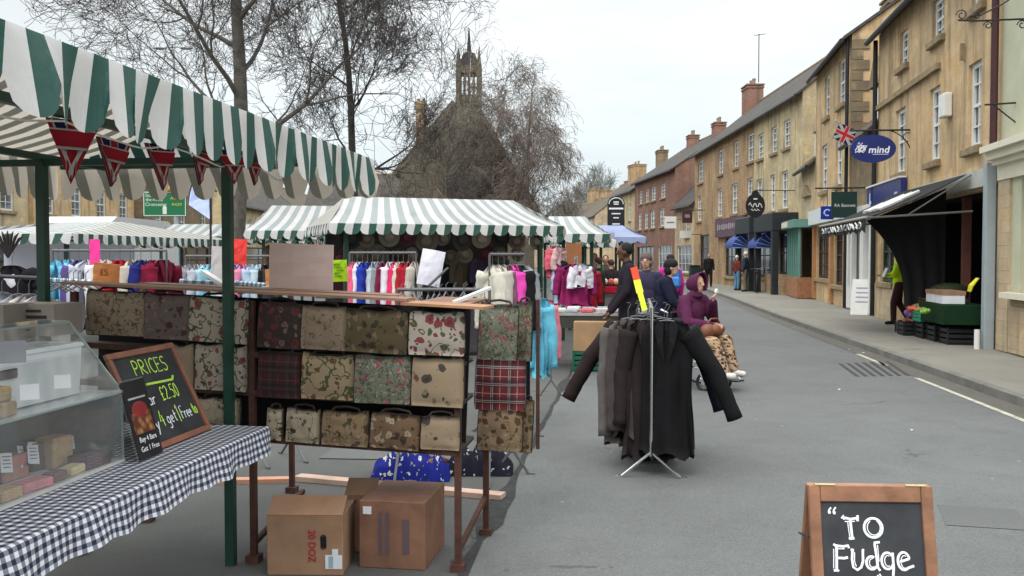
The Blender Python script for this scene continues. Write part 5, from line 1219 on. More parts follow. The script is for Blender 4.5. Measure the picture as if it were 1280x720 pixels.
def bag(label, x0, x1, yt, yb, kind, y=-.03, group='tapestry bags hung on the rack', th=.05, roll=None):
    xm = (x0+x1)/2; cx, zt_ = rk(xm, yt, y); _, zb_ = rk(xm, yb, y); w = rk(x1, yt, y)[0]-rk(x0, yt, y)[0]; h = zt_-zb_
    rr = random.uniform(-.018, .018)+ROLL if roll is None else roll
    M = MR @ Matrix.Translation((cx, y, zb_)) @ Matrix.Rotation(rr, 4, 'Y') @ Matrix.Rotation(random.uniform(-.08, .08), 4, 'Z')
    b = MB(); nx, nz = 10, 9; vs = []; fs = []
    for s_ in (-1, 1):
        for i in range(nx+1):
            for k in range(nz+1):
                u = i/nx*2-1; v = k/nz*2-1
                puff = (1-u**4)*(1-v**4); edge = .45+.55*puff+.22*noise.noise((u*1.8+xm, v*2.2, yt))
                crn = 1-.035*(abs(u)**6)*(abs(v)**6); sag_ = 1+.03*(-v)*.5
                vs.append((u*w/2*crn*sag_, s_*th/2*edge*(1+.25*noise.noise((u*2+xm, v*2, s_))), (v+1)*h/2+.008*noise.noise((u*1.6+xm, v, yt))*(1+v)-.006*(1-u*u)*(v+1)/2))
    n2 = (nx+1)*(nz+1)
    for i in range(nx):
        for k in range(nz):
            a = i*(nz+1)+k; fs += [[a, a+nz+1, a+nz+2, a+1], [n2+a, n2+a+1, n2+a+nz+2, n2+a+nz+1]]
    loop = [i*(nz+1) for i in range(nx+1)]+[nx*(nz+1)+k for k in range(1, nz+1)]+[i*(nz+1)+nz for i in range(nx-1, -1, -1)]+[k for k in range(nz-1, 0, -1)]
    for a, c in zip(loop, loop[1:]+loop[:1]): fs.append([a, c, c+n2, a+n2])
    b.add(vs, fs); o = b.build('tapestry_bag', bag_m[kind], None, M, smooth=True, org=(0, 0, 0), label=label, cat='bag', group=group)
    t = MB(); t.tube([Vector(vs[q])+Vector((0, th/4, 0)) for q in loop], .006, 5, closed=True); t.build('piping', m_trim, o, M)
    s_ = MB(); s_.tube([(-w*.3, 0, h), (-w*.25, .01, h+.015), (0, .015, h+.022), (w*.25, .01, h+.015), (w*.3, 0, h)], .007, 5); s_.build('strap', m_trim, o, M)
    return o
bag('cream floral bag with brown blooms, first in top row at left', 106, 182, 364, 419, 'cream'); bag('dark rose bag second in the top row', 180, 238, 368, 424, 'mauve'); bag('white bag with red birds and blooms behind green pole', 236, 309, 372, 428, 'floral')
bag('dark red rose bag right of the left post, top row', 322, 376, 378, 435, 'darkrose'); bag('cream sprig patterned bag in the top row', 376, 433, 383, 437, 'sprig'); bag('dark olive bag between cream sprig and white floral bags', 431, 508, 388, 441, 'olive'); bag('white bag with dark red flowers at right end of top row', 511, 580, 389, 444, 'robin')
bag('beige bag half hidden behind price board in middle row', 196, 242, 430, 482, 'butterfly'); bag('white bag with red flowers in middle row behind pole', 242, 309, 431, 488, 'floral'); bag('dark tartan bag beside the post in middle row', 322, 376, 440, 497, 'dtartan'); bag('cream tulip bag in the middle row', 377, 441, 443, 499, 'tulip'); bag('leafy green and pink bag in the middle row', 443, 512, 445, 504, 'morris'); bag('beige butterfly bag at right end of middle row', 514, 579, 448, 508, 'butterfly')
bag('cream dog print bag at left end of bottom row', 333, 352, 510, 550, 'dog'); bag('cream bag with black dogs in bottom row', 357, 400, 511, 553, 'dog'); bag('brown owl print bag in bottom row', 402, 460, 514, 557, 'owl'); bag('bag with tabby cats in bottom row', 462, 524, 517, 561, 'cat'); bag('small beige butterfly bag at right end of bottom row', 526, 574, 520, 562, 'butterfly')
bag('white bag glimpsed at far left of the bottom row', 243, 300, 497, 530, 'dog')
G2 = 'tapestry bags hung at the rack end'
bag('large leafy bag with pink blooms at the rack end', 597, 645, 380, 451, 'morris', .45, G2, .07); bag('narrow leafy bag seen edge on behind pink bloom bag', 645, 664, 377, 451, 'morris', .6, G2); bag('red tartan bag at the rack end', 594, 656, 449, 512, 'tartan', .45, G2, .08); bag('brown owl bag lowest at the rack end', 597, 652, 511, 563, 'owl', .45, G2, .07); bag('narrow brown bag behind lowest owl bag', 648, 664, 500, 565, 'owl', .62, G2)
es = thing('end_stand', 'dark iron stand carrying the bags at the end of the rack', 'stand', MR @ Vector((.12, .7, 0)))
for x in (.045, .34): b = MB(); b.bar((x, .66, .0 if x < .1 else .5), (x, .66, 1.36), .02, M=MR, up=Vector((0, 1, 0))); b.build('post', m_rust, es)
b = MB(); b.box((.16, .70, .95), (.26, .02, .7), MR); b.build('dark_board', m_dark, es)
# things on the rack top
def sheet(name, label, cat, x0, x1, y0, y1, d, mat, tilt=0, th=.006, roll=0, group=None, bend=0):
    c_ = P((x0+x1)/2, (y0+y1)/2, d); w = (x1-x0)*d/F; h = (y1-y0)*d/F
    M = Matrix.Translation(c_) @ Matrix.Rotation(roll, 4, 'Y') @ Matrix.Rotation(tilt, 4, 'X'); b = MB(); n = 8; vs = []
    for s_ in (-1, 1):
        for i in range(n+1):
            for k in range(n+1): u = i/n-.5; v = k/n-.5; vs.append((u*w, s_*th/2+bend*(u*u-.1)+bend*.5*v*v+.006*noise.noise((u*4+x0, v*4, 1)), v*h))
    m_ = (n+1)**2; fs = []
    for i in range(n):
        for k in range(n): a = i*(n+1)+k; fs += [[a, a+n+1, a+n+2, a+1], [m_+a, m_+a+1, m_+a+n+2, m_+a+n+1]]
    loop = [i*(n+1) for i in range(n+1)]+[n*(n+1)+k for k in range(1, n+1)]+[i*(n+1)+n for i in range(n-1, -1, -1)]+[k for k in range(n-1, 0, -1)]
    for a, c in zip(loop, loop[1:]+loop[:1]): fs.append([a, c, c+m_, a+m_])
    b.add(vs, fs); return b.build(name, mat, None, M, smooth=False, org=(0, 0, 0), label=label, cat=cat, group=group), M, w, h
dR = 5.2
sheet('cardboard_sheet', 'large plain grey brown cardboard sheet standing on the rack top', 'cardboard', 336, 416, 305, 368, 5.15, mk((.64, .50, .46), .85, .08, 3), .10, .008, .04, bend=.06)
m_or = mk((1.0, .36, .12), .6, .08, 6, name='neon_orange'); m_pk = mk((.85, .04, .30), .6, .08, 6, name='neon_pink'); m_rd = mk((.80, .05, .045), .6, .1, 6, name='neon_red'); m_yl = mk((.50, .82, .02), .6, .1, 6, name='neon_yellow')
NS = 'neon price signs above the rack'
o, M_, w, h = sheet('price_sign', 'orange neon price sign at left on the rack top', 'sign', 116, 149, 329, 354, 5.6, m_or, .12, roll=.12, bend=.03, group=NS)
write('£5', h*.3, M_ @ Matrix.Rotation(R(90), 4, 'X') @ Matrix.Translation((-w*.2, -h*.1, .006)), mk((.35, .08, .03), .8), o, .0025)
o, M_, w, h = sheet('price_sign', 'pink neon sign hung from the jacket rail at left', 'sign', 112, 125, 299, 331, 8.6, m_pk, 0, group=NS); 
sheet('price_sign', 'red neon sign right of the green pole', 'sign', 290, 308, 299, 330, 6.4, m_rd, 0, group=NS, roll=.05, bend=.03)
sheet('price_sign', 'small orange sign tucked beside the cardboard sheet', 'sign', 332, 344, 336, 360, 5.8, m_or, -.2, roll=-.1, group=NS)
o, M_, w, h = sheet('price_sign', 'neon yellow sign right of the cardboard sheet', 'sign', 413, 434, 325, 352, 5.9, m_yl, .10, roll=-.03, group=NS)
b = MB()
for q in range(5): b.box((-w*.1+.01*(q % 3), -.006, h*.3-q*h*.13), (w*(.4-.05*(q % 2)), .002, h*.025))
b.build('lettering', mk((.12, .25, .02), .8), o, M_)
sheet('price_sign', 'tall pale grey sign left of the green pole', 'sign', 264, 284, 308, 352, 6.6, mk((.52, .50, .50), .6), 0, group=NS, roll=.05)
sheet('price_sign', 'curved white sheet on the rail under the central canopy', 'sign', 524, 553, 312, 357, 7.8, mk((.62, .61, .68), .6), -.1, roll=.18, bend=.12, group=NS)
# loose laths and poles on the rack top
for i, (a, c, r_, m_, lb) in enumerate((((168, 372, 5.0), (186, 357, 5.1), .012, m_plank, 'short pale lath poking over the rack edge at left'), ((255, 340, 5.8), (280, 356, 5.3), .016, m_white, 'white pole end lying slanted near the grey sign'), ((300, 366, 5.1), (352, 356, 5.9), .013, m_greyp, 'grey tube lying behind green pole'), ((395, 371, 5.0), (456, 371, 5.0), .012, m_white, 'short white lath in the middle of rack top'), ((458, 370, 5.0), (505, 372, 5.0), .014, m_greyp, 'grey lath at end of the long planks'), ((568, 378, 5.0), (612, 360, 5.6), .013, m_white, 'white lath slanting off the right plank'), ((535, 358, 6.2), (560, 335, 6.6), .008, m_iron, 'dark thin rod behind the right plank'))):
    b = MB(); b.bar(P(*a), P(*c), r_*2, r_*1.3); b.build('lath', m_, label=lb, cat='lath')
# wrapped pole bundle
for i, (x0, x1, yy, d, lb) in enumerate(((225, 300, 352, 5.8, 'blue taped pole resting on the rack left of the pole'), (295, 333, 354, 6.0, 'pale taped pole right of the green pole'), (60, 118, 350, 6.6, 'taped rail pole at the left end of rack'))):
    b = MB(); p, q = P(x0, yy, d), P(x1, yy+3, d)
    for k in range(14): b.tube([p.lerp(q, k/14), p.lerp(q, (k+1)/14)], .018, 6, mi=k % 2)
    b.build('taped_pole', [mk((.45, .5, .55), .6), mk((.12, .2, .28), .6)], label=lb, cat='pole')
# ground laths and boxes under the rack
b = MB(); b.bar(G(372, 600)+UP*.02, G(629, 624)+UP*.02, .10, .035); b.build('plank', m_plank, label='long pale plank lying on the ground behind the boxes', cat='plank')
b = MB(); b.bar(G(272, 604)+UP*.015, G(362, 602)+UP*.015, .085, .03); b.build('plank', mk((.55, .28, .18), .7, .15, 5), label='orange plank end on ground under the rack at left', cat='plank')
# cardboard boxes
def carton(name, label, p0, w, dp, h, rz, mat, flaps=()):
    t = thing(name, label, 'box', p0, rz); M = W(t); b = MB()
    b.box((w/2, dp/2, h/2), (w, dp, h), M, bev=.004); body = b.build('carton', mat, t)
    for (kind, a) in flaps:
        f = MB()
        if kind == 'back': f.box((0, 0, .09), (w, .005, .18), M @ Matrix.Translation((w/2, dp, h)) @ Matrix.Rotation(a, 4, 'X'))
        if kind == 'front': f.box((0, 0, .07), (w, .005, .14), M @ Matrix.Translation((w/2, .0, h)) @ Matrix.Rotation(a, 4, 'X'))
        if kind == 'right': f.box((0, 0, .09), (.005, dp, .18), M @ Matrix.Translation((w, dp/2, h)) @ Matrix.Rotation(a, 4, 'Y'))
        f.build('flap', mat, t)
    return t, M, body
p0 = G(334, 719); p1 = G(430, 717); w = (p1-p0).length
t, M, body = carton('cardboard_box', 'open cardboard box printed 20 DOZ in red under the rack', p0, w, .30, .305, -.02, m_card, (('front', R(-60)), ('back', R(-105))))
text('20 DOZ', .052, mk((.35, .02, .03), .7), body, M @ Matrix.Translation((w*.59, -.003, .15)) @ Matrix.Rotation(R(90), 4, 'X') @ Matrix.Rotation(R(-90), 4, 'Z'), depth=.001, width=.165, bold=.001)
b = MB(); b.tube([M @ Vector((w*.745+.013*math.cos(a*.52), -.001, .17+(.022 if math.sin(a*.52) > 0 else -.022)+.013*math.sin(a*.52))) for a in range(12)], .003, 4, closed=True); b.box((w*.745, -.0005, .17), (.026, .004, .058), M, bev=.001); b.build('hand_hole', m_dark, t)
b = MB(); b.box((w*.88, -.003, .07), (.085, .002, .07), M); b.box((w*.9, -.003, .12), (.03, .002, .03), M); lbx = b.build('label', m_cardw, t)
b = MB(); [b.box((w*.82+.006*q, -.0052, .07), (.003, .001, .06), M) for q in range(4)]; b.build('barcode', mk((.15, .35, .4), .7), lbx)
t, M, body = carton('cardboard_box', 'middle cardboard box with a flap wedged between the other two', G(431, 690), .17, .34, .31, -.02, m_card, (('front', R(-62)),))
p0 = G(449, 709); w = .30
t, M, body = carton('cardboard_box', 'brown taped cardboard box at right under the rack, seen corner on', p0, .35, .44, .35, R(-9), m_card2)
b = MB(); b.box((.045, -.003, .30), (.045, .002, .04), M); b.build('label', m_cardw, t)
b = MB(); b.box((.115, -.0025, .18), (.02, .001, .22), M); b.box((.15, -.0025, .18), (.02, .001, .22), M); b.box((.25, -.0025, .17), (.035, .001, .18), M); b.build('printing', mk((.11, .075, .085), .8), t)
b = MB(); b.box((.1475, .23, .3465), (.07, .465, .002), M); b.build('tape', mk((.20, .115, .08), .3), t)
b = MB(); b.add([M @ Vector(v) for v in ((.03, -.001, .345), (.27, -.001, .345), (.16, -.0, .352))], [[0, 1, 2]]); 
# garment on the ground under the rack
b = MB(); vs = []
def heap(name, label, cat, pc, L, Wd, h, mat, seed, ang=0):
    b = MB(); n = 26; m_ = 12; vs = []
    for i in range(n+1):
        for k in range(m_+1):
            u = i/n*2-1; v = k/m_*2-1; e_ = max(0, 1-u*u)**.35*max(0, 1-v*v)**.45
            vs.append((u*L/2, v*Wd/2, .004+h*e_*(.75+.35*noise.noise((u*4+seed, v*1.5, seed))+.18*math.sin(u*16+seed+v*2))))
    b.add(vs, [[i*(m_+1)+k, (i+1)*(m_+1)+k, (i+1)*(m_+1)+k+1, i*(m_+1)+k+1] for i in range(n) for k in range(m_)])
    return b.build(name, mat, None, Matrix.Translation(pc) @ Matrix.Rotation(ang, 4, 'Z'), smooth=True, label=label, cat=cat)
m_bluef = m_motif('blue_floral', (.012, .018, .17), [(.5, .5, .45), (.02, .02, .05), (.35, .33, .2)], 18, .24)
heap('floral_skirt', 'royal blue floral skirt trailing on the ground under the rack', 'skirt', G(515, 594), .58, .42, .21, m_bluef, 3)
heap('floral_skirt', 'black and white spotted skirt bunched on ground beside the blue one', 'skirt', G(600, 588), .5, .4, .2, m_motif('black_spot', (.012, .012, .02), [(.4, .4, .4)], 30, .2), 8)
b = MB(); p, q = G(522, 600)+UP*.04, G(560, 588)+UP*.06; b.tube([p, p.lerp(q, .25)+UP*.02, p.lerp(q, .7)+UP*.03, q], [.03, .055, .05, .025], 10); b.build('leather_bag', mk((.12, .045, .02), .5, .3, 9, 0, .2), smooth=True, label='small brown leather bag lying before the blue skirt', cat='bag')

# ------------------------------------------------------------------ clothes rails and garments
def garment(label, at, yaw, col, L=.72, Wd=.44, T=.07, flare=.10, slv=.56, group=None, mat=None, name='jacket', cat='jacket', tilt=0, arm=(1, 1), open_=False, sd=None, neck=.10, hang=None):
    """clothes on a hanger; local x = shoulder line, origin = rail point"""
    sd = sd if sd is not None else random.random()*50; m_ = mat or cloth(col)
    t = thing(name, label, cat, at, yaw, group); M = W(t) @ Matrix.Rotation(tilt, 4, 'Y')
    b = MB(); n = 24; rows = 12; vs = []; top = -neck
    for i in range(rows+1):
        v = i/rows
        if v < .12: k = v/.12; hw = .06+(Wd/2-.06)*k**.75; z = top-.085*k*k**.3; th = T*.35+T*.2*k
        else: k = (v-.12)/.88; hw = Wd/2*(1-.10*math.sin(k*math.pi)+.06*k); z = top-.085-(L-.085)*k; th = T*(.55+.45*k)
        for j in range(n):
            a = 2*math.pi*j/n; cx = math.cos(a); sy = math.sin(a)
            f = .38*math.sin(j*2.6+sd+k*1.5)*k*T*1.1+min(T, .1)*.7*noise.noise((cx*3+sd, sy*2, v*2.5))*(.4+k)+.010*noise.noise((cx*5+sd, sy, v*9))
            vs.append((cx*hw+.012*noise.noise((sd, v*3, cx)), (abs(sy)**.7)*math.copysign(1, sy)*th/2+f*(1 if abs(sy) > .3 else .3), z-(.022*math.sin(j*1.3+sd)+.03*noise.noise((cx*2, sy, sd)))*k))
    fs = [[i*n+j, i*n+(j+1) % n, (i+1)*n+(j+1) % n, (i+1)*n+j] for i in range(rows) for j in range(n)]
    fs.append(list(range(n))); fs.append([rows*n+j for j in range(n)][::-1]); b.add(vs, fs)
    b.build('cloth', m_, t, M, smooth=True)
    if T > 0.055 and name in ('long_coat', 'jacket', 'coat'):
        for sg in (1, -1):
            b = MB(); pl_ = [(sg*.065, -T*.30, top+.005), (sg*.085, -T*.60, top-.05), (sg*.060, -T*.74, top-.17), (sg*.012, -T*.76, top-.30), (sg*.022, -T*.70, top-.14), (sg*.02, -T*.40, top-.01)]
            b.add([Vector(v) for v in pl_]+[Vector(v)+Vector((0, -.008, 0)) for v in pl_], [[0, 1, 2, 3, 4, 5], [11, 10, 9, 8, 7, 6]]+[[q, q+6, (q+1) % 6+6, (q+1) % 6] for q in range(6)]); b.build('lapel', m_, t, M)
    for s_, on in zip((-1, 1), arm):
        if not on: continue
        fl = on*flare; b = MB(); p0 = Vector((s_*(Wd/2-.045), 0, top-.075)); p1 = Vector((s_*(Wd/2+fl*.5), .01, top-.075-slv*.45)); p2 = Vector((s_*(Wd/2+fl), .015*math.sin(sd), top-.075-slv))
        np_ = 14; pp = []; rr_ = []
        for q in range(np_+1):
            v = q/np_; c_ = p0.lerp(p1, v*2) if v < .5 else p1.lerp(p2, v*2-1)
            pp.append(c_+Vector((.006*noise.noise((sd, v*6, s_)), .02*noise.noise((sd+5, v*5, s_)), 0))); rr_.append((.086-.034*v**.7+(.006 if q == np_ else 0))*(1+.06*noise.noise((sd, v*9, s_*3))))
        b.tube(pp, rr_, 12, sq=1.0)
        for q_ in range(len(b.v)): b.v[q_] = b.v[q_]+Vector((.008, .010, 0))*noise.noise(b.v[q_]*16+Vector((sd, 0, 0))) 
        b.v = [Vector((v.x, v.y*min(1, T/.09), v.z)) for v in b.v]
        b.build('sleeve', m_, t, M, smooth=True)
    h = MB(); h.tube([(0, 0, -.09), (0, 0, -.03), (.012, 0, -.005), (.022, 0, .008), (.012, 0, .022), (-.008, 0, .02)], .003, 5); h.tube([(-Wd*.30, 0, top-.05), (-.05, 0, top-.004), (0, 0, top+.004), (.05, 0, top-.004), (Wd*.30, 0, top-.05)], .008, 6); h.build('hanger', hang or m_steel, t, M)
    return t
def rail(label, p, q, group='clothes rails', feet=True, z0=0, name='clothes_rail', fm=m_steel, spread=.26):
    p = Vector(p); q = Vector(q); t = thing(name, label, 'clothes rail', (p.x, p.y, 0), 0, group); d = (q-p); d.z = 0; d.normalize(); s_ = Vector((-d.y, d.x, 0))
    b = MB(); b.tube([p, q], .013, 8); b.build('hanging_bar', fm, t)
    for e_ in (p, q):
        b = MB(); b.tube([e_, Vector((e_.x, e_.y, .16))], .011, 8); b.build('upright', fm, t)
        b = MB()
        for w_ in (-1, 1): b.tube([Vector((e_.x, e_.y, .19)), Vector((e_.x, e_.y, .0))+s_*w_*spread+UP*.012, Vector((e_.x, e_.y, 0))+s_*w_*(spread+.05)+UP*.008], .010, 6)
        b.build('foot', fm, t)
    return t
# rack-end rails running away behind the bag rack, parallel to the street
p = P(590, 340, 7.0); 
# coat rail on the road (the dark coats)
pc = Vector((1.007, 6.62, 1.24)); qc = pc+SV*1.25
rail('chrome clothes rail on the road crowded with dark long coats', pc, qc, spread=.21, fm=m_chrome)
CG = 'dark coats on the rail in the road'
brn, gry, blk, nvy, plum = (.022, .015, .014), (.11, .098, .092), (.008, .008, .009), (.010, .012, .022), (.026, .018, .019)
yb = TH*-1
coats = [('black long coat nearest on the rail with sleeve sticking out right', .06, .11, -.10, blk, .98, .38, .30, (0, 1), .10, .62), ('dark plum brown coat second on the rail', .16, -.03, .12, plum, 1.02, .36, .02, (1, 1), .09, .7), ('taupe brown jacket on left side of the rail', .20, -.11, .30, (.06, .048, .045), .86, .34, .0, (1, 1), .07, .75),
 ('pale grey jacket edge showing left of the brown ones', .27, -.17, .40, gry, .92, .36, .0, (1, 1), .06, .8), ('dark brown coat with its sleeve pointing out left', .56, -.10, .05, brn, .98, .40, .34, (1, 0), .08, .58), ('black coat hidden in middle of the coat rail', .5, .03, .0, blk, 1.05, .42, .02, (1, 1), .12, .6),
 ('navy coat behind the nearest black coat', .3, .10, -.12, nvy, .97, .44, .20, (0, 1), .10, .60), ('long black skirted coat touching its neighbours low down', .7, .0, .1, blk, 1.09, .40, .02, (1, 1), .14, .6), ('dark plum coat near far end of the rail', .85, -.02, -.1, plum, 1.06, .42, .03, (1, 1), .12, .6), ('black coat last on the far end of the coat rail', 1.05, .02, .05, blk, 1.0, .44, .05, (1, 1), .12, .6)]
for lb, s_, off, yw, col, L, Wd, fl, arm, T, slv in coats:
    garment(lb, pc+SV*s_-LV*off, yb+yw, col, L, Wd, T, fl, slv, CG, name='long_coat', cat='coat', arm=arm)
# neon strap on the far upright
b = MB(); pts = [P(792, 334, 7.4), P(796, 350, 7.4), P(800, 366, 7.35), P(806, 388, 7.3)]
for i, (a, c) in enumerate(zip(pts, pts[1:])): b.bar(a, c, .055 if i < 2 else .042, .006, mi=0 if i == 0 else 1, up=Vector((0, 1, 0)))
b.build('neon_strap', [mk((.9, .10, .05), .6), mk((.62, .85, .03), .6)], label='neon yellow and red strap rising from the coat rail', cat='strap')

# generic rows: rail with garments side by side, seen from their sleeves
def row(label, x0, x1, y, d, cols, gname, L=.62, endyaw=None, d2=None, nouns=None, Wd=.42, T=.05, place='', jit=.15):
    p, q = P(x0, y, d), P(x1, y, d2 or d); rail(label, p, q)
    n = len(cols); ax = (q-p); ang = math.atan2(ax.y, ax.x)+math.pi/2; ords = ['first', 'second', 'third', 'fourth', 'fifth', 'sixth', 'seventh', 'eighth', 'ninth', 'tenth', 'eleventh', 'twelfth', 'thirteenth', 'fourteenth']
    for i, (nm, c) in enumerate(cols):
        s_ = (i+.5)/n; garment(f'{nm} {(nouns or "jacket")}, {ords[i]} along the rail {place}', p.lerp(q, s_), ang+random.uniform(-jit, jit), c, L*random.uniform(.92, 1.08), Wd*random.uniform(.93, 1.05), T, .03, .5, gname, name=(nouns or 'jacket'), cat=(nouns or 'jacket'))
pk, ltp, rb, lg, gg, mar, wh, hp_, cr, dr, bg_ = (.62, .10, .18), (.62, .25, .35), (.015, .035, .30), (.42, .44, .50), (.20, .24, .24), (.16, .012, .045), (.62, .60, .66), (.62, .03, .12), (.55, .52, .44), (.30, .015, .02), (.42, .38, .33)
row('clothes rail of bright jackets below the central canopy', 437, 520, 316, 9.6, [('salmon pink', pk), ('white', wh), ('royal blue', rb), ('deep blue', (.01, .02, .18)), ('pale grey', lg), ('grey green', gg), ('maroon', mar), ('lilac white', wh), ('hot pink', hp_), ('cream', cr), ('dark red', dr), ('crimson', (.35, .01, .03)), ('beige', bg_)], 'bright jackets on the middle rail', .56, place='behind neon yellow sign', T=.06)
row('clothes rail of pastel jackets left of the green pole', 232, 345, 320, 10.5, [('grey', (.25, .25, .27)), ('silver grey', lg), ('pale blue', (.35, .48, .55)), ('sky blue', (.18, .42, .55)), ('mint', (.30, .48, .45)), ('white', wh), ('lilac', (.38, .36, .55)), ('rose', (.60, .2, .32)), ('powder blue', (.35, .45, .58)), ('ice blue', (.42, .52, .58)), ('black', blk), ('charcoal', (.03, .03, .035))], 'pastel jackets on the rail near the pole', .62, place='around the green pole', T=.07)
row('clothes rail of jackets at left under white canopy', 66, 208, 313, 9.4, [('light blue', (.16, .46, .62)), ('turquoise', (.14, .42, .58)), ('purple', (.10, .06, .20)), ('pale grey', lg), ('white', wh), ('cream', cr), ('scarlet', (.42, .01, .025)), ('beige', bg_), ('navy blue', (.015, .02, .14)), ('burgundy', (.17, .008, .03)), ('dark burgundy', (.11, .006, .02))], 'jackets on the left rail', .66, place='at left of the square', T=.10, jit=.5)
row('clothes rail with feet beside the bag rack end', 612, 655, 318, 8.2, [('cream', cr), ('pale beige', bg_), ('mauve', (.16, .07, .11)), ('magenta pink', (.66, .06, .36)), ('black', blk), ('grey', (.25, .25, .27))], 'jackets behind the rack end', .40, d2=8.4, place='just right of the bag rack', T=.09, Wd=.36)
garment('light blue cardigan hanging last on low rail beside the rack end', P(676, 364, 8.3), R(18), (.15, .50, .66), .70, .17, .12, .02, .55, 'clothes on the low rail', name='cardigan', cat='cardigan', neck=.07)
garment('coral pink cardigan behind the light blue one', P(684, 366, 8.8), R(15), (.62, .18, .22), .62, .14, .10, .02, .5, 'clothes on the low rail', name='cardigan', cat='cardigan', neck=.07)
garment('cream cardigan behind the coral pink one', P(668, 364, 8.7), R(15), cr, .62, .14, .10, .02, .5, 'clothes on the low rail', name='cardigan', cat='cardigan', neck=.07)
rail('low chrome rail running away behind the bag rack', Vector((0.0, 6.75, .95)), Vector((.45, 10.6, .95)), spread=.12)
rail('chrome rail whose foot shows left of the boxes', P(318, 420, 7.1), P(365, 420, 7.3), spread=.2)
# grey hangers jumble behind the right plank
b = MB()
for i in range(16):
    c0 = P(500+i*7+random.uniform(-3, 3), 370+random.uniform(-6, 3), 6.6+random.uniform(-.3, .3)); u_ = Vector((random.uniform(.01, .05), random.uniform(.06, .08), 0)); b.tube([c0-u_-UP*.05, c0, c0+u_-UP*.05], .006, 5); b.tube([c0, c0+UP*.05, c0+Vector((.02, 0, .07))], .003, 4)
b.build('spare_hangers', m_steel, label='jumble of empty metal hangers on the rail behind the right plank', cat='hangers', kind='stuff')
rail('empty rail holding spare hangers', P(497, 362, 6.6), P(612, 362, 6.6))
b = MB()
for i in range(9):
    c0 = P(66+i*5+random.uniform(-2, 2), 352+random.uniform(-2, 5), 6.2+random.uniform(-.3, .3)); b.tube([c0+Vector((-.10, 0, -.06)), c0, c0+Vector((.10, .02, -.06))], .006, 5); b.tube([c0, c0+UP*.05, c0+Vector((.02, 0, .07))], .003, 4)
b.build('spare_hangers', m_steel, label='cluster of empty hangers at left end of the bag rack', cat='hangers', kind='stuff')
# left edge clothing
rail('dark clothes rail at the left frame edge', P(-10, 345, 6.2), P(60, 348, 6.2), fm=m_iron)
for i, (px, c, nm, y_) in enumerate(((2, lg, 'pale grey', 348), (22, (.3, .3, .32), 'mid grey', 350), (36, (.5, .47, .45), 'off white', 350), (50, (.42, .4, .42), 'silver', 352))):
    garment(f'{nm} blouse hanging at left frame edge, number {("one", "two", "three", "four")[i]} from the edge', P(px, y_, 6.2), R(70), c, .55, .38, .07, .03, .4, 'blouses at the left frame edge', name='blouse', cat='blouse')
garment('black and white top on bust form at left edge', P(15, 318, 8.2), R(10), (.012, .01, .014), .5, .36, .14, .04, .2, name='bust_top', cat='top')
garment('white blouse beside the black bust top', P(-2, 322, 8.2), R(10), wh, .5, .30, .12, .04, .3, name='blouse', cat='blouse')
b = MB(); c0 = P(10, 322, 8.2)
for i in range(7): a = -.6+i*.2; b.tube([c0, c0+Vector((math.sin(a)*.18, 0, math.cos(a)*.2)), c0+Vector((math.sin(a)*.26, 0, math.cos(a)*.24))], [.008, .014, .002], 5)
b.build('feather_hat', mk((.02, .015, .015), .8), label='dark feather headpiece on the bust at left edge', cat='headpiece')

# ------------------------------------------------------------------ market stalls in the middle distance
MS = [can_w, m_gf, can_w, can_d]
t, M = stall('central green and white striped stall selling hats and jackets', (-2.74, 13.85), (3.66, 1.4), 3.85, 2.3, 2.12, 2.60, MS, .12, seed=2, pole=.035, hip=.45)
Ms1 = M
b = MB(); b.box((1.95, 1.98, 1.3), (3.3, .03, 1.5), M); b.build('backcloth', mk((.035, .03, .028), .9, .4, 3), t)
# hats on the back wall and under the eave
hc = [(.02, .02, .02), (.10, .08, .06), (.16, .14, .11), (.06, .02, .03), (.10, .09, .07), (.13, .11, .09), (.04, .035, .03), (.2, .17, .13)]
for i in range(22):
    x = .35+(i % 11)*.31+random.uniform(-.05, .05); r_ = random.uniform(.12, .19); z = (1.90 if i < 11 else 1.62)+random.uniform(-.05, .05); c = hc[i % 8]
    y = .35 if i < 11 else 1.1
    Mh = M @ Matrix.Translation((x, y, z)) @ Matrix.Rotation(R(90)+random.uniform(-.3, .3), 4, 'X') @ Matrix.Rotation(random.uniform(-.3, .3), 4, 'Y')
    b = MB(); b.tube([(0, 0, 0), (0, 0, .006)], r_, 20); h_ = b.build('sun_hat', cloth(c), None, Mh, smooth=False, org=(0, 0, 0), label=f'{("black", "brown", "straw", "plum", "taupe", "tan", "dark grey", "natural")[i % 8]} brimmed hat, {("first", "second", "third", "fourth", "fifth", "sixth", "seventh", "eighth", "ninth", "tenth", "eleventh")[i % 11]} in the {("front", "rear")[i//11]} row under the central canopy', cat='hat', group='hats hung in the central stall')
    b = MB(); b.tube([(0, 0, .006), (0, 0, .05), (0, 0, .09), (0, 0, .1)], [r_*.5, r_*.47, r_*.38, .01], 16); b.build('crown', cloth(tuple(min(1, q*1.4) for q in c)), h_, Mh, smooth=True)
for i in range(9):
    cl = [(.05, .015, .02), (.03, .03, .035), (.14, .12, .10), (.08, .03, .06), (.10, .10, .09), (.02, .02, .02), (.12, .10, .07), (.07, .05, .10), (.05, .07, .04)][i]
    garment(f'dark shirt at the back of the central stall, {("first", "second", "third", "fourth", "fifth", "sixth", "seventh", "eighth", "ninth")[i]} from left', M @ Vector((.5+i*.36, 1.85, 1.72)), math.atan2(1.4, 3.66)+R(random.uniform(-30, 30)), cl, .6, .34, .08, .03, .4, 'shirts at the back of the central stall', name='shirt', cat='shirt')
b = MB(); b.box((1.95, .6, .78), (3.5, .7, .04), M); b.box((1.95, .27, .42), (3.5, .02, .7), M); b.build('stall_table', mk((.05, .045, .05), .9, .3, 5), label='dark covered counter beneath the central canopy', cat='table')
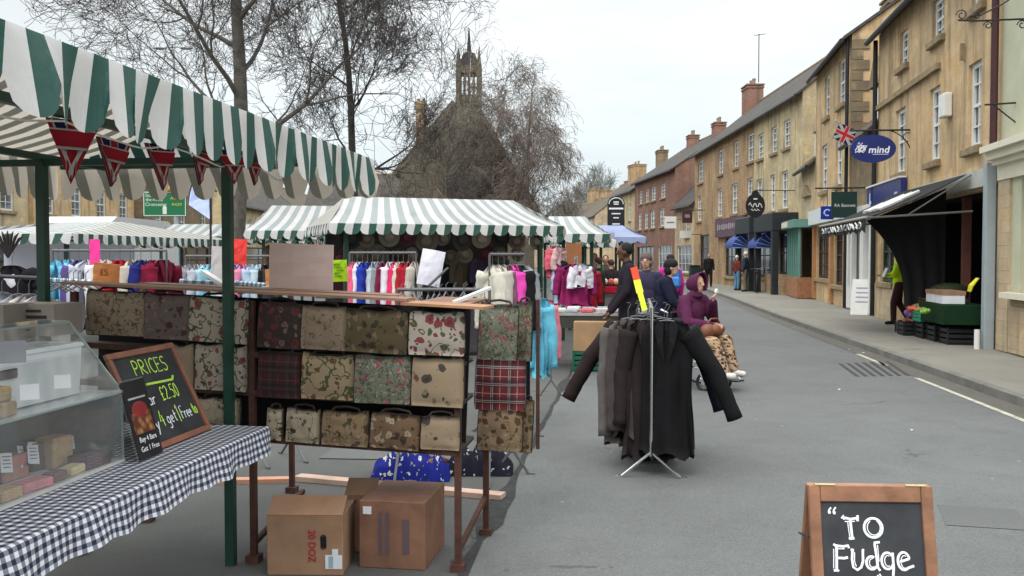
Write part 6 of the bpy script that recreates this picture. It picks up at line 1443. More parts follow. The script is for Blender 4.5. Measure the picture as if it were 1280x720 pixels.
for i in range(14):
    x = .4+i*.23; b = MB(); b.ell((x, .55+random.uniform(-.1, .1), .85), (.10, .13, .06), M, nu=10, nv=6); c = [(.4, .4, .4), (.03, .03, .03), (.2, .15, .1), (.5, .5, .5), (.1, .03, .05)][i % 5]
    b.build('folded_cloth', cloth(c), smooth=True, label=f'folded cloth bundle number {i+1} on the central counter, counted from the left end', cat='folded clothes', group='folded clothes on the central counter')
t, M = stall('striped stall half hidden behind left end of the central one', (-5.1, 17.6), (1, .12), 3.6, 2.3, 2.12, 2.66, MS, .125, seed=5, pole=.03)
garr = lambda: None
for i in range(10):
    cl = random.choice([(.10, .06, .04), (.05, .04, .04), (.2, .16, .12), (.12, .03, .03), (.08, .09, .05)])
    garment(f'brown toned top, {("first", "second", "third", "fourth", "fifth", "sixth", "seventh", "eighth", "ninth", "tenth")[i]} in the half hidden striped stall', M @ Vector((.4+i*.3, .5, 1.95)), R(80), cl, .6, .4, .1, .04, .45, 'tops in the half hidden stall', name='top', cat='top')
stall('long low striped stall at left beyond the jackets', (-8.6, 21.5), (1, .05), 3.9, 2.2, 2.1, 2.42, MS, .15, seed=7, pole=.03)
t, M = stall('striped stall at the far left with corner towards us', P(85, 300, 14.5)*Vector((1, 1, 0))-Vector((3.0, .3, 0)), (1, -.12), 3.1, 6.5, 2.05, 2.32, MS, .14, seed=9, pole=.03, hip=.8) if False else stall('striped stall at the far left with corner towards us', (-9.9, 14.9), (1, -.13), 3.0, 6.0, 1.98, 2.28, MS, .14, seed=9, pole=.03, hip=.9)
b = MB(); b.box((1.3, 2.5, 1.25), (2.6, .05, 1.3), M); b.build('white_sheet', mk((.52, .53, .62), .7, .05, 2), label='pale lilac sheet wall inside the far left stall', cat='sheet')
b = MB(); b.box((-1.7, 0, 0), (.01, .01, .01))
t, M = stall('striped stall right behind the central one with slumped canopy', (.72, 17.4), (1, .1), 1.15, 3.2, 2.05, 2.45, MS, .14, seed=12, pole=.03, hip=.2)
stall('small striped stall farther behind, before the blue canopy', (1.1, 21), (1, .1), 1.3, 3, 2.0, 2.35, MS, .14, seed=14, pole=.03, hip=.2)
m_bc = m_canvas('blue_canvas', (.30, .36, .55), .2); m_lil = m_canvas('lilac_canvas', (.42, .42, .62), .2)
t, M = stall('blue canopied stall beyond the striped ones', (1.7, 24.5), (1, .08), 1.9, 2.4, 2.15, 2.5, [m_bc, m_bc, m_bc, m_bc], .2, seed=15, pole=.03, hip=.4)
b = MB(); b.box((.0, 0, 0), (.62, .02, .36), Matrix.Translation(P(752, 300, 22))); b.build('lilac_banner', m_lil, label='lilac sheet hung on front of the blue canopied stall', cat='banner')
b = MB(); b.box((0, 0, 0), (1.7, .9, .25), Matrix.Translation(P(740, 312, 24))); 
# right-hand book table with green crate
tt = thing('goods_table', 'table of small packets right of the bag rack, green crate beneath', 'table', (.7, 13.3, 0)); b = MB()
MT = frame((.62, 13.0, 0), -LV, SV); b.box((.45, .45, .80), (1.95, .9, .04), MT); b.build('tabletop', mk((.30, .29, .28), .6), tt)
for x in (-.45, 1.38):
    for y in (.06, .84): b = MB(); b.bar((x, y, 0), (x, y, .78), .03, M=MT, up=Vector((0, 1, 0))); b.build('leg', m_iron, tt)
b = MB(); b.box((.45, .02, .69), (1.95, .02, .18), MT); b.build('skirt', mk((.04, .04, .035), .9), tt)
for i in range(18):
    c = random.choice([(.6, .6, .62), (.5, .48, .45), (.55, .1, .12), (.62, .6, .5), (.3, .3, .35)])
    b = MB(); b.box((-.42+(i % 9)*.215, .16+.35*(i//9), .84+random.uniform(0, .015)), (.18, .22, random.uniform(.03, .07)), MT, rz=random.uniform(-.3, .3), bev=.006)
    b.build('packet', mk(c, .4, .2, 20), label=f'flat wrapped packet, {("first", "second", "third", "fourth", "fifth", "sixth", "seventh", "eighth", "ninth")[i % 9]} in the {("front", "rear")[i//9]} row on the goods table', cat='packet', group='packets on the goods table')
b = MB(); b.box((.62, .10, .50), (.72, .5, .42), MT, bev=.01); b.build('cardboard_carton', mk((.34, .21, .11), .8, .15, 4), label='tan cardboard carton on the green crate under goods table', cat='box')
b = MB(); b.box((.62, .10, .01), (.74, .5, .02), MT)
for k in range(4): 
    z = .04+k*.07; b.box((.62, -.14, z+.02), (.74, .02, .05), MT); b.box((.26, .10, z+.02), (.02, .46, .05), MT); b.box((.98, .10, z+.02), (.02, .46, .05), MT); b.box((.62, .34, z+.02), (.74, .02, .05), MT)
for x in (.26, .5, .74, .98): b.box((x, -.142, .15), (.03, .03, .29), MT)
b.build('green_crate', mk((.01, .09, .055), .45, .2, 6), label='dark green plastic crate on the ground under the goods table', cat='crate')
# burgundy garments near pole
garment('magenta rounded jacket on stand behind the goods table', P(719, 322, 14.2), R(5), (.20, .012, .08), .62, .50, .2, .05, .4, name='jacket', cat='jacket')
rail('thin chrome stand carrying the magenta jacket', P(719, 322, 14.25), P(722, 322, 14.6), fm=m_chrome)
garment('dark red coat behind the magenta jacket', P(730, 328, 15), R(20), (.22, .01, .018), .8, .5, .2, .05, .5, name='coat', cat='coat')
garment('white scarf like top over the magenta jacket', P(726, 322, 14.1), R(25), wh, .34, .30, .08, .03, .3, name='top', cat='top')
for i, (px, py, c, lb, L) in enumerate(((692, 300, (.55, .10, .14), 'red knitted top hung at the pole of the central stall', .5), (698, 300, (.55, .35, .35), 'pink fluffy scarf hung at the stall pole', .4), (700, 325, (.35, .45, .6), 'pale blue scarf low on the stall pole', .6), (703, 318, (.02, .02, .03), 'black top between pink and magenta clothes', .6))):
    garment(lb, P(px, py, 14.6), R(60), c, L, .3, .12, .02, .3, 'clothes hung at the central stall pole', name='top', cat='top')
sheet('brown_board', 'orange brown hanging board under the second striped stall', 'board', 708, 727, 304, 330, 17, mk((.30, .12, .05), .8), 0)
b = MB(); b.box((0, 0, 0), (.5, .4, .12), Matrix.Translation(P(762, 362, 20))); b.build('red_cloth_stack', cloth((.42, .01, .03)), label='bright red cloth stack on the far counter', cat='cloth')
b = MB(); b.box((0, .3, -.03), (1.3, .9, .05), Matrix.Translation(P(755, 366, 20))); b.box((0, -.1, -.5), (1.2, .04, .9), Matrix.Translation(P(755, 366, 20))); b.build('far_counter', mk((.2, .18, .17), .8), label='far market counter with red cloth and trinkets', cat='table')
for i, (px, c) in enumerate(((750, (.5, .3, .2)), (756, (.6, .6, .5)), (764, (.5, .1, .08)), (770, (.6, .5, .3)))):
    b = MB(); b.ell(P(px, 352, 20), (.07, .07, .07), nu=8, nv=6); b.build('trinket', mk(c, .5), label=f'{("tan", "cream", "red", "gold")[i]} round trinket on the far counter', cat='trinket')
# poles with hat stand near the centre: bits between rack and stall
# flag on a slim pole at left
fl = thing('flagpole', 'slim pole flying a pale blue and white flag above the left stalls', 'flag', P(263, 350, 11)*Vector((1, 1, 0)))
b = MB(); p = P(263, 350, 11); b.tube([Vector((p.x, p.y, 0)), P(263, 240, 11)], .014, 6); b.build('pole', m_iron, fl)
b = MB(); pts = [(243, 222), (262, 243), (262, 274), (236, 256), (238, 240)]; n = len(pts)
vs = [P(x, y, 11+.05*math.sin(i*2)) for i, (x, y) in enumerate(pts)]; b.add(vs+[v+Vector((0, .008, 0)) for v in vs], [list(range(n)), [n+i for i in range(n)][::-1]]); b.build('flag_cloth', cloth((.42, .50, .78)), fl)
# direction sign
sg = thing('direction_sign', 'green direction sign with white lettering on two posts', 'road sign', P(205, 300, 33)*Vector((1, 1, 0))); ds = 33
M_ = Matrix.Translation(P(206, 255, ds)) @ Matrix.Rotation(R(3), 4, 'Z') @ Matrix.Rotation(R(90), 4, 'X'); pw, ph = 53*ds/F, 31*ds/F
b = MB(); b.box((0, 0, 0), (pw, ph, .03), M_, bev=.01); b.build('panel', mk((.01, .16, .06), .5, .05, 3), sg)
b = MB()
for c_, s_ in (((0, ph/2-.03, .018), (pw-.04, .025, .006)), ((0, -ph/2+.03, .018), (pw-.04, .025, .006)), ((-pw/2+.03, 0, .018), (.025, ph-.09, .006)), ((pw/2-.03, 0, .018), (.025, ph-.09, .006))): b.box(c_, s_, M_)
b.build('border', m_white, sg)
b = MB(); b.prism([(-.07, -ph/2+.08), (.07, -ph/2+.08), (.07, -.12), (0, -.03), (-.07, -.12)], .006, M_, z0=.017); b.build('arrow', m_white, sg)
text('Stow-on-', .17, m_white, sg, M_ @ Matrix.Translation((-.36, .30, .02)), width=.62); text('the-Wold', .17, m_white, sg, M_ @ Matrix.Translation((-.36, .15, .02)), width=.60); text('Cirencester', .17, m_white, sg, M_ @ Matrix.Translation((-.30, -.02, .02)), width=.76)
m_yt = mk((.6, .55, .1), .6); text('A429', .15, m_yt, sg, M_ @ Matrix.Translation((.38, .2, .02)), width=.36); text('A429', .15, m_yt, sg, M_ @ Matrix.Translation((.42, -.02, .02)), width=.36)
for px in (195, 222): p = P(px, 255, ds+.1); b = MB(); b.tube([(p.x, p.y, 0), p], .04, 6); b.build('post', m_greyp, sg)
b = MB(); b.tube([P(190, 238, ds)+Vector((0, .1, 0)), P(205, 234, ds), P(226, 240, ds)], [.10, .13, .06], 8); b.build('orange_cloth', cloth((.65, .33, .02)), label='orange cover bundled on top of the green road sign', cat='cover')
# street lamp with twin arms
lp = thing('street_lamp', 'tall street lamp with two level arms among the tree branches', 'street lamp', P(217, 300, 40)*Vector((1, 1, 0)))
p = P(217, 60, 40); b = MB(); b.tube([(p.x, p.y, 0), (p.x, p.y, p.z-.1)], [.09, .05], 8); b.build('pole', m_greyp, lp)
b = MB(); b.tube([P(197, 60, 40), P(240, 58, 40)], .03, 6); b.build('arm', m_greyp, lp)
for x in (200, 233): b = MB(); b.ell(P(x, 60, 40), (.3, .14, .08)); b.build('lantern', mk((.4, .4, .4), .4), lp)
# white van behind left stalls
vn = thing('parked_van', 'white van roof showing behind the far left striped canopy', 'van', (-10.75, 24.2, 0), R(-92)); Mv = W(vn)
b = MB(); prof_ = [(-2.4, .35), (-2.4, 2.0), (-2.25, 2.52), (-1.9, 2.62), (1.2, 2.62), (1.45, 2.5), (1.9, 1.6), (2.6, 1.25), (2.75, .9), (2.75, .35)]
b.prism([(x, z) for x, z in prof_][::-1], 1.9, Mv @ Matrix.Translation((0, .95, 0)) @ Matrix.Rotation(R(90), 4, 'X')); b.build('body', mk((.72, .73, .74), .25, .03, 2, name='white_van_paint'), vn)
for x in (-1.5, 1.8):
    for y in (-.82, .82): b = MB(); b.tube([Mv @ Vector((x, y-.12, .34)), Mv @ Vector((x, y+.12, .34))], .34, 18); w_ = b.build('wheel', m_black, vn); b = MB(); b.tube([Mv @ Vector((x, y-.13, .34)), Mv @ Vector((x, y+.13, .34))], .2, 14); b.build('rim', m_chrome, w_)
b = MB(); b.box((1.2, -.96, 1.85), (.9, .02, .55), Mv); b.build('side_window', m_glass, vn); b = MB(); b.bar((1.5, -.8, 2.37), (1.5, .8, 2.37), .02, M=Mv); b.build('roof_bar', m_iron, vn)

# ------------------------------------------------------------------ signs and things on the right
def oval(b, w, h, th, M, n=28, mi=0): b.prism([(w/2*math.cos(2*math.pi*i/n), h/2*math.sin(2*math.pi*i/n)) for i in range(n)], th, M, mi, -th/2)
def hang_sign(name, label, px, py, d, yaw=0): 
    p = P(px, py, d); return thing(name, label, 'sign', p, yaw), Matrix.Translation(p) @ Matrix.Rotation(yaw, 4, 'Z') @ Matrix.Rotation(R(90), 4, 'X'), p
# every blade sign is hung square to its wall
YS = -math.atan(.165)
s1, M_, p = hang_sign('hanging_sign', 'dark blue oval hanging sign with white word mind', 1091, 186, 20.6, YS+.05)
b = MB(); oval(b, .99, .62, .05, M_); b.build('panel', blue_p, s1)
text('mind', .21, mk((.8, .82, .9), .5), s1, M_ @ Matrix.Translation((.12, -.03, .028)), width=.46, shear=.15, bold=.004)
b = MB(); b.tube([M_ @ Vector((-.27+.07*math.cos(q*.9)*(.5+.07*q), .0+.085*math.sin(q*1.25+1), .03)) for q in range(24)], .012, 5); b.tube([M_ @ Vector((-.33, .1, .03)), M_ @ Vector((-.3, .14, .03)), M_ @ Vector((-.27, .08, .03)), M_ @ Vector((-.23, .13, .03))], .010, 5); b.build('squiggle_emblem', mk((.8, .82, .9), .5), s1)
b = MB(); b.box((.16, -.125, .028), (.34, .018, .004), M_); b.build('small_lettering', mk((.45, .5, .7), .5), s1)
b = MB(); top = P(1091, 163, 20.6); wl = Fac(fy(14.97), fy(23.6)); nn = Vector((math.cos(YS+.05), math.sin(YS+.05), 0))
w0 = p+nn*.95; b.tube([Vector((p.x-nn.x*.5, p.y-nn.y*.5, top.z)), Vector((w0.x, w0.y, top.z))], .02, 6); b.tube([Vector((w0.x, w0.y, top.z)), Vector((w0.x, w0.y, top.z-.85))], .02, 6)
b.tube([p+nn*(.25+.62*math.sin(q*.157))+UP*(top.z-p.z-.75*(1-math.cos(q*.157))) for q in range(11)], .013, 5)
b.tube([w0+UP*(top.z-p.z-.85), w0+nn*-.14+UP*(top.z-p.z-.86), w0+nn*.1+UP*(top.z-p.z-.86)], .02, 6); b.tube([w0+nn*(-.2+.1*math.cos(q*.6))+UP*(top.z-p.z-.16+.1*math.sin(q*.6)) for q in range(9)], .012, 5); b.build('iron_bracket', m_iron, s1)
s2, M_, p = hang_sign('hanging_sign', 'dark green hanging sign lettered RA Bennett', 1055, 256, 24.9, YS)
b = MB(); b.box((0, 0, 0), (.66, .70, .05), M_); b.build('panel', mk((.012, .035, .03), .4, .1), s2)
text('RA Bennett', .12, mk((.6, .62, .58), .6), s2, M_ @ Matrix.Translation((0.02, -.02, .028)), width=.54)
b = MB(); q = P(1055, 235, 24.9); n2 = Vector((math.cos(YS), math.sin(YS), 0)); b.tube([q-n2*.75, q+n2*.75], .022, 6); b.tube([p-n2*.2+UP*.35, Vector((p.x, p.y, q.z))-n2*.2], .01, 4); b.tube([p+n2*.2+UP*.35, Vector((p.x, p.y, q.z))+n2*.2], .01, 4); b.build('bracket', m_iron, s2)
s3, M_, p = hang_sign('hanging_sign', 'small blue sign with pale round mark beside the green one', 1034, 266, 25.2, YS)
b = MB(); b.box((0, 0, 0), (.34, .36, .04), M_); b.build('panel', mk((.015, .03, .25), .4), s3)
b = MB(); b.tube([M_ @ Vector((.08*math.cos(.7+q*.45), .08*math.sin(.7+q*.45), .024)) for q in range(11)], .022, 5); b.build('round_mark', mk((.4, .5, .8), .5), s3)
b = MB(); b.tube([p+UP*.18, Vector((p.x, p.y, P(1055, 235, 24.9).z))], .01, 4); b.build('bracket', m_iron, s3)
s4, M_, p = hang_sign('hanging_sign', 'round black pub style sign with white script above the porches', 944, 257, 37.5, 0)
b = MB(); oval(b, .78, 1.0, .06, M_); oval(b, .3, .22, .05, M_ @ Matrix.Translation((0, .5, 0))); b.build('panel', m_black, s4)
b = MB(); b.tube([M_ @ Vector((-.27+.054*q, .1*math.sin(q*1.7)+.02, .035)) for q in range(11)], .02, 5); b.tube([M_ @ Vector((-.18+.04*q, -.18+.04*math.sin(q*2), .035)) for q in range(10)], .015, 5); b.box((0, .27, .032), (.16, .05, .006), M_); b.build('script_lettering', m_white, s4)
b = MB(); b.tube([p+UP*.5, p+UP*.62, p+UP*.62+Vector((1.7, 0, 0))], .02, 5); b.build('bracket', m_iron, s4)
s5, M_, p = hang_sign('hanging_sign', 'small square dark sign high on the low stone house', 859, 271, 56, 0)
b = MB(); b.box((0, 0, 0), (.6, .75, .05), M_); b.build('panel', mk((.05, .02, .03), .5), s5); b = MB(); b.box((0, .05, .03), (.3, .2, .01), M_); b.build('emblem', mk((.3, .2, .2), .5), s5); b = MB(); b.tube([p+UP*.4, p+UP*.4+Vector((1.2, 0, 0))], .02, 4); b.build('bracket', m_iron, s5)
s6, M_, p = hang_sign('wall_sign', 'white rectangular board beside the red brick houses', 838, 278, 58, 0)
b = MB(); b.box((0, 0, 0), (.75, .75, .05), M_); b.build('panel', m_white, s6); b = MB(); b.box((0, 0, .03), (.5, .08, .005), M_); b.build('lettering', mk((.2, .2, .2), .5), s6); b = MB(); b.tube([p+UP*.2, p+UP*.2+Vector((1.4, 0, 0))], .02, 4); b.build('bracket', m_iron, s6)
s7, M_, p = hang_sign('wall_sign', 'long white shop board under the small dark sign', 857, 293, 57, 0)
b = MB(); b.box((0, 0, 0), (.7, .45, .05), M_); b.build('panel', m_white, s7); b = MB(); b.tube([p, p+Vector((1.0, 0, 0))], .02, 4); b.build('bracket', m_iron, s7)
# tall black arched board on a post
sgn = thing('pub_sign', 'tall black arched sign board with white lettering on a post', 'sign', P(770, 300, 27)*Vector((1, 1, 0))); M_ = Matrix.Translation(P(770, 268, 27)) @ Matrix.Rotation(R(90), 4, 'X')
ww, hh = .50, 1.04
b = MB(); b.prism([(-ww/2, -hh/2), (ww/2, -hh/2), (ww/2, hh/2-.2)]+[(ww/2*math.cos(a*.262), hh/2-.2+.2*math.sin(a*.262)) for a in range(1, 12)]+[(-ww/2, hh/2-.2)], .05, M_, z0=-.025); b.build('board', m_black, sgn)
b = MB()
for y, w_ in ((.36, .16), (.30, .14), (.02, .26), (-.10, .16), (-.28, .22)): b.box((0, y, .028), (w_, .035, .006), M_)
b.box((0, .17, .028), (.42, .05, .006), M_); b.box((0, -.42, .028), (.40, .04, .006), M_); b.tube([M_ @ Vector((.21*math.cos(a*.262), hh/2-.22+.18*math.sin(a*.262), .028)) for a in range(13)], .014, 5); b.build('lettering', m_white, sgn)
p = P(770, 290, 27.05); b = MB(); b.tube([(p.x, p.y, 0), p], .035, 6); b.build('post', m_black, sgn)
# union flag
uf = thing('union_flag', 'small union flag on a slanting staff above the oval sign', 'flag', P(1058, 165, 22)); b = MB(); b.tube([P(1072, 152+40, 23.2), P(1044, 150, 22)], .012, 5); b.build('staff', m_white, uf)
flm = Matrix.Translation(P(1056, 168, 22)) @ Matrix.Rotation(R(90), 4, 'X') @ Matrix.Rotation(R(-25), 4, 'Z'); b = MB(); b.box((0, 0, 0), (.46, .40, .006), flm); b.build('cloth', m_nav, uf)
b = MB(); b.box((0, 0, .005), (.46, .12, .004), flm); b.box((0, 0, .0052), (.12, .40, .004), flm); b.box((0, 0, .0048), (.56, .07, .004), flm @ Matrix.Rotation(R(40), 4, 'Z')); b.box((0, 0, .0049), (.56, .07, .004), flm @ Matrix.Rotation(R(-40), 4, 'Z')); b.build('white_bands', m_wcl, uf)
b = MB(); b.box((0, 0, .009), (.46, .07, .004), flm); b.box((0, 0, .0092), (.07, .40, .004), flm); b.build('red_cross', cloth((.5, .02, .03)), uf)
# blue dutch canopies
for i, (px, lb) in enumerate(((922, 'left'), (952, 'right'))):
    dd = 40 if i else 43.5; p = P(px, 310, dd); t = thing('dutch_canopy', f'{("farther", "nearer")[i]} blue quarter-round window canopy on the terrace', 'canopy', p, 0, 'blue shop canopies'); b = MB(); n = 12; r_ = .85 if not i else .85; vs = []
    for q in range(7):
        a = q*math.pi/12
        for k in (-1, 0, 1): pass
    N_ = 8; vs = [(0, 0, 0)]
    Mq = Matrix.Translation(p+Vector((.55, -.6, 0)))
    # fan segments around the wall-top line
    for q in range(N_+1):
        a = R(90)*q/N_; vs += [(-math.cos(a)*.95, 0, math.sin(a)*.7), (-math.cos(a)*.95, 1.5, math.sin(a)*.7)]
    b.add(vs, [[1+2*q, 2+2*q, 4+2*q, 3+2*q] for q in range(N_)]+[[0, 1+2*q, 3+2*q] for q in range(N_)], 0, Mq); b.build('canvas', mk((.02, .05, .22), .6, .1, 4), t)
    b = MB(); [b.tube([Mq @ Vector((0, -.01, 0)), Mq @ Vector((-math.cos(R(q*18))*.95, -.01, math.sin(R(q*18))*.7))], .02, 4) for q in range(6)]; b.build('ribs', mk((.25, .35, .6), .5), t)
# pavement boards
def aboard(label, px, py, h, w, mat, yaw=0, z=.1, stripe=None):
    g = G(px, py, z); t = thing('pavement_sign', label, 'sign', g, yaw); M = W(t)
    for s_ in (-1, 1):
        Mp = M @ Matrix.Translation((0, s_*.22, 0)) @ Matrix.Rotation(R(90)+s_*math.atan(.22/h), 4, 'X') ; b = MB(); b.box((0, h/2, 0), (w, h, .02), Mp); pn = b.build('board', mat, t)
        b = MB(); [b.box((0, h*.75-q*h*.13, -s_*0+(.012 if s_ < 0 else -.012)), (w*.6, h*.04, .003), Mp) for q in range(4)]; b.build('lettering', mk(stripe or (.3, .3, .4), .6), pn)
    return t
aboard('white A-board sign outside the white shopfront', 1079, 393, .95, .55, m_white, R(-35)); aboard('cream and green A-board near the walking man', 905, 352, .8, .85, mk((.5, .6, .42), .6), R(-10))
# ------------------------------------------------------------------ grocer's produce
def crate(label, x, y, z, sz, col, yaw=0, group='produce crates outside the grocer'):
    M = f2.M(); Mo = Matrix.Translation(f2.pt(x, z+.0, y)) @ Matrix.Rotation(YS+yaw, 4, 'Z'); b = MB(); w, d_, h = sz
    b.box((0, 0, .01), (w, d_, .02)); 
    for s_ in (-1, 1): 
        for k in range(3): b.box((0, s_*d_/2, h*(.2+.3*k)), (w, .015, h*.2)); b.box((s_*w/2, 0, h*(.2+.3*k)), (.015, d_, h*.2))
        for s2_ in (-1, 1): b.box((s_*w/2, s2_*d_/2, h/2), (.03, .03, h))
    return b.build('produce_crate', mk(col, .5, .2, 6), None, Mo, label=label, cat='crate', group=group, org=(0, 0, 0)), Mo
def fruit(label, Mo, sz, cols, n=26, r=.04):
    b = MB(); w, d_, h = sz
    for i in range(n): b.ell((random.uniform(-w*.43, w*.43), random.uniform(-d_*.43, d_*.43), h*.85+random.uniform(0, .04)), (r, r, r*.9), mi=random.randrange(len(cols)), nu=7, nv=5)
    b.build('produce', [mk(c, .4, .2, 20) for c in cols], None, Mo, label=label, cat='produce', kind='stuff', smooth=True, org=(0, 0, 0))
gc = (.012, .20, .10); bkc = (.015, .016, .018)
# u grows away; out = metres in front of the wall
cr = [(.95, .25, .1, (.6, .45, .3), bkc, 'black crate at right foot of the produce stand'), (1.55, .3, .1, (.6, .45, .3), bkc, 'black crate in middle foot of the produce stand'), (2.15, .35, .1, (.6, .45, .3), bkc, 'black crate at foot of stand beneath the turquoise one'), (2.75, .55, .1, (.55, .4, .28), bkc, 'dark crate beneath the red and blue bags'),
      (2.15, .42, .41, (.55, .4, .2), (.015, .26, .15), 'turquoise green crate in the middle of stand'), (3.4, .45, .1, (.55, .4, .22), bkc, 'dark crate at the far end of stand')]
for x, y, z, sz, c, lb in cr: crate(lb, x, y, z, sz, c)
b = MB(); Mx = f2.M(); b.box((1.35, .62, .30), (1.5, .34, .75), Mx, bev=.01); b.build('green_stand_cloth', cloth((.008, .032, .012)), label='dark green cloth covered stand under the fruit boxes', cat='stand')
for x, lb in ((1.0, 'white edged cardboard fruit box at right of stand'), (1.55, 'white edged cardboard fruit box beside its right neighbour')):
    b = MB(); b.box((x, .88, .45), (.48, .16, .36), Mx, bev=.004); o = b.build('fruit_box', m_cardw, label=lb, cat='box', group='fruit boxes on the stand'); b = MB(); b.box((x, .99, .45), (.50, .07, .38), Mx); b.build('lid', m_card, o)
o, Mo = crate('shallow dark tray of greens at back of the stand', 2.1, .25, .72, (.7, .5, .14), (.1, .06, .03)); fruit('leafy greens heaped in the shallow tray', Mo, (.7, .5, .14), [(.03, .09, .015), (.06, .14, .03)], 34, .05)
o, Mo = crate('shallow wooden tray of pale mushrooms or onions', 2.7, .4, .5, (.5, .4, .12), (.12, .07, .03)); fruit('pale onions heaped in the wooden tray', Mo, (.5, .4, .12), [(.4, .3, .2), (.3, .15, .08), (.5, .45, .4)], 30, .035)
b = MB()
for i in range(9): b.ell(f2.pt(2.75+random.uniform(-.22, .22), .46+random.uniform(0, .08), .55+random.uniform(-.15, .15)), (.09, .09, .07), mi=i % 4, nu=8, nv=6)
b.build('netted_bags', [mk((.35, .05, .12), .5), mk((.4, .4, .5), .5), mk((.25, .12, .35), .5), mk((.5, .2, .2), .5)], label='red, white and purple netted produce bags on the dark crate', cat='produce', kind='stuff', smooth=True)
for k_, (xx, zz_, oo, cs, nm) in enumerate(((2.15, .60, .42, [(.6, .25, .03), (.65, .35, .05)], 'oranges in the turquoise crate'), (3.4, .30, .45, [(.45, .04, .03), (.35, .25, .05)], 'red and yellow apples in the far crate'), (1.0, .62, .88, [(.10, .25, .04), (.2, .35, .06)], 'green pears in the right fruit box'), (1.55, .62, .88, [(.55, .12, .04), (.4, .03, .03)], 'tomatoes in the left fruit box'))):
    fruit(nm, Matrix.Translation(f2.pt(xx, zz_-.02, oo)) @ Matrix.Rotation(YS, 4, 'Z'), (.5, .36, .04) if k_ < 2 else (.16, .44, .06), cs, 22, .04)
b = MB()
for i in range(5): b.tube([f2.pt(.62+i*.03, 1.25, .1), f2.pt(.62+i*.035, 1.12, .2), f2.pt(.64+i*.04, 1.02, .22)], [.012, .022, .01], 6)
b.build('bananas', mk((.75, .70, .05), .5), label='bunch of yellow bananas hanging at the shop doorway', cat='fruit')
b = MB(); b.ell(f2.pt(1.9, 1.0, .2), (.35, .25, .14)); b.build('dark_greens', mk((.02, .03, .012), .7, .5, 20, 0, .6), label='dark heap of greens at the top of the stand', cat='produce', kind='stuff', smooth=True)
b = MB(); b.tube([f2.pt(.03, .1, .3), f2.pt(.03, .42, .3)], .045, 10); b.build('white_bottle', m_white, label='white plastic bottle at foot of the grey post', cat='bottle')

for i, (px, py, c) in enumerate(((1062, 437, 'white'), (1080, 441, 'cream'), (1050, 487, 'grey'), (1141, 538, 'white'))):
    b = MB(); g = G(px, py, .008); b.add([g+Vector((random.uniform(.01, .03)*math.cos(a*1.05), random.uniform(.01, .03)*math.sin(a*1.05), .004*(a % 3))) for a in range(6)], [[0, 1, 2, 3, 4, 5]])
    b.build('paper_scrap', m_cardw, label=['small white paper scrap on road left of yellow line', 'tiny cream scrap beside the drain grille', 'small grey scrap on the open road below the grille', 'white scrap on the road above the fudge sign'][i], cat='litter')
# ------------------------------------------------------------------ people in the street
YW = lambda dx, dy: math.atan2(dy, dx)-math.pi/2
person('man with short black hair and dark coat leaning over the goods table', (P(786, 330, 12.3).x, 12.35, 0), R(88), 1.80, coat=(.018, .014, .02), trouser=(.012, .012, .016), skin=m_skin_d, hair=(.008, .007, .006), hem=.55, vox=.011,
       J=dict(wrL=(-.20, .24, .86), elL=(-.25, .05, 1.12), wrR=(.20, .22, .88), elR=(.25, .08, 1.10), hea=(0, .05, 1.62), nec=(0, .01, 1.47)))
person('woman in brown woolly hat and sunglasses behind the wheelchair pusher', (P(808, 330, 13.2).x, 13.2, 0), R(160), 1.66, coat=(.035, .03, .06), trouser=(.02, .02, .03), hair=(.10, .07, .065), head='beanie', hem=.6, vox=.012)
person('person with dark bobbed hair and navy coat pushing the wheelchair', (P(828, 330, 12.05).x, 12.1, 0), R(-105), 1.62, coat=(.012, .013, .03), trouser=(.012, .012, .016), hair=(.006, .006, .007), head='beanie', hem=.6, vox=.011, bulk=1.12,
       J=dict(hea=(0, .14, 1.58), nec=(0, .08, 1.43), che=(0, .04, 1.26), shL=(-.19, .06, 1.38), shR=(.19, .06, 1.38), elL=(-.25, .18, 1.12), elR=(.25, .18, 1.12), wrL=(-.23, .36, .97), wrR=(.23, .36, .97)))
t, j, M = person('walker with blue rucksack and bright pink jacket seen from behind', (P(838, 340, 18.5).x, 18.5, 0), R(5), 1.66, coat=(.55, .03, .28), trouser=(.08, .01, .03), hair=(.02, .012, .01), head='bob', hem=.85, vox=.014)
b = MB(); b.box((0, -.20, 1.20), (.30, .17, .42), M, bev=.05); rs = b.build('rucksack', mk((.03, .16, .50), .6, .15, 6), label='bright blue rucksack worn by the walker in pink', cat='rucksack')
b = MB(); b.box((0, -.30, 1.12), (.22, .07, .2), M, bev=.03); b.build('pocket', mk((.06, .24, .6), .6), rs)
for s_ in (-1, 1): b = MB(); b.tube([M @ Vector((s_*.1, -.14, 1.38)), M @ Vector((s_*.12, -.02, 1.455)), M @ Vector((s_*.12, .12, 1.36))], .016, 6); b.build('strap', m_black, rs)
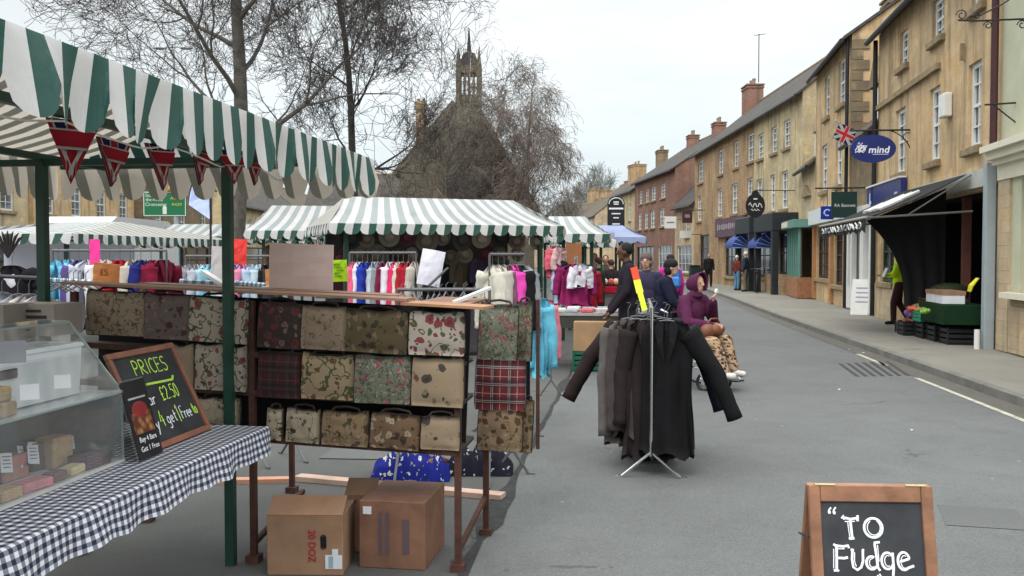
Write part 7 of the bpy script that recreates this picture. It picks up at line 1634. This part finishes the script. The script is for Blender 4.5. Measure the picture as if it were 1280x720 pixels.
# the seated woman and her wheelchair
wy = math.atan2(-.77, .64)-math.pi/2; wc = Vector((2.26, 11.35, 0)); 
wch = thing('wheelchair', 'wheelchair with chrome frame and footrests carrying the seated woman', 'wheelchair', wc, wy); Mw = W(wch)
b = MB(); b.box((0, 0, .47), (.42, .42, .04), Mw, bev=.012); b.build('seat', m_black, wch); b = MB(); b.box((0, -.22, .72), (.40, .03, .42), Mw, bev=.012); b.build('backrest', m_black, wch)
for s_ in (-1, 1):
    x = s_*.24; b = MB(); b.tube([Mw @ Vector(v) for v in ((x, -.34, .95), (x, -.23, .92), (x, -.22, .30))], .013, 7); b.tube([Mw @ Vector(v) for v in ((x, -.22, .70), (x, .10, .71), (x, .20, .66), (x, .22, .47))], .012, 7); b.tube([Mw @ Vector(v) for v in ((x, -.22, .45), (x, .22, .45), (x, .34, .36), (x, .50, .12))], .012, 7); b.tube([Mw @ Vector(v) for v in ((x, -.2, .28), (x, .25, .28), (x, .25, .45))], .011, 7); b.build('side_frame', m_chrome, wch)
    b = MB(); b.box((x*.58, .50, .12), (.16, .17, .02), Mw, bev=.006); b.build('footrest', m_iron, wch)
    b = MB(); b.box((x, -.02, .725), (.05, .26, .03), Mw, bev=.01); b.build('armrest', m_black, wch)
    for (yy, r_, nm) in ((-.16, .30, 'wheel'), (.30, .10, 'castor')):
        xx = x*1.2 if nm == 'wheel' else x*.8; b = MB(); b.tube([Mw @ Vector((xx, yy+r_*math.cos(a*math.pi/12), r_+.0+r_*math.sin(a*math.pi/12)*.97)) for a in range(24)], .016 if nm == 'wheel' else .02, 6, closed=True); w_ = b.build(nm, m_black, wch)
        b = MB(); b.tube([Mw @ Vector((xx-.02, yy, r_)), Mw @ Vector((xx+.02, yy, r_))], .03, 8)
        for a in range(8): b.tube([Mw @ Vector((xx, yy, r_)), Mw @ Vector((xx, yy+(r_-.02)*math.cos(a*math.pi/4), r_+(r_-.02)*math.sin(a*math.pi/4)))], .004, 4)
        b.build('rim', m_chrome, w_)
        if nm == 'castor': b = MB(); b.tube([Mw @ Vector((xx, yy, r_)), Mw @ Vector((x, yy-.05, .28))], .012, 6); b.build('castor_fork', m_chrome, wch)
leo = m_motif('leopard_print', (.40, .28, .18), [(.04, .025, .02), (.16, .08, .04)], 27, .42)
cl = {'coat': cloth((.10, .022, .06))}
t, j, M = person('elderly woman in purple hooded coat and leopard trousers sitting in wheelchair', wc, wy, 1.70, coat=(.085, .018, .055), trouser=(.3, .2, .12), trm=leo, hair=(.5, .48, .45), head='none', hood=(.085, .018, .055), bulk=1.15, vox=.010, shoes=(.55, .54, .52), hem=.85,
   J=dict(pel=(0, -.07, .62), che=(0, -.06, .96), nec=(0, -.02, 1.17), hea=(0, .03, 1.31), shL=(-.18, -.02, 1.10), shR=(.18, -.02, 1.10), elL=(-.27, .08, .86), elR=(.27, .10, .84), wrL=(-.06, .24, 1.10), wrR=(.05, .30, .80), hiL=(-.10, -.04, .60), hiR=(.10, -.04, .60), knL=(-.12, .40, .62), knR=(.12, .40, .60), anL=(-.11, .53, .25), anR=(.11, .55, .24)))
b = MB(); vs = []
b.ell(Vector((-.02, .27, .73)), (.17, .12, .085), nu=20, nv=12); b.ell(Vector((.08, .26, .72)), (.12, .10, .095), nu=16, nv=10); b.tube([(-.12, .28, .80), (-.06, .29, .86), (.06, .29, .86), (.12, .28, .80)], .012, 6); b.tube([(-.17, .19, .76), (0, .175, .775), (.17, .19, .76)], .008, 5)
b.build('handbag', mk((.19, .07, .04), .5, .3, 12, 0, .3), None, M, smooth=True, label='soft tan leather handbag on the seated woman lap', cat='handbag')
b = MB(); b.ell(Vector((-.03, .30, 1.19)), (.03, .02, .035), nu=8, nv=6); b.build('tissue', m_white, None, M, label='white tissue held up near the seated woman face', cat='tissue')
# market crowd and pavement walkers
def walker(lb, px, py, d, yaw, coat, tr, hair, h=1.7, head='hair', z=0, J=None, hem=.85, group=None, **kw):
    p = P(px, py, d); return person(lb, (p.x, d, z), yaw, h, coat=coat, trouser=tr, hair=hair, head=head, vox=.02, hem=hem, J=J, group=group, **kw)
st = dict(knL=(-.10, .12, .5), anL=(-.10, .12, .09), knR=(.10, .0, .5), anR=(.10, -.2, .12))
walker('browser in dark green coat in the market crowd', 748, 330, 19, R(60), (.012, .03, .022), (.02, .02, .02), (.05, .03, .02), 1.6, hem=.6); walker('browser with fair hair and mint scarf in the crowd', 743, 320, 22.5, R(150), (.05, .3, .2), (.02, .02, .03), (.35, .22, .1), 1.7, 'bob'); walker('stooping dark haired browser nearest the red cloth', 764, 330, 21, R(20), (.02, .015, .02), (.02, .02, .02), (.05, .02, .015), 1.55)
walker('brown haired browser between crowd and pub sign', 757, 325, 24, R(170), (.08, .05, .04), (.02, .02, .03), (.09, .05, .03), 1.66, 'bob')
walker('man in black jacket walking along the far pavement', 886, 340, 47, R(175), (.012, .012, .014), (.01, .01, .012), (.05, .04, .035), 1.72, z=.1, J=st)
walker('white haired man in dark blue jacket by the parked bicycle', 932, 340, 40.5, R(60), (.02, .03, .05), (.16, .13, .09), (.6, .6, .58), 1.76, z=.1)
walker('woman with white hair and red brown top beside him', 921, 340, 42, R(-60), (.13, .03, .025), (.10, .22, .35), (.6, .58, .55), 1.6, z=.1)
p = P(1124, 360, 20.6); person('worker in fluorescent yellow jacket reading by the grocer', (p.x, 20.6, .1), R(70), 1.72, coat=(.55, .80, .02), trouser=(.045, .02, .025), hair=(.03, .02, .015), hem=.88, vox=.014, J=dict(wrL=(-.14, .34, 1.12), elL=(-.24, .12, 1.12), wrR=(.1, .34, 1.12), elR=(.24, .12, 1.12), **st))
b = MB(); b.box((0, 0, 0), (.02, .16, .22), Matrix.Translation((p.x-.36, 20.5, 1.27)) @ Matrix.Rotation(.4, 4, 'Y')); b.build('white_paper', m_cardw, label='white paper held by the worker in yellow', cat='paper')
# bicycle by the terrace
def bicycle(label, p, yaw):
    t = thing('bicycle', label, 'bicycle', p, yaw); M = W(t)
    for x in (-.52, .52):
        b = MB(); b.tube([M @ Vector((x+.33*math.cos(a*math.pi/12), 0, .34+.33*math.sin(a*math.pi/12))) for a in range(24)], .022, 5, closed=True); w_ = b.build('wheel', m_black, t)
        b = MB(); [b.tube([M @ Vector((x, 0, .34)), M @ Vector((x+.31*math.cos(a*math.pi/5), 0, .34+.31*math.sin(a*math.pi/5)))], .004, 3) for a in range(10)]; b.build('spokes', m_chrome, w_)
    b = MB(); [b.tube([M @ Vector(q) for q in s_], .02, 6) for s_ in (((-.52, 0, .34), (-.1, 0, .32), (-.2, 0, .8), (-.52, 0, .34)), ((-.1, 0, .32), (.36, 0, .78), (-.18, 0, .72)), ((.52, 0, .34), (.38, 0, .72), (.34, 0, .98)))]; b.build('frame', mk((.10, .03, .03), .4), t)
    b = MB(); b.tube([M @ Vector(q) for q in ((.28, -.28, 1.0), (.36, -.1, 1.02), (.36, .1, 1.02), (.28, .28, 1.0))], .015, 6); b.build('handlebar', m_chrome, t); b = MB(); b.ell(M @ Vector((-.22, 0, .9)), (.13, .07, .04)); b.build('saddle', m_black, t)
bicycle('dark red bicycle leaning outside the blue canopied shops', G(946, 366, .1), R(75)); bicycle('bicycle behind the dark red one on the pavement', G(936, 362, .1)+Vector((.2, .5, 0)), R(80))
b = MB(); g = G(868, 352, .1); b.box((0, 0, .5), (.62, .6, .95), bev=.05); b.box((0, 0, 1.0), (.66, .66, .07), bev=.02); b.build('litter_bin', mk((.015, .03, .025), .5), None, Matrix.Translation(g), label='dark green litter bin beside the barred shop window', cat='bin', org=(0, 0, 0))
b = MB(); b.ell(G(877, 353, .1)+UP*.25, (.24, .22, .27)); b.build('white_sack', m_white, smooth=True, label='round white sack on the pavement by the bin', cat='sack')
